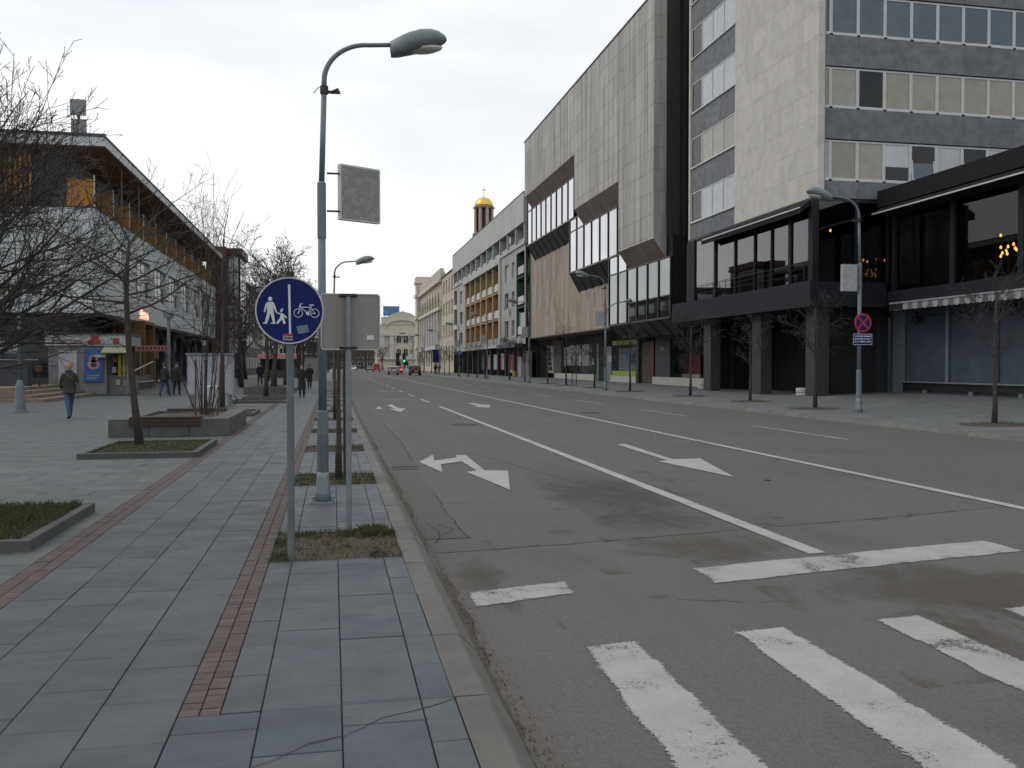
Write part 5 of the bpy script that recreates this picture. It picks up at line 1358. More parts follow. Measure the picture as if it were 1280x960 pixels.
# steps at the end wall
def steps():
    S = thing('entrance_steps', 'brown stone steps with a planter wall at the building end', 'steps', (-13, 42, 0))
    for k in range(4):
        q = MB(); q.box(-24, -12.2 - k * .55, 41.4 + k * .42, 50 - k * .1, .002 + k * .15, .15 + k * .15 - .003); q.build('step', 'step_stone', S)
    q = MB(); q.box(-24, -14.4, 46.5, 47.2, .6, 1.75); q.build('parapet_wall', 'shop_panel', S)
    q = MB(); q.tube([(-24, 46.3, 1.95), (-13.9, 46.3, 1.85)], .035, 6); q.build('handrail', 'galvanised', S)
steps()
def kiosk():
    K = thing('news_kiosk', 'grey street kiosk with a red lettered sign strip and blue poster', 'kiosk', (-12.5, 50, 0)); F = FY(50.0)
    q = MB(); q.box(-14.5, -11.75, 50.05, 52.6, .08, 2.6); q.build('body', 'kiosk_grey', K)
    q = MB(); q.box(-14.6, -10.5, 49.9, 52.7, 2.62, 3.18); sb = q.build('sign_band', 'poster_white', K)
    q = MB(); q.box(-14.62, -10.45, 49.85, 52.75, 3.18, 3.26); q.build('roof', 'slate_panel', K)
    q = MB(); q.box(-14.5, -10.6, 50.0, 52.6, 0, .08); q.build('base', 'slate_panel', K)
    # lettering on the band
    put_text('MINI', .34, 'cloth_blue', (-13.95, 49.89, 2.82), (math.pi / 2, 0, 0), sb); put_text('PRESS', .30, 'poster_red', (-13.2, 49.89, 2.82), (math.pi / 2, 0, 0), sb)
    q = MB(); q.box(-12.4, -12.0, 49.88, 49.895, 2.68, 3.14); q.box(-12.55, -11.9, 49.87, 49.88, 2.74, 2.92); q.build('red_emblem', 'poster_red', sb)
    q = MB(); q.lathe([(.16, 0), (.16, .02)], (0, 0, 0), 14); 
    q = MB(); q.box(-11.3, -11.0, 49.88, 49.895, 2.70, 3.02); q.build('red_emblem', 'poster_red', sb)
    q = MB(); q.box(-14.0, -13.1, 49.97, 50.03, .15, 2.35); q.build('white_door', 'kiosk_white', K)
    q = MB(); q.box(-12.75, -11.84, 49.96, 50.02, .72, 2.42); p = q.build('poster', 'poster_blue', K)
    for (z, r) in ((1.95, .24), (1.62, .30)):
        m = MB(); n = 18
        o = [(-12.28 + r * math.cos(2 * math.pi * k / n), z + r * .85 * math.sin(2 * math.pi * k / n)) for k in range(n)]
        m.prism([(x, 49.95, zz) for x, zz in o], (0, -.006, 0)); e = m.build('figure_eight', 'poster_pink', p)
        m = MB(); m.prism([(-12.28 + (x + 12.28) * .5, 49.942, z + (zz - z) * .5) for x, zz in o], (0, -.006, 0)); m.build('eight_hole', 'cloth_blue', e)
    for k in range(3): m = MB(); m.box(-12.6, -12.0 - .1 * k, 49.945, 49.955, 1.05 - k * .09, 1.08 - k * .09); m.build('poster_line', 'poster_white', p)
    # open counter side with magazines, scarves and awning
    q = MB(); q.box(-11.75, -11.68, 50.0, 52.6, .08, 2.6); q.box(-10.68, -10.6, 50.0, 50.08, .08, 2.6); q.build('counter_post', 'kiosk_grey', K)
    q = MB(); q.box(-11.66, -10.62, 50.5, 52.6, .08, 1.05); q.build('counter', 'kiosk_grey', K)
    q = MB(); q.box(-11.66, -10.62, 51.6, 51.7, 1.05, 2.6); q.build('counter_back', 'room_dark', K)
    for k, (x, z, m_) in enumerate(((-11.5, 1.2, 'poster_white'), (-11.25, 1.2, 'poster_red'), (-11.0, 1.25, 'poster_white'), (-11.45, 1.75, 'poster_red'), (-11.3, .55, 'poster_white'), (-10.95, .5, 'poster_pink'))):
        q = MB(); q.box(x, x + .2, 50.42, 50.46, z, z + .3); q.build('magazine', m_, K)
    for x in (-11.12, -10.9): q = MB(); q.box(x, x + .14, 50.12, 50.2, 1.0, 2.15); q.build('yellow_scarf', 'hi_vis', K)
    q = MB(); q.prism([(-11.75, 49.2, 2.28), (-11.75, 50.0, 2.6), (-11.75, 50.0, 2.56), (-11.75, 49.2, 2.22)], (1.35, 0, 0)); q.build('awning', 'awning_cream', K)
    q = MB(); q.box(-12.1, -11.6, 49.5, 49.95, 2.0, 2.15); q.build('letter_box', 'poster_white', K)
    r = thing('red_shop_sign', 'small red lettered board beside the timber entrance', 'sign', (-12.0, 64.5, 3))
    q = MB(); q.box(-13.2, -10.9, 64.4, 64.5, 2.55, 2.95); q.build('board', 'poster_pink', r)
    for k in range(8): q = MB(); q.box(-13.0 + k * .25, -12.85 + k * .25, 64.385, 64.395, 2.63, 2.87); q.build('letter', 'poster_red', r)
    q = MB(); q.box(-12.9, -12.84, 64.45, 64.5, 0, 2.55); q.build('post', 'galvanised', r)
kiosk()
# ------------------------------------------------------------------ street lamps
def lamp_proto(label, panel=None):
    t = thing('street_lamp', label, 'street lamp', (0, 0, 0))
    q = MB(); q.box(-.15, .15, -.15, .15, 0, .02)
    for a in range(4):
        c, s = math.cos(a * math.pi / 2 + .78), math.sin(a * math.pi / 2 + .78); q.lathe([(.018, .02), (.018, .05)], (.17 * c, .17 * s, 0), 6)
    q.build('base_plate', 'galvanised', t, local=True)
    q = MB(); q.lathe([(.105, .02), (.088, .12), (.072, .30), (.068, .36)], (0, 0, 0), 14); q.build('base_cone', 'galvanised', t, local=True, smooth=True)
    q = MB(); q.lathe([(.066, .34), (.064, 1.06), (.062, 1.075), (.050, 1.085)], (0, 0, 0), 14); q.build('lower_pole', 'lamp_grey', t, local=True, smooth=False)
    q = MB(); q.lathe([(.049, 1.06), (.044, 3.30)], (0, 0, 0), 14); q.build('middle_pole', 'lamp_grey', t, local=True, smooth=True)
    q = MB(); q.lathe([(.051, 3.10), (.051, 3.74), (.036, 3.76)], (0, 0, 0), 14); q.build('sleeve', 'lamp_grey', t, local=True, smooth=False)
    q = MB(); q.tube([(0, 0, 3.7), (.035, 0, 4.86)], [.034, .031], 12); q.build('upper_pole', 'lamp_grey', t, local=True, smooth=True)
    pts = [(.035, 0, 4.84)]
    for k in range(17):
        a = math.pi - math.pi / 2 * k / 16; pts.append((.035 + .52 + .52 * math.cos(a), 0, 4.93 + .45 * math.sin(a)))
    pts += [(.70, 0, 5.392), (.86, 0, 5.405)]
    q = MB(); q.tube(pts, [.031 - .006 * k / (len(pts) - 1) for k in range(len(pts))], 12); q.build('arm', 'lamp_grey', t, local=True, smooth=True)
    q = MB(); q.lathe([(.048, 4.78), (.048, 4.87)], (.035, 0, 0), 10); q.box(.08, .22, -.015, .015, 4.79, 4.82); q.tube([(.12, 0, 4.80), (.20, 0, 4.84)], .022, 6); q.tube([(-.02, 0, 4.86), (-.09, 0, 4.78)], .005, 4); q.build('clamp', 'iron', t, local=True)
    # head: lofted cobra shell
    sec = [(.80, .050, 5.435, 5.33), (.815, .085, 5.445, 5.245), (.90, .115, 5.49, 5.245), (1.02, .145, 5.535, 5.265), (1.15, .165, 5.56, 5.285), (1.27, .165, 5.555, 5.31), (1.37, .140, 5.52, 5.34), (1.44, .085, 5.47, 5.37), (1.47, .03, 5.43, 5.39)]
    q = MB(); n = 16; b = 0
    for (x, w, zt, zb) in sec:
        dz = (x - .8) * .13 + .012; mid = (zt + zb) / 2; zt, zb = mid + (zt - mid) * .90 + dz, mid + (zb - mid) * .90 + dz
        rim = zb + (zt - zb) * .38
        for k in range(n):
            a = 2 * math.pi * k / n; s_ = math.sin(a); c_ = math.cos(a)
            z = rim + (zt - rim) * s_ if s_ >= 0 else rim + (rim - zb) * max(s_ * 1.6, -1)
            q.v.append((x, c_ * w * (1 if s_ >= 0 else .92), z))
    for i in range(len(sec) - 1):
        for k in range(n):
            k2 = (k + 1) % n; q.f.append((i * n + k, i * n + k2, (i + 1) * n + k2, (i + 1) * n + k)); q.m.append(0)
    q.f.append(tuple(range(n))[::-1]); q.m.append(0); q.f.append(tuple((len(sec) - 1) * n + k for k in range(n))); q.m.append(0)
    hd = q.build('lamp_head', 'lamp_head', t, local=True, smooth=True)
    q = MB(); q.lathe([(.02, -.062), (.075, -.055), (.115, -.03), (.125, .0)], (0, 0, 0), 14); q.v = [(1.22 + v[0] * 1.65, v[1], 5.385 + v[2] * .8 + v[0] * .24) for v in q.v]; q.build('lens', 'lamp_lens', hd, local=True, smooth=True)
    if panel == 'grey':
        pb = MB(); pb.box(-.268, .268, -.035, .035, -.325, .325); pp = pb.build('advert_panel', 'alu_edge', t, local=True); pp.location = (.438, .127, 3.65); pp.rotation_euler = (0, 0, math.radians(28))
        pb = MB(); pb.box(-.25, .25, -.042, -.036, -.305, .305); pb.build('panel_face', 'panel_grey', pp, local=True)
        for z in (3.42, 3.86): pb = MB(); pb.tube([(.06, 0, z), (.26, 0, z)], .012, 6); pb.build('panel_arm', 'iron', t, local=True)
        pb = MB(); pb.lathe([(.0675, .36), (.0665, .80)], (0, 0, 0), 14, cap=False); pb.build('tape_band', 'dark_tape', t, local=True)
    elif panel == 'white':
        pb = MB(); pb.box(.10, .50, -.05, .05, 3.05, 3.72); pp = pb.build('advert_panel', 'poster_white', t, local=True)
        for z in (3.15, 3.6): pb = MB(); pb.tube([(.0, 0, z), (.12, 0, z)], .012, 6); pb.build('panel_arm', 'iron', t, local=True)
    return t
lp = lamp_proto('tall grey street lamp with a blank grey advert panel beside the round blue sign', 'grey'); lp.location = (-.12, 10.66, 0); ORG[lp.name] = Vector(lp.location)
lw = lamp_proto('tall street lamp on the far pavement carrying a white advert box', 'white'); kids(lw)
lw['group'] = 'street lamps on the far pavement'
RS = 1.34
lw.location = (17.39, 27.04, 0); lw.rotation_euler = (0, 0, math.pi); lw.scale = (RS, RS, RS); lw['label'] = 'street lamp with a white box carrying the red and blue no-stopping sign'; del lw['group']
for i, (x, y) in enumerate(((16.9, 53.9), (17.2, 77.5), (17.2, 99.5), (17.2, 122), (17.2, 146), (17.2, 170), (17.2, 195))):
    c = copy_tree(lw, (x, y, 0), math.pi + RND.uniform(-.06, .06), RS)
    c['label'] = ('street lamp standing in front of the stone office block' if i == 0 else 'street lamp on the far pavement in front of the apartment row')
    if i: c['group'] = 'street lamps in front of the apartment row'
    # second, smaller head reaching over the pavement
    if i == 0:
        q = MB(); q.tube([(0, 0, 3.5), (-.12, 0, 3.9), (-.5, 0, 4.12), (-.95, 0, 4.2)], .025, 8); q.build('rear_arm', 'lamp_grey', c, local=True, smooth=True)
        q = MB(); q.tube([(-.92, 0, 4.2), (-1.02, 0, 4.23), (-1.2, 0, 4.25), (-1.32, 0, 4.22)], [.03, .08, .10, .03], 10); q.build('rear_lamp_head', 'lamp_head', c, local=True, smooth=True)
ll = lamp_proto('street lamp rising behind the bare metal sign back'); kids(ll); ll.location = (.04, 33.0, 0)
for y in (56, 79, 102):
    c = copy_tree(ll, (.04, y, 0)); c['label'] = 'street lamp farther along the near kerb'; c['group'] = 'street lamps along the near kerb'

# ------------------------------------------------------------------ signs at the front
def blue_sign():
    x0, y0 = -.345, 7.56; cz = 2.065; R = .273
    t = thing('path_sign', 'round blue sign with white walkers and bicycle on a grey post', 'road sign', (x0, y0, 0))
    q = MB(); q.tube([(x0, y0, -.02), (x0, y0, cz + .27), (x0, y0, cz + .315)], .030, 12); q.build('post', 'post_grey', t, smooth=False)
    q = MB(); q.lathe([(.034, cz + .275), (.034, cz + .325)], (x0, y0, 0), 12); q.build('post_cap', 'iron', t)
    yf = y0 - .045
    def disc(r, ya, yb, n=48): return [(x0 + r * math.cos(2 * math.pi * k / n), ya, cz + r * math.sin(2 * math.pi * k / n)) for k in range(n)], (0, yb - ya, 0)
    q = MB(); q.prism(*disc(R, yf, yf + .012)); d = q.build('disc', 'sign_blue', t)
    q = MB(); n = 48
    for k in range(n):
        a, b = 2 * math.pi * k / n, 2 * math.pi * (k + 1) / n
        pa = [(x0 + r * math.cos(a), yy, cz + r * math.sin(a)) for r, yy in ((R + .001, yf - .006), (R - .010, yf - .006), (R - .010, yf - .0005), (R + .001, yf + .014))]
        pb = [(x0 + r * math.cos(b), yy, cz + r * math.sin(b)) for r, yy in ((R + .001, yf - .006), (R - .010, yf - .006), (R - .010, yf - .0005), (R + .001, yf + .014))]
        for j in range(4): q.quad(pa[j], pb[j], pb[(j + 1) % 4], pa[(j + 1) % 4])
    q.build('rim', 'alu_edge', t)
    yg = yf - .0015
    def uv(p): return (x0 + (p[0] - 378) / 302 * R, yg, cz - (p[1] - 378) / 302 * R)
    def fig(name, pts, mat='sign_white', dy=0): 
        m = MB(); m.prism([(a, b - dy, c) for a, b, c in map(uv, pts)], (0, -.0012, 0)); return m
    m = fig('', [(185, 300), (232, 300), (245, 320), (268, 395), (257, 401), (232, 345), (238, 400), (250, 488), (250, 499), (213, 499), (213, 491), (230, 486), (209, 405), (182, 490), (178, 499), (143, 499), (143, 491), (160, 484), (180, 400), (179, 345), (162, 397), (150, 391), (166, 322)])
    m.prism([uv((208 + 19 * math.cos(k * .523), 274 + 19 * math.sin(k * .523))) for k in range(12)], (0, -.0012, 0)); m.build('walker_symbol', 'sign_white', d)
    m = fig('', [(264, 397), (298, 402), (318, 405), (356, 440), (350, 450), (322, 430), (330, 455), (341, 488), (341, 498), (320, 498), (320, 491), (310, 457), (282, 490), (278, 498), (257, 498), (258, 491), (290, 448), (298, 415), (264, 406)])
    m.prism([uv((305 + 11 * math.cos(k * .7), 383 + 11 * math.sin(k * .7))) for k in range(9)], (0, -.0012, 0))
    m.prism([uv(p) for p in ((302, 374), (297, 361), (307, 366), (315, 358), (326, 366), (313, 375))], (0, -.0012, 0)); m.build('child_symbol', 'sign_white', d)
    fig('', [(364, 142), (384, 142), (390, 590), (372, 590)]).build('divider_bar', 'sign_white', d)
    m = MB()
    def seg(a, b, w):
        v = Vector((b[0] - a[0], b[1] - a[1])).normalized() * w; nx, ny = -v.y, v.x
        m.prism([uv((a[0] + nx, a[1] + ny)), uv((b[0] + nx, b[1] + ny)), uv((b[0] - nx, b[1] - ny)), uv((a[0] - nx, a[1] - ny))], (0, -.0012, 0))
    for c in (453, 600):
        pp = [(c + 38 * math.cos(k * math.pi / 12), 400 + 38 * math.sin(k * math.pi / 12)) for k in range(25)]
        for a, b in zip(pp, pp[1:]): seg(a, b, 2.6)
        m.prism([uv((c + 7 * math.cos(k * .785), 400 + 7 * math.sin(k * .785))) for k in range(8)], (0, -.0013, 0))
    for a, b, w in (((453, 400), (480, 345), 3.2), ((480, 346), (565, 346), 3.4), ((484, 352), (536, 400), 3.2), ((540, 402), (570, 340), 3.2), ((566, 348), (600, 400), 2.6), ((537, 404), (600, 402), 2.6), ((552, 325), (592, 325), 4.5), ((570, 340), (572, 326), 3), ((480, 346), (470, 322), 3), ((470, 322), (478, 314), 3), ((478, 314), (494, 317), 3.4), ((470, 330), (462, 352), 4.5), ((540, 410), (552, 424), 3)): seg(a, b, w)
    m.prism([uv((536 + 16 * math.cos(k * .524), 401 + 16 * math.sin(k * .524))) for k in range(12)], (0, -.0014, 0)); m.build('bicycle_symbol', 'sign_white', d)
    fig('', [(435, 520), (535, 503), (550, 570), (455, 590)]).build('sticker_ghost', 'sticker_grey', d)
    fig('', [(318, 590), (403, 590), (403, 648), (318, 648)], dy=.0012).build('sticker', 'poster_white', d, label='small white sticker with a red top strip')
    fig('', [(318, 590), (403, 590), (403, 610), (318, 610)], dy=.0026).build('sticker_strip', 'sign_red', d)
    m = MB()
    for k in range(7): m.prism([(a, b - .0026, c) for a, b, c in map(uv, [(326 + k * 11, 620 + (k % 3)), (334 + k * 11, 619), (334 + k * 11, 637), (326 + k * 11, 637 - (k % 2) * 4)])], (0, -.001, 0))
    m.build('sticker_print', 'cloth_navy', d)
    for z in (cz + .12, cz - .12): m = MB(); m.box(x0 - .045, x0 + .045, y0 - .034, y0 + .02, z - .015, z + .015); m.build('clamp', 'iron', t)
blue_sign()
def back_sign():
    x0, y0 = .15, 8.84; t = thing('sign_back', 'bare metal back of a square road sign on a galvanised post', 'road sign', (x0, y0, 0))
    q = MB(); q.tube([(x0, y0, -.02), (x0, y0, 2.30)], .0275, 12); q.build('post', 'galvanised', t)
    xa, xb, za, zb = -.115, .462, 1.765, 2.318; r = .035; yp = y0 + .034
    def rr(e):
        P = []
        for cx, cz, a0 in ((xb - r, zb - r, 0), (xa + r, zb - r, 90), (xa + r, za + r, 180), (xb - r, za + r, 270)):
            for k in range(6): a = math.radians(a0 + 18 * k); P.append((cx + (r - e) * math.cos(a), cz + (r - e) * math.sin(a)))
        return P
    q = MB(); q.prism([(x, yp, z) for x, z in rr(0.004)], (0, .004, 0)); p = q.build('panel', 'alu_back', t)
    q = MB(); o, i_ = rr(0), rr(.011); n = len(o)
    for k in range(n):
        j = (k + 1) % n
        A = [(o[k][0], yp + .006, o[k][1]), (o[k][0], yp - .009, o[k][1]), (i_[k][0], yp - .009, i_[k][1]), (i_[k][0], yp - .001, i_[k][1])]
        B_ = [(o[j][0], yp + .006, o[j][1]), (o[j][0], yp - .009, o[j][1]), (i_[j][0], yp - .009, i_[j][1]), (i_[j][0], yp - .001, i_[j][1])]
        for m_ in range(3): q.quad(A[m_], B_[m_], B_[m_ + 1], A[m_ + 1])
    q.build('rim', 'alu_edge', t)
    for z in (2.30, 1.785):
        q = MB(); q.box(x0 - .085, x0 + .085, y0 + .005, y0 + .0335, z - .013, z + .013); q.box(x0 - .045, x0 + .045, y0 - .032, y0 + .005, z - .011, z + .011)
        for s in (-1, 1): q.tube([(x0 + s * .06, y0 + .006, z), (x0 + s * .06, y0 - .012, z)], .009, 6)
        q.build('clamp', 'iron', t)
    q = MB(); q.box(.33, .40, yp - .0025, yp - .0005, 1.868, 1.91); q.build('label_sticker', 'sign_white', p)
back_sign()
def no_stopping():
    x0, y0 = 17.39, 26.92; zc = 3.03; R = .315
    t = thing('no_stopping_sign', 'round red and blue no-stopping sign above a small blue text board', 'road sign', (x0, y0, 2.3))
    N = 32
    def circ(r, y): return [(x0 + .06 + r * math.cos(2 * math.pi * k / N), y, zc + r * math.sin(2 * math.pi * k / N)) for k in range(N)]
    q = MB(); q.prism(circ(R, y0), (0, .02, 0)); d = q.build('disc', 'sign_red', t)
    q = MB(); q.prism(circ(R * .80, y0 - .004), (0, .003, 0)); q.build('blue_field', 'sign_blue2', d)
    q = MB()
    for s in (-1, 1):
        a = math.radians(45) * s; c, e = math.cos(a), math.sin(a); w = .032; L = R * .86
        q.prism([(x0 + .06 + c * l - e * k, y0 - .006, zc + e * l + c * k) for l, k in ((-L, -w), (L, -w), (L, w), (-L, w))], (0, -.002 - .001 * s, 0))
    q.build('cross', 'sign_red', d)
    q = MB(); q.box(x0 - .30, x0 + .40, y0, y0 + .02, 2.29, 2.66); b = q.build('text_board', 'sign_blue2', t)
    q = MB(); q.box(x0 - .30, x0 + .40, y0 - .003, y0 - .001, 2.645, 2.66); q.box(x0 - .30, x0 + .40, y0 - .003, y0 - .001, 2.29, 2.305); q.box(x0 - .30, x0 - .287, y0 - .003, y0 - .001, 2.306, 2.644); q.box(x0 + .387, x0 + .40, y0 - .003, y0 - .001, 2.306, 2.644); q.build('board_border', 'sign_white', b)
    r = random.Random(2); q = MB()
    for row in range(3):
        x = x0 - .25 + .03 * r.random()
        while x < x0 + .33:
            w = .02 + .012 * r.random(); q.box(x, x + w, y0 - .004, y0 - .001, 2.555 - row * .09, 2.60 - row * .09); x += w + (.006 if r.random() < .8 else .03)
    q.build('board_text', 'sign_white', b)
    q = MB(); q.box(x0 - .05, x0 + .05, y0 + .02, y0 + .1, 2.40, 2.46); q.box(x0 - .05, x0 + .05, y0 + .02, y0 + .1, 2.98, 3.04); q.build('clamp', 'iron', t)
no_stopping()
def small_signs():
    Y = 150; x, z = on_y(545, 450, Y); t = thing('blue_road_sign', 'small blue direction sign on a post among the far pavement trees', 'road sign', (x, Y, 0))
    q = MB(); q.tube([(x, Y, 0), (x, Y, 4.0)], .06, 6); q.build('post', 'galvanised', t); q = MB(); q.box(x - .55, x + .55, Y - .1, Y - .05, 2.0, 4.2); q.build('panel', 'sign_blue2', t)
    for (px, on) in ((497, 0), (505, 1)):
        Y = 210; x, z = on_y(px, 452, Y); t = thing('traffic_light', 'far traffic light showing green at the junction' if on else 'far dark traffic light at the junction', 'traffic light', (x, Y, 0))
        q = MB(); q.tube([(x, Y, 0), (x, Y, 5.2)], .08, 6); q.build('post', 'dark_metal', t); q = MB(); q.box(x - .4, x + .4, Y - .3, Y, 1.9, 4.3); q.build('housing', 'black', t)
        q = MB(); q.lathe([(.28, 0), (.2, .05)], (0, 0, 0), 10); q.v = [(x + v[0], Y - .31 - v[2], 2.5 + v[1]) for v in q.v]; q.build('lens', 'signal_green' if on else 'dark_metal', t)
small_signs()

# ------------------------------------------------------------------ bare trees
def perp(d, r):
    a = Vector((r.gauss(0, 1), r.gauss(0, 1), r.gauss(0, 1))); a -= d * a.dot(d); return a.normalized()
def grow(mb, p, d, L, rad, lvl, mx, r, P):
    n = 3 if lvl >= mx else max(3, min(7, int(L / P.get('seg', .28))))
    pts = [p.copy()]; rr = [rad]; dd = d.copy(); dirs = [d.copy()]
    for i in range(n):
        dd = (dd + perp(dd, r) * P.get('wob', .13) + Vector((0, 0, P.get('up', .06)))).normalized()
        p = p + dd * (L / n); pts.append(p.copy()); rr.append(max(P['min'], rad * (1 - .78 * (i + 1) / n))); dirs.append(dd.copy())
    mb.tube(pts, rr, 6 if rad > .03 else (4 if rad > .009 else 3), cap=False)
    if lvl >= mx: return
    k = max(2, int(L * P['dens'][lvl] * r.uniform(.8, 1.2)))
    for j in range(k):
        t = P.get('t0', .22) + (1 - P.get('t0', .22)) * (j + r.random()) / k; f = t * n; i = min(int(f), n - 1); q = pts[i].lerp(pts[i + 1], f - i)
        an = math.radians(r.uniform(*P.get('ang', (32, 62)))); nd = (dirs[i] * math.cos(an) + perp(dirs[i], r) * math.sin(an)).normalized()
        if P.get('flat'): nd.z *= P['flat']; nd.normalize()
        grow(mb, q, nd, L * r.uniform(.32, .58) * (1.15 - .5 * t), max(P['min'], rr[i] * .58), lvl + 1, mx, r, P)
def tree(name, label, loc, seed, trunk, r0, mains, mx, P, group=None, mats=('bark', 'twig'), rz=0):
    """trunk: polyline; mains: (height fraction, azimuth deg, elevation deg, length)"""
    r = random.Random(seed); t = thing(name, label, 'tree', loc, group, rz)
    tp = [Vector(p) for p in trunk]; n = len(tp); q = MB(); rads = [r0 * (1.25 if i == 0 else 1) * (1 - .62 * i / (n - 1)) for i in range(n)]
    q.tube(tp, rads, 9); q.build('trunk', mats[0], t, local=True, smooth=True)
    q = MB()
    for (f, az, el, L) in mains:
        s = f * (n - 1); i = min(int(s), n - 2); p = tp[i].lerp(tp[i + 1], s - i); a, e = math.radians(az), math.radians(el)
        grow(q, p, Vector((math.cos(a) * math.cos(e), math.sin(a) * math.cos(e), math.sin(e))), L, rads[i] * P.get('mr', .5), 0, mx, r, P)
    q.build('crown', mats[1], t, local=True); return t
PN = dict(min=.0022, dens=[5.0, 7.0, 8.0], wob=.13, up=.05, seg=.22)
# large tree just outside the left edge, its branches reach into view
r_ = random.Random(21)
def sweep_mains():
    L = []
    for i in range(36):
        f = .30 + .60 * i / 35
        az = r_.uniform(-60, 75) if i % 4 else r_.uniform(100, 280)
        L.append((f, az, r_.uniform(16, 38) + 14 * f, (2.75 - 1.2 * f) * r_.uniform(.8, 1.1)))
    return L + [(.97, 10, 74, 1.35), (.99, 100, 80, .7)]
tree('bare_tree', 'large leafless tree with long sweeping branches in the lush grass bed', (-3.90, 9.45, 0), 21, [(0, 0, -.05), (-.02, .02, .8), (0, .03, 1.6), (.05, 0, 2.3), (.12, .05, 2.9), (.18, .08, 3.5)], .095,
     sweep_mains(), 3, dict(min=.0027, dens=[5.6, 6.5, 6.0], wob=.085, up=.03, seg=.22, mr=.31, t0=.15, ang=(24, 48)))
tree('bare_tree', 'leafless tree with a slanted trunk growing in the low grass bed', (-3.65, 18.2, 0), 5, [(0, 0, -.05), (-.10, 0, .9), (-.20, .05, 1.9), (-.24, .05, 2.9), (-.22, .05, 3.5), (-.16, 0, 4.0)], .074,
     [(.50, 170, 22, 2.2), (.54, 20, 26, 1.8), (.58, 200, 10, 2.0), (.62, 15, 6, 2.5), (.66, 100, 24, 1.6), (.68, -100, 20, 1.6), (.72, 165, 28, 2.2), (.76, -60, 18, 1.6), (.80, 190, 32, 2.3), (.84, 5, 28, 1.9), (.88, 60, 35, 1.4), (.92, 150, 46, 1.7), (.98, 20, 46, 1.9), (.99, 165, 56, 1.1), (.7, 0, 15, 1.9)], 3,
     dict(min=.0028, dens=[4.8, 6.0, 5.5], wob=.11, up=.04, seg=.25, mr=.46))
tree('bare_tree', 'leafless tree with a dark forked trunk just behind the planter bench', (-3.80, 32.4, 0), 9, [(0, 0, -.05), (.02, 0, 1.0), (.02, .03, 2.1), (.08, .05, 3.4), (.02, .05, 4.6), (.1, 0, 6.0)], .088,
     [(.40, 10, 38, 2.2), (.42, 170, 30, 2.0), (.5, 90, 35, 1.8), (.55, -80, 35, 1.8), (.6, 20, 40, 2.0), (.64, 190, 42, 2.0), (.72, 60, 45, 1.6), (.78, 160, 48, 1.6), (.85, -10, 55, 1.5), (.92, 120, 60, 1.3), (1, 0, 85, 1.2)], 3,
     dict(min=.004, dens=[4.0, 4.5, 4.0], wob=.13, up=.07, seg=.35, mr=.5))
def shrub(name, label, loc, seed, n, H, spr, P, mats=('bark', 'twig')):
    r = random.Random(seed); t = thing(name, label, 'shrub', loc); q = MB()
    for i in range(n):
        a = r.random() * 6.283; e = math.radians(r.uniform(82, 89) if i % 2 else r.uniform(68, 82)); rb = spr * r.random()
        L = H * (r.uniform(.75, 1) if i % 2 else r.uniform(.3, .6))
        grow(q, Vector((rb * math.cos(a), rb * math.sin(a), 0)), Vector((math.cos(a) * math.cos(e), math.sin(a) * math.cos(e), math.sin(e))), L, r.uniform(.009, .02), 0, 2, r, P)
    q.build('stems', mats[1], t, local=True); return t
shrub('tall_shrub', 'tall bare many-stemmed shrub rising from the bench planter', (-3.15, 23.2, .38), 31, 17, 4.7, .22, dict(min=.0035, dens=[2.2, 2.2], wob=.035, up=.07, seg=.5, ang=(12, 28), t0=.3))
for (dx, dy, tilt) in ((-.18, -.1, .02), (.32, .05, .10), (.05, .2, -.03)):
    q = MB(); q.tube([(-3.15 + dx, 23.1 + dy, .36), (-3.15 + dx + tilt, 23.1 + dy, 1.75)], .022, 6); lone(q, 'wooden_stake', 'stake_wood', 'pale wooden stake driven into the bench planter', 'stake', 'stakes in the bench planter', (-3.15 + dx, 23.1 + dy, .36))
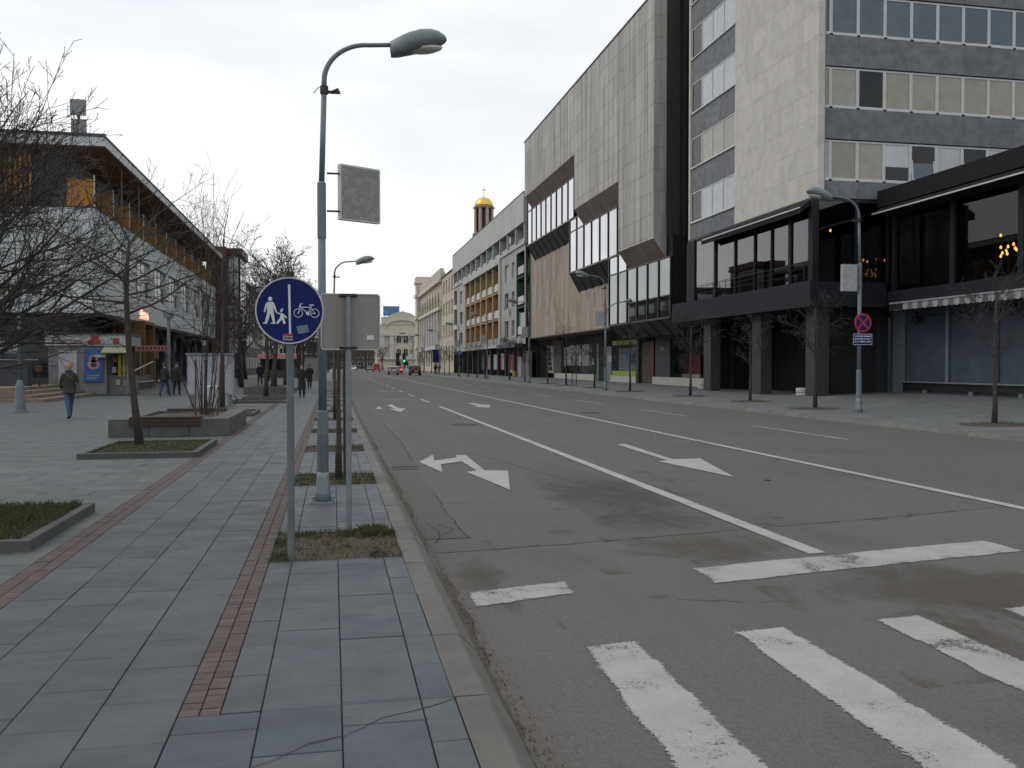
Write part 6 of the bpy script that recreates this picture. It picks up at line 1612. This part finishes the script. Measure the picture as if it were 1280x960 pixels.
# distant copies for the walk
farP = dict(min=.012, dens=[2.8, 3.1, 2.6], wob=.13, up=.08, seg=.6, mr=.5)
def far_proto(seed, H, r0, label):
    r = random.Random(seed); tr = [(0, 0, -.05)] + [(r.gauss(0, .12), r.gauss(0, .12), H * f) for f in (.15, .3, .45, .6, .78)]
    mains = [(.42 + .58 * i / 12, i * 137 + r.uniform(-25, 25), r.uniform(28, 60), H * r.uniform(.26, .40)) for i in range(13)]
    return tree('bare_tree', label, (0, 0, 0), seed, tr, r0, mains, 3, farP, 'bare trees along the walk', ('bark', 'twig_brown'))
FL = 'brown leafless tree farther along the paved walk'
fa = far_proto(51, 8.5, .16, FL); fb = far_proto(52, 7.5, .14, FL); fc = far_proto(53, 12, .17, FL)
for t in (fa, fb, fc): kids(t)
spots = [(fa, -3.3, 52.2, 1.0, 0), (fb, -3.2, 44.7, .8, 1), (fb, -3.0, 59.2, .95, 2), (fa, -6.4, 66, .95, 3), (fc, -4.6, 74, .95, 4), (fa, -2.4, 70, .9, 5), (fb, -8.0, 82, 1.1, 6), (fa, -2.9, 84, 1.05, 7), (fc, -6.4, 92, 1.0, 1), (fb, -1.9, 97, 1.1, 3), (fa, -9.6, 104, 1.1, 2),
         (fa, -4.0, 112, 1.15, 8), (fb, -8, 122, 1.2, 9), (fc, -3.0, 128, .9, 10), (fa, -6.5, 142, 1.2, 11), (fb, -2.2, 152, 1.2, 12), (fa, -4.5, 172, 1.2, 13), (fb, -1.0, 190, 1.1, 14), (fa, 1.5, 225, 1.0, 15), (fb, -3, 240, 1.2, 16), (fa, 4.0, 262, 1.0, 17), (fb, 8.0, 300, 1.1, 18), (fa, 12.0, 310, .9, 19), (fb, 2, 330, 1.2, 20), (fa, 14.6, 265, .9, 21), (fb, 6.5, 285, 1.1, 22), (fa, 10, 280, 1.0, 23), (fb, 15.5, 290, 1.0, 24), (fa, -1, 290, 1.2, 25), (fb, 5, 345, 1.3, 26), (fa, 11, 350, 1.3, 27), (fb, 16.5, 340, 1.2, 28)]
usedp = set()
for (p, x, y, s, a) in spots:
    lab, grp = ((FL, 'bare trees along the walk') if y < 135 else ('bare tree in the far row where the walk meets the street end', 'bare trees at the street end'))
    if abs(y - 52.2) < .1: lab, grp = 'bare tree with a brown trunk rising from the farther stone planter', None
    elif abs(y - 44.7) < .1: lab, grp = 'smaller bare tree in the wide grass bed before the farther planter', None
    elif abs(y - 59.2) < .1: lab, grp = 'bare tree in the far grass bed beyond the farther planter', None
    if p.name not in usedp: usedp.add(p.name); p.location = (x, y, 0); p.rotation_euler = (0, 0, a); p.scale = (s, s, s); o = p
    else: o = copy_tree(p, (x, y, 0), a, s)
    o['label'] = lab
    if grp: o['group'] = grp
    elif 'group' in o: del o['group']
# young trees on the far pavement
yP = dict(min=.0042, dens=[6.5, 6.5, 6], wob=.14, up=.06, seg=.2, mr=.30, ang=(28, 60))
def young(seed):
    r = random.Random(seed); tr = [(0, 0, -.05), (.02, .0, .6), (-.01, .01, 1.25), (.03, 0, 1.75), (.0, .02, 2.4), (.03, 0, 2.9)]
    mains = [(.46 + .54 * i / 21, i * 137 + r.uniform(-20, 20), r.uniform(16, 62), r.uniform(.75, 1.2)) for i in range(22)]
    return tree('young_tree', '', (0, 0, 0), seed, tr, .058, mains, 3, yP, None, ('bark', 'twig'))
ya, yb = young(71), young(72); kids(ya); kids(yb)
tl = [(17.5, 20.9), (17.4, 29.8), (18.0, 36.2), (18.0, 42.9), (17.6, 51.2), (17.9, 59.6), (17.8, 66.9), (18, 73.8), (18.1, 83.5), (18.0, 90.4), (17.8, 104.5), (17.9, 111), (17.8, 118), (17.8, 127.6), (17.7, 137), (17.8, 144), (17.9, 155), (17.8, 163), (17.8, 178), (17.9, 188)]
labs = {0: 'young bare tree standing in front of the striped awning', 1: 'young bare tree beside the no-stopping sign lamp', 2: 'young bare tree in front of the middle hotel pillar', 3: 'young bare tree before the red shop display beside the hotel'}
for i, (x, y) in enumerate(tl):
    p = ya if i % 2 == 0 else yb; s = 1.18 + .12 * math.sin(i * 2.3)
    if i < 2: o = p; p.location = (x, y, 0); p.scale = (s, s, s); p.rotation_euler = (0, 0, i * 1.7)
    else: o = copy_tree(p, (x, y, 0), i * 1.7, s)
    o['label'] = labs.get(i, 'young bare tree before the stone office block' if i < 9 else 'young bare tree in the row before the balcony apartments')
    if i >= 4: o['group'] = 'young trees before the stone office block' if i < 9 else 'young trees before the apartments'
    q = MB(); n = 14; r = random.Random(i)
    ring = [(x + 1.0 * math.cos(6.283 * k / n) * r.uniform(.85, 1.1), y + .75 * math.sin(6.283 * k / n) * r.uniform(.85, 1.1)) for k in range(n)]
    tp = thing('tree_pit', ('soil pit around the ' + o['label']), 'tree pit', (x, y, 0), ('pits of the ' + o['group']) if 'group' in o else None)
    for k in range(n): a, b = ring[k], ring[(k + 1) % n]; q.add([(a[0], a[1], .006), (b[0], b[1], .006), (x, y, .05)], [(0, 1, 2)])
    q.build('soil', 'soil', tp)
    if i < 8:
        g = MB(); blades(g, x - .85, x + .85, y - .55, y + .55, 350, .06, 300 + i, None, .02); g.build('grass', ['grass', 'grass_dry'], tp, kind='stuff')
for dx in (.35, .75):
    x, y = 18.0 + dx - .1, 66.6 + dx * .6; q = MB(); q.tube([(x, y, 0), (x, y, 2.4)], .035, 6); lone(q, 'wooden_stake', 'bark', 'dark stake beside a young tree before the stone office block', 'stake', 'stakes before the stone office block', (x, y, 0))
# small kerbside tree with stake behind the sign back
tree('young_tree', 'small staked tree in the kerbside pit behind the sign back', (.07, 12.75, 0), 81, [(0, 0, -.05), (.01, 0, .6), (.0, 0, 1.2), (.02, 0, 1.8), (.03, 0, 2.3)], .045,
     [(.7, 10, 50, .35), (.8, 140, 55, .35), (.85, 250, 55, .3), (.95, 40, 65, .3), (1, 180, 70, .25)], 1, dict(min=.003, dens=[6, 6], wob=.1, up=.1, seg=.2, mr=.5), mats=('bark', 'twig'))
q = MB(); q.tube([(.17, 12.85, -.02), (.165, 12.85, 1.95)], .030, 6); lone(q, 'tree_stake', 'bark', 'dark wooden stake tied beside the small kerbside tree', 'stake', base=(.17, 12.85, 0))
kt = tree('young_tree', 'thin young tree in a kerbside pit beyond the lamp post', (.05, 26.7, 0), 82, [(0, 0, -.05), (.0, 0, .8), (.02, 0, 1.6), (0, 0, 2.2)], .04, [(.7 + .03 * i, i * 137, 50, .5) for i in range(10)], 2, dict(min=.005, dens=[5, 5], wob=.14, up=.08, seg=.25, mr=.6), 'thin kerbside trees')
kids(kt)
for y in (31.4, 36.1, 40.8, 45.4, 50.1, 64, 73.3): copy_tree(kt, (.05, y, 0), y, RND.uniform(.9, 1.2))

# ------------------------------------------------------------------ planters, benches, bins, display case
def bench_planter(x0, x1, y0, y1, H, lab, wood=True):
    t = thing('bench_planter', lab, 'planter', ((x0 + x1) / 2, (y0 + y1) / 2, 0)); w = .42
    n = 3
    for i in range(n):
        a, b = x0 + (x1 - x0) * i / n, x0 + (x1 - x0) * (i + 1) / n
        for (ya_, yb_) in ((y0, y0 + w), (y1 - w, y1)):
            q = MB(); q.box(a + .004, b - .004, ya_, yb_, 0, H); q.build('stone_block', 'planter_stone', t, bevel=.012)
    for i in range(2):
        a, b = y0 + w + (y1 - y0 - 2 * w) * i / 2, y0 + w + (y1 - y0 - 2 * w) * (i + 1) / 2
        for (xa_, xb_) in ((x0, x0 + w), (x1 - w, x1)):
            q = MB(); q.box(xa_, xb_, a + .004, b - .004, 0, H); q.build('stone_block', 'planter_stone', t, bevel=.012)
    if wood:
        for k in range(3):
            q = MB(); q.box(x0 + .45, x1 - .62, y0 - .03 + k * .15, y0 - .03 + k * .15 + .135, H + .003, H + .05); q.build('seat_plank', 'bench_wood', t, bevel=.006)
            q = MB(); q.box(x0 + .6, x1 - .5, y1 - .42 + k * .15, y1 - .42 + k * .15 + .135, H + .003, H + .05); q.build('seat_plank', 'bench_wood', t, bevel=.006)
        for k in range(2): q = MB(); q.box(x0 + .45, x1 - .62, y0 - .045, y0 - .012, H - .16 + k * .085, H - .16 + k * .085 + .075); q.build('front_plank', 'bench_wood', t)
    q = MB(); soil_sheet(q, x0 + w, x1 - w, y0 + w, y1 - w, 8, 8, .05, 12, H - .05); q.build('soil', 'soil', t)
    return t
bench_planter(-4.92, -2.33, 21.15, 25.3, .40, 'grey stone planter with brown timber seats around the tall shrub')
bench_planter(-4.75, -2.3, 50.0, 54.2, .42, 'farther grey stone planter holding a bare tree on the walk', False)
def display_case():
    t = thing('display_case', 'white double-sided display case standing on the plaza behind the bench planter', 'display case', (-4.7, 36.6, 0))
    q = MB(); q.box(-5.55, -3.82, 36.3, 36.7, .42, 2.0); b = q.build('body', 'kiosk_white', t, bevel=.02)
    for (a, c) in ((-5.48, -4.55), (-4.45, -3.9)): q = MB(); q.box(a, c, 36.275, 36.298, .5, 1.92); q.build('panel', 'lightbox_white', b)
    q = MB(); q.box(-5.6, -3.78, 36.25, 36.75, 2.0, 2.08); q.build('roof', 'galvanised', t)
    for x in (-5.4, -3.98): q = MB(); q.box(x - .06, x + .06, 36.4, 36.6, 0, .42); q.build('foot', 'galvanised', t)
    q = MB(); q.tube([(-3.85, 36.5, .42), (-3.72, 36.5, .3), (-3.74, 36.5, .1), (-3.86, 36.5, .02)], .02, 6); q.build('cable', 'black', t)
    b = thing('litter_bin', 'round litter bin with a steel band and pale base beside the display case', 'litter bin', (-4.35, 34.6, 0))
    q = MB(); q.lathe([(.30, 0), (.30, .50)], (-4.35, 34.6, 0), 20); q.build('base', 'poster_white', b, smooth=False)
    q = MB(); q.lathe([(.31, .505), (.31, .80)], (-4.35, 34.6, 0), 20); q.build('band', 'steel', b)
    q = MB(); q.lathe([(.28, .80), (.22, .86)], (-4.35, 34.6, 0), 16); q.build('lid', 'poster_white', b)
display_case()
def cone_lamp(x, y, lab):
    t = thing('cone_lamp', lab, 'street lamp', (x, y, 0))
    q = MB(); q.lathe([(.24, 0), (.24, .05), (.19, .07), (.16, .5), (.13, .9), (.07, 1.1)], (x, y, 0), 14); q.build('base', 'lamp_grey', t, smooth=False)
    q = MB(); q.tube([(x, y, 1.05), (x, y, 4.7)], [.055, .045], 10); q.build('pole', 'lamp_grey', t, smooth=True)
    for s in (-1, 1):
        q = MB(); q.tube([(x, y, 4.5), (x + s * .5, y, 4.05)], .02, 6); q.build('arm', 'lamp_grey', t)
        q = MB(); q.lathe([(.05, -.38), (.10, -.3), (.30, .0), (.31, .04)], (x + s * .52, y, 4.35), 16); q.build('shade', 'awning_cream', t, smooth=False)
        q = MB(); q.lathe([(.31, .041), (.2, .09)], (x + s * .52, y, 4.35), 16); q.build('cap', 'lamp_grey', t)
cone_lamp(-10.5, 33.1, 'twin conical plaza lamp on a grey post near the brown steps')
q = MB(); q.tube([(-8.9, 52, 0), (-8.9, 52, 4.2)], .09, 8); q.lathe([(.18, 0), (.12, .4)], (-8.9, 52, 0), 10); q.lathe([(.25, 4.2), (.28, 4.5), (.1, 4.6)], (-8.9, 52, 0), 10); lone(q, 'lamp_column', 'lamp_grey', 'grey lamp column on the plaza behind the two walkers', 'street lamp', base=(-8.9, 52, 0))
q = MB(); q.tube([(-13.6, 45.5, .6), (-13.6, 45.5, 1.3)], .04, 6); q.box(-13.75, -13.45, 45.4, 45.6, 1.3, 1.62); lone(q, 'yellow_box', 'gold_letter', 'small yellow box on a stub post by the steps', 'box', base=(-13.6, 45.5, .6))
def city_light(x, y, lab):
    t = thing('poster_stand', lab, 'poster stand', (x, y, 0)); q = MB(); q.box(x - .1, x + .1, y - .65, y + .65, .25, 2.35); q.build('frame', 'galvanised', t)
    q = MB(); q.box(x - .11, x + .11, y - .55, y + .55, .35, 2.25); q.build('poster', 'poster_white', t); q = MB(); q.box(x - .08, x + .08, y - .3, y + .3, 0, .25); q.build('foot', 'dark_metal', t)
city_light(-.75, 55, 'glazed poster stand edge-on at the kerb beyond the lamp post')
def booth():
    t = thing('white_booth', 'small white booth far along the walk', 'kiosk', (-2.0, 96, 0))
    q = MB(); q.box(-2.9, -1.4, 96, 98, 0, 2.5); q.build('body', 'poster_white', t); q = MB(); q.box(-3.0, -1.3, 95.8, 98.2, 2.5, 2.65); q.build('roof', 'slate_panel', t)
    q = MB(); q.box(-1.35, -1.0, 95.5, 96.5, .4, 2.4); lone(q, 'orange_banner', 'car_red', 'orange banner beside the white booth', 'banner', base=(-1.2, 96, 0))
    t = thing('market_stall', 'far stall with a red awning on the walk', 'stall', (-6.2, 118, 0))
    q = MB(); q.box(-9.2, -4.4, 119, 121, 0, 2.4); q.build('body', 'kiosk_grey', t); q = MB(); q.prism([(-9.4, 117.6, 2.5), (-9.4, 119, 3.0), (-9.4, 121, 3.0), (-9.4, 121, 2.5)], (5.2, 0, 0)); q.build('awning', 'poster_red', t)
    q = MB(); q.box(-8.8, -5, 118.9, 119, 1, 2.3); q.build('opening', 'pane_dark', t)
booth()
# ------------------------------------------------------------------ people
def person(loc, heading, h, label, coat, legs, hair, stride=.12, hem=.50, hat=None, bag=None, scarf=None, arms=.08, group=None, pockets=True):
    t = thing('person', label, 'person', loc, group, heading)
    V = []; E_ = []; R = []
    def v(x, y, z, r, r2=None): V.append((x * h, y * h, z * h)); R.append((r * h, (r2 or r) * h)); return len(V) - 1
    pe = v(0, 0, .53, .075, .062); sp = v(0, 0, .63, .068, .055); ch = v(0, .0, .74, .085, .062); nk = v(0, .004, .825, .034); hb = v(0, .012, .868, .040); hm = v(0, .016, .92, .052, .058); ht = v(0, .012, .965, .036, .04)
    for a, b in ((pe, sp), (sp, ch), (ch, nk), (nk, hb), (hb, hm), (hm, ht)): E_.append((a, b))
    nose = v(0, .075, .915, .008); E_.append((hm, nose))
    hands = []
    for s in (-1, 1):
        sh = v(s * .100, 0, .795, .040); el = v(s * .135, -s * arms * .3 - .01, .645, .031)
        if pockets: wr = v(s * .115, .055, .545, .024); ha = v(s * .095, .075, .52, .022)
        else: wr = v(s * .135, s * arms, .50, .022); ha = v(s * .13, s * arms * 1.15 + .01, .455, .020)
        hands.append(Vector(V[ha]))
        E_ += [(ch, sh), (sh, el), (el, wr), (wr, ha)]
        if not pockets:
            for k in range(4): f = v(s * (.128), s * arms * 1.2 + .012 + (k - 1.5) * .011, .418 - (.006 if k in (0, 3) else 0), .0055); E_.append((ha, f))
            th = v(s * .115, s * arms * 1.15 + .03, .445, .006); E_.append((ha, th))
        hp = v(s * .050, 0, .50, .060); kn = v(s * .052, s * stride * .55 + .012, .285, .042); an = v(s * .05, s * stride - (.03 if s < 0 else 0), .05, .028); to = v(s * .058, s * stride + .085 - (.03 if s < 0 else 0), .022, .027, .022)
        E_ += [(pe, hp), (hp, kn), (kn, an), (an, to)]
    me = bpy.data.meshes.new('body'); me.from_pydata(V, E_, []); o = bpy.data.objects.new('body', me); COL.objects.link(o)
    o.modifiers.new('skin', 'SKIN').use_smooth_shade = True
    for i, sv in enumerate(me.skin_vertices[0].data): sv.radius = R[i]; sv.use_root = (i == pe)
    o.modifiers.new('sub', 'SUBSURF').levels = 2; o.modifiers['sub'].render_levels = 2
    bpy.context.view_layer.update()
    m2 = bpy.data.meshes.new_from_object(o.evaluated_get(bpy.context.evaluated_depsgraph_get())); bpy.data.objects.remove(o)
    m2.materials.clear()
    for m in ('skin', coat, legs, 'shoe'): m2.materials.append(MATS[m])
    zmin = min(v_.co.z for v_ in m2.vertices)
    for v_ in m2.vertices: v_.co.z -= zmin
    for p in m2.polygons:
        c = p.center; z = c.z / h
        if any((c - hd).length < .045 * h for hd in hands): mi = 0
        elif z < .06: mi = 3
        elif z < .49: mi = 2 if not (abs(c.x) > .11 * h) else 1
        elif z < .845: mi = 1
        else: mi = 0
        p.material_index = mi; p.use_smooth = True
    b = bpy.data.objects.new('body', m2); COL.objects.link(b); b.parent = t
    def loft(name, secs, mat, n=16, cap=True):
        q = MB()
        for (z, rx, ry, cy) in secs:
            for k in range(n): a = 6.2832 * k / n; q.v.append((rx * h * math.cos(a), cy * h + ry * h * math.sin(a), z * h))
        for i in range(len(secs) - 1):
            for k in range(n): k2 = (k + 1) % n; q.f.append((i * n + k, i * n + k2, (i + 1) * n + k2, (i + 1) * n + k)); q.m.append(0)
        if cap: q.f.append(tuple(range((len(secs) - 1) * n, len(secs) * n))); q.m.append(0)
        return q.build(name, mat, t, local=True, smooth=True)
    loft('coat', [(hem, .118, .092 + stride * .25, 0), (hem + .06, .112, .088, 0), (.63, .100, .074, 0), (.72, .112, .078, 0), (.785, .110, .068, 0), (.815, .075, .055, 0), (.835, .044, .046, .003)], coat)
    if hat: loft('hat', [(.925, .062, .068, .008), (.955, .060, .065, .008), (.985, .040, .044, .005), (.995, .012, .012, 0)], hat)
    else: loft('hair', [(.885, .050, .040, -.018), (.915, .060, .054, -.008), (.95, .060, .062, .002), (.98, .044, .048, .0), (.994, .016, .016, 0)], hair)
    if scarf: loft('scarf', [(.81, .062, .060, .004), (.835, .066, .066, .006), (.86, .058, .060, .008)], scarf)
    q = MB()
    for s in (-1, 1): q.lathe([(.001, -.005), (.006, 0), (.001, .005)], (s * .02 * h, .066 * h, .925 * h), 6)
    q.box(-.016 * h, .016 * h, .062 * h, .066 * h, .885 * h, .890 * h); q.build('eyes_and_mouth', 'hair_dark', t, local=True)
    if bag:
        q = MB(); q.box(.095 * h, .16 * h, -.08 * h, .06 * h, .50 * h, .62 * h); bg = q.build('shoulder_bag', bag, t, local=True, bevel=.02)
        q = MB(); q.tube([(.12 * h, -.075 * h, .62 * h), (.0, -.085 * h, .74 * h), (-.07 * h, -.04 * h, .82 * h)], .010, 5); q.build('strap', bag, bg, local=True)
    return t
def at_ground(px, py): x, y = on_ground(px, py); return (x, y, 0)
person(at_ground(87, 523), math.radians(28), 1.70, 'walker in olive jacket and blue jeans carrying a bag across the plaza', 'cloth_olive', 'denim', 'hair_blond', .17, .46, bag='bag_khaki', scarf='cloth_blue', pockets=True)
person(at_ground(206, 495), math.radians(-20), 1.74, 'walker in a dark jacket and jeans beside the lamp column', 'cloth_black', 'cloth_blue', 'hair_dark', .16, .48, pockets=False)
person(at_ground(221, 494), math.radians(-10), 1.82, 'walker in a dark coat and navy cap beside the lamp column', 'cloth_black', 'cloth_black', 'hair_dark', .08, .42, hat='cloth_navy', scarf='cloth_grey')
person(at_ground(299, 482), math.radians(185), 1.66, 'distant walker in a grey coat and red cap behind the display case', 'cloth_navy', 'cloth_blue', 'hair_dark', .07, .45, hat='cloth_red', scarf='cloth_red')
person(at_ground(325, 482), math.radians(172), 1.78, 'distant walker in navy jacket with a pale scarf near the planter', 'cloth_navy', 'cloth_navy', 'hair_dark', .10, .5, scarf='cloth_grey', pockets=False)
person(at_ground(377.5, 497), math.radians(178), 1.66, 'woman in a long black coat walking toward us on the pavement', 'cloth_black', 'cloth_black', 'hair_dark', .05, .27, pockets=True)
person((-1.55, 62, 0), math.radians(186), 1.70, 'dark coated walker just behind the woman in black', 'cloth_black', 'cloth_black', 'hair_dark', .08, .30)
person((17.0, 150, 0), math.radians(5), 1.78, 'distant dark walker on the far pavement before the cream house', 'cloth_black', 'cloth_navy', 'hair_dark', .1, .45, group='two walkers on the far pavement')
person((17.9, 152, 0), math.radians(-4), 1.75, 'distant dark walker on the far pavement before the cream house', 'cloth_black', 'cloth_black', 'hair_dark', .1, .45, group='two walkers on the far pavement')

# ------------------------------------------------------------------ cars
def car(label, loc, rz, paint, kind='hatch', brake=False, lenx=4.2, w=1.75):
    t = thing('red_van' if kind == 'van' else 'parked_car' if False else 'car', label, 'van' if kind == 'van' else 'car', loc, None, rz)
    if kind == 'van': t.name = 'delivery_van'; prof = [(-2.3, .35), (-2.32, .9), (-2.28, 1.95), (-2.1, 2.1), (1.0, 2.1), (1.25, 2.0), (1.75, 1.25), (2.3, 1.0), (2.36, .6), (2.3, .35)]; belt = 1.15; roof = 2.1
    elif kind == 'suv': prof = [(-2.1, .38), (-2.15, .75), (-2.08, 1.05), (-1.85, 1.55), (-1.6, 1.66), (.3, 1.68), (.6, 1.6), (1.15, 1.08), (2.0, .92), (2.16, .7), (2.1, .38)]; belt = 1.02; roof = 1.68
    else: prof = [(-2.0, .32), (-2.06, .65), (-1.98, .95), (-1.55, 1.36), (-1.25, 1.45), (.2, 1.47), (.45, 1.40), (1.05, .97), (1.85, .80), (2.06, .62), (2.02, .32)]; belt = .92; roof = 1.47
    q = MB(); n = len(prof)
    def half(z, yy): return (w / 2) * (1 - .18 * max(0, (z - belt) / (roof - belt))) - (.06 if abs(yy) > 1.9 else 0)
    secs = ((-1, .94), (-1, 1.0)); 
    for s, k in ((-1, 1), (1, 1)):
        for (yy, z) in prof: q.v.append((s * half(z, yy), yy, z))
    q.f.append(tuple(range(n))); q.f.append(tuple(range(n, 2 * n))[::-1])
    for i in range(n): j = (i + 1) % n; q.f.append((i, j, n + j, n + i))
    q.m = [0] * len(q.f)
    b = q.build('body', paint, t, local=True, bevel=.05)
    # glazing
    rear = [p for p in prof if p[0] < 0 and p[1] > belt - .02]; front = [p for p in prof if p[0] > 0 and p[1] > belt - .05]
    def glass(name, a, c, inset=.12, off=.012):
        m = MB(); d = Vector((0, c[1] - a[1], -(c[0] - a[0]))).normalized() * off
        if a[0] > 0: pass
        P = []
        for (yy, z, s) in ((a[0], a[1], -1), (a[0], a[1], 1), (c[0], c[1], 1), (c[0], c[1], -1)):
            P.append((s * (half(z, yy) - inset), yy, z))
        nrm = (Vector(P[1]) - Vector(P[0])).cross(Vector(P[3]) - Vector(P[0])).normalized()
        if (nrm.y > 0) != (a[0] > 0): nrm = -nrm
        P = [Vector(p) + nrm * off for p in P]; m.prism(P, nrm * -.006); return m.build(name, 'car_glass', t, local=True)
    if kind == 'van': r0, r1, f0, f1 = (-2.31, 1.2), (-2.285, 1.85), (1.27, 1.95), (1.72, 1.30)
    elif kind == 'suv': r0, r1, f0, f1 = (-2.06, 1.10), (-1.86, 1.52), (.62, 1.57), (1.12, 1.12)
    else: r0, r1, f0, f1 = (-1.93, 1.0), (-1.57, 1.34), (.48, 1.37), (1.02, 1.0)
    glass('rear_window', r0, r1); glass('windscreen', f0, f1)
    for s in (-1, 1):
        for (a0, a1) in (((-1.5, -.35), (-.25, .75)) if kind != 'van' else ((.1, 1.1),)):
            z0, z1 = belt + .04, roof - .12; m = MB()
            P = [(s * (half(z0, 0) + .004), a0 - (.12 if a0 < -1 else 0), z0), (s * (half(z0, 0) + .004), a1 + (.18 if a1 > .6 else 0), z0), (s * (half(z1, 0) + .004), a1 - (.25 if a1 > .6 else 0), z1), (s * (half(z1, 0) + .004), a0 + .05, z1)]
            m.prism(P, (s * .006, 0, 0)); m.build('side_window', 'car_glass', t, local=True)
        m = MB(); zl = belt - .22; m.box(s * (w / 2 - .36) - .14, s * (w / 2 - .36) + .14, -prof[1][0] * -1 - .03 if False else prof[1][0] - .02, prof[1][0] + .10, zl - .02, zl + .20); m.build('tail_light', 'brake_red' if brake else 'tail_red', t, local=True)
        m = MB(); m.box(s * (w / 2 - .38) - .16, s * (w / 2 - .38) + .16, prof[-2][0] - .10, prof[-2][0] + .015, .60, .74); m.build('headlight', 'headlight', t, local=True)
        m = MB(); m.box(s * (w / 2 + .02), s * (w / 2 + .16), .55, .75, belt + .02, belt + .16); m.build('wing_mirror', paint, t, local=True)
        for yy in (-1.28, 1.3):
            m = MB(); m.tube([(s * (w / 2 - .19), yy, .32), (s * (w / 2 + .01), yy, .32)], .32, 18); wh = m.build('wheel', 'tyre', t, local=True)
            m = MB(); m.tube([(s * (w / 2 + .005), yy, .32), (s * (w / 2 + .022), yy, .32)], [.20, .17], 12); m.build('rim', 'rim', wh, local=True)
    m = MB(); m.box(-w / 2 + .05, w / 2 - .05, prof[1][0] - .05, prof[1][0] + .12, .36, .58); m.build('rear_bumper', paint if kind != 'suv' else 'dark_metal', t, local=True, bevel=.03)
    m = MB(); m.box(-.26, .26, prof[1][0] - .06, prof[1][0] - .03, .62, .73); m.build('number_plate', 'plate', t, local=True)
    return t
def road_at(px, Y): return (on_y(px, 456, Y)[0], Y, RZ)
car('silver hatchback driving away in the right-hand lanes', road_at(491.5, 158), .0, 'car_silver', 'hatch')
car('black off-road car driving away beside the far kerb', road_at(518.5, 146), .0, 'car_black', 'suv')
car('red car braking just ahead of the silver hatchback', road_at(497, 182), .0, 'car_red', 'hatch', True)
car('bright red delivery van far down the street', road_at(470.5, 222), .0, 'car_red', 'van')
car('grey car far down the street beside the red van', road_at(462.5, 250), math.pi, 'car_grey', 'hatch')
car('white car coming toward us far down the street', road_at(441.5, 255), math.pi, 'car_white', 'hatch')
car('pale car waiting by the junction under the gabled facade', road_at(507, 250), 1.4, 'car_white', 'hatch')

# final pass: repeats of the same thing share group labels set above; drop empty labels
for o in list(bpy.data.objects):
    if o.get('label') == '': del o['label']
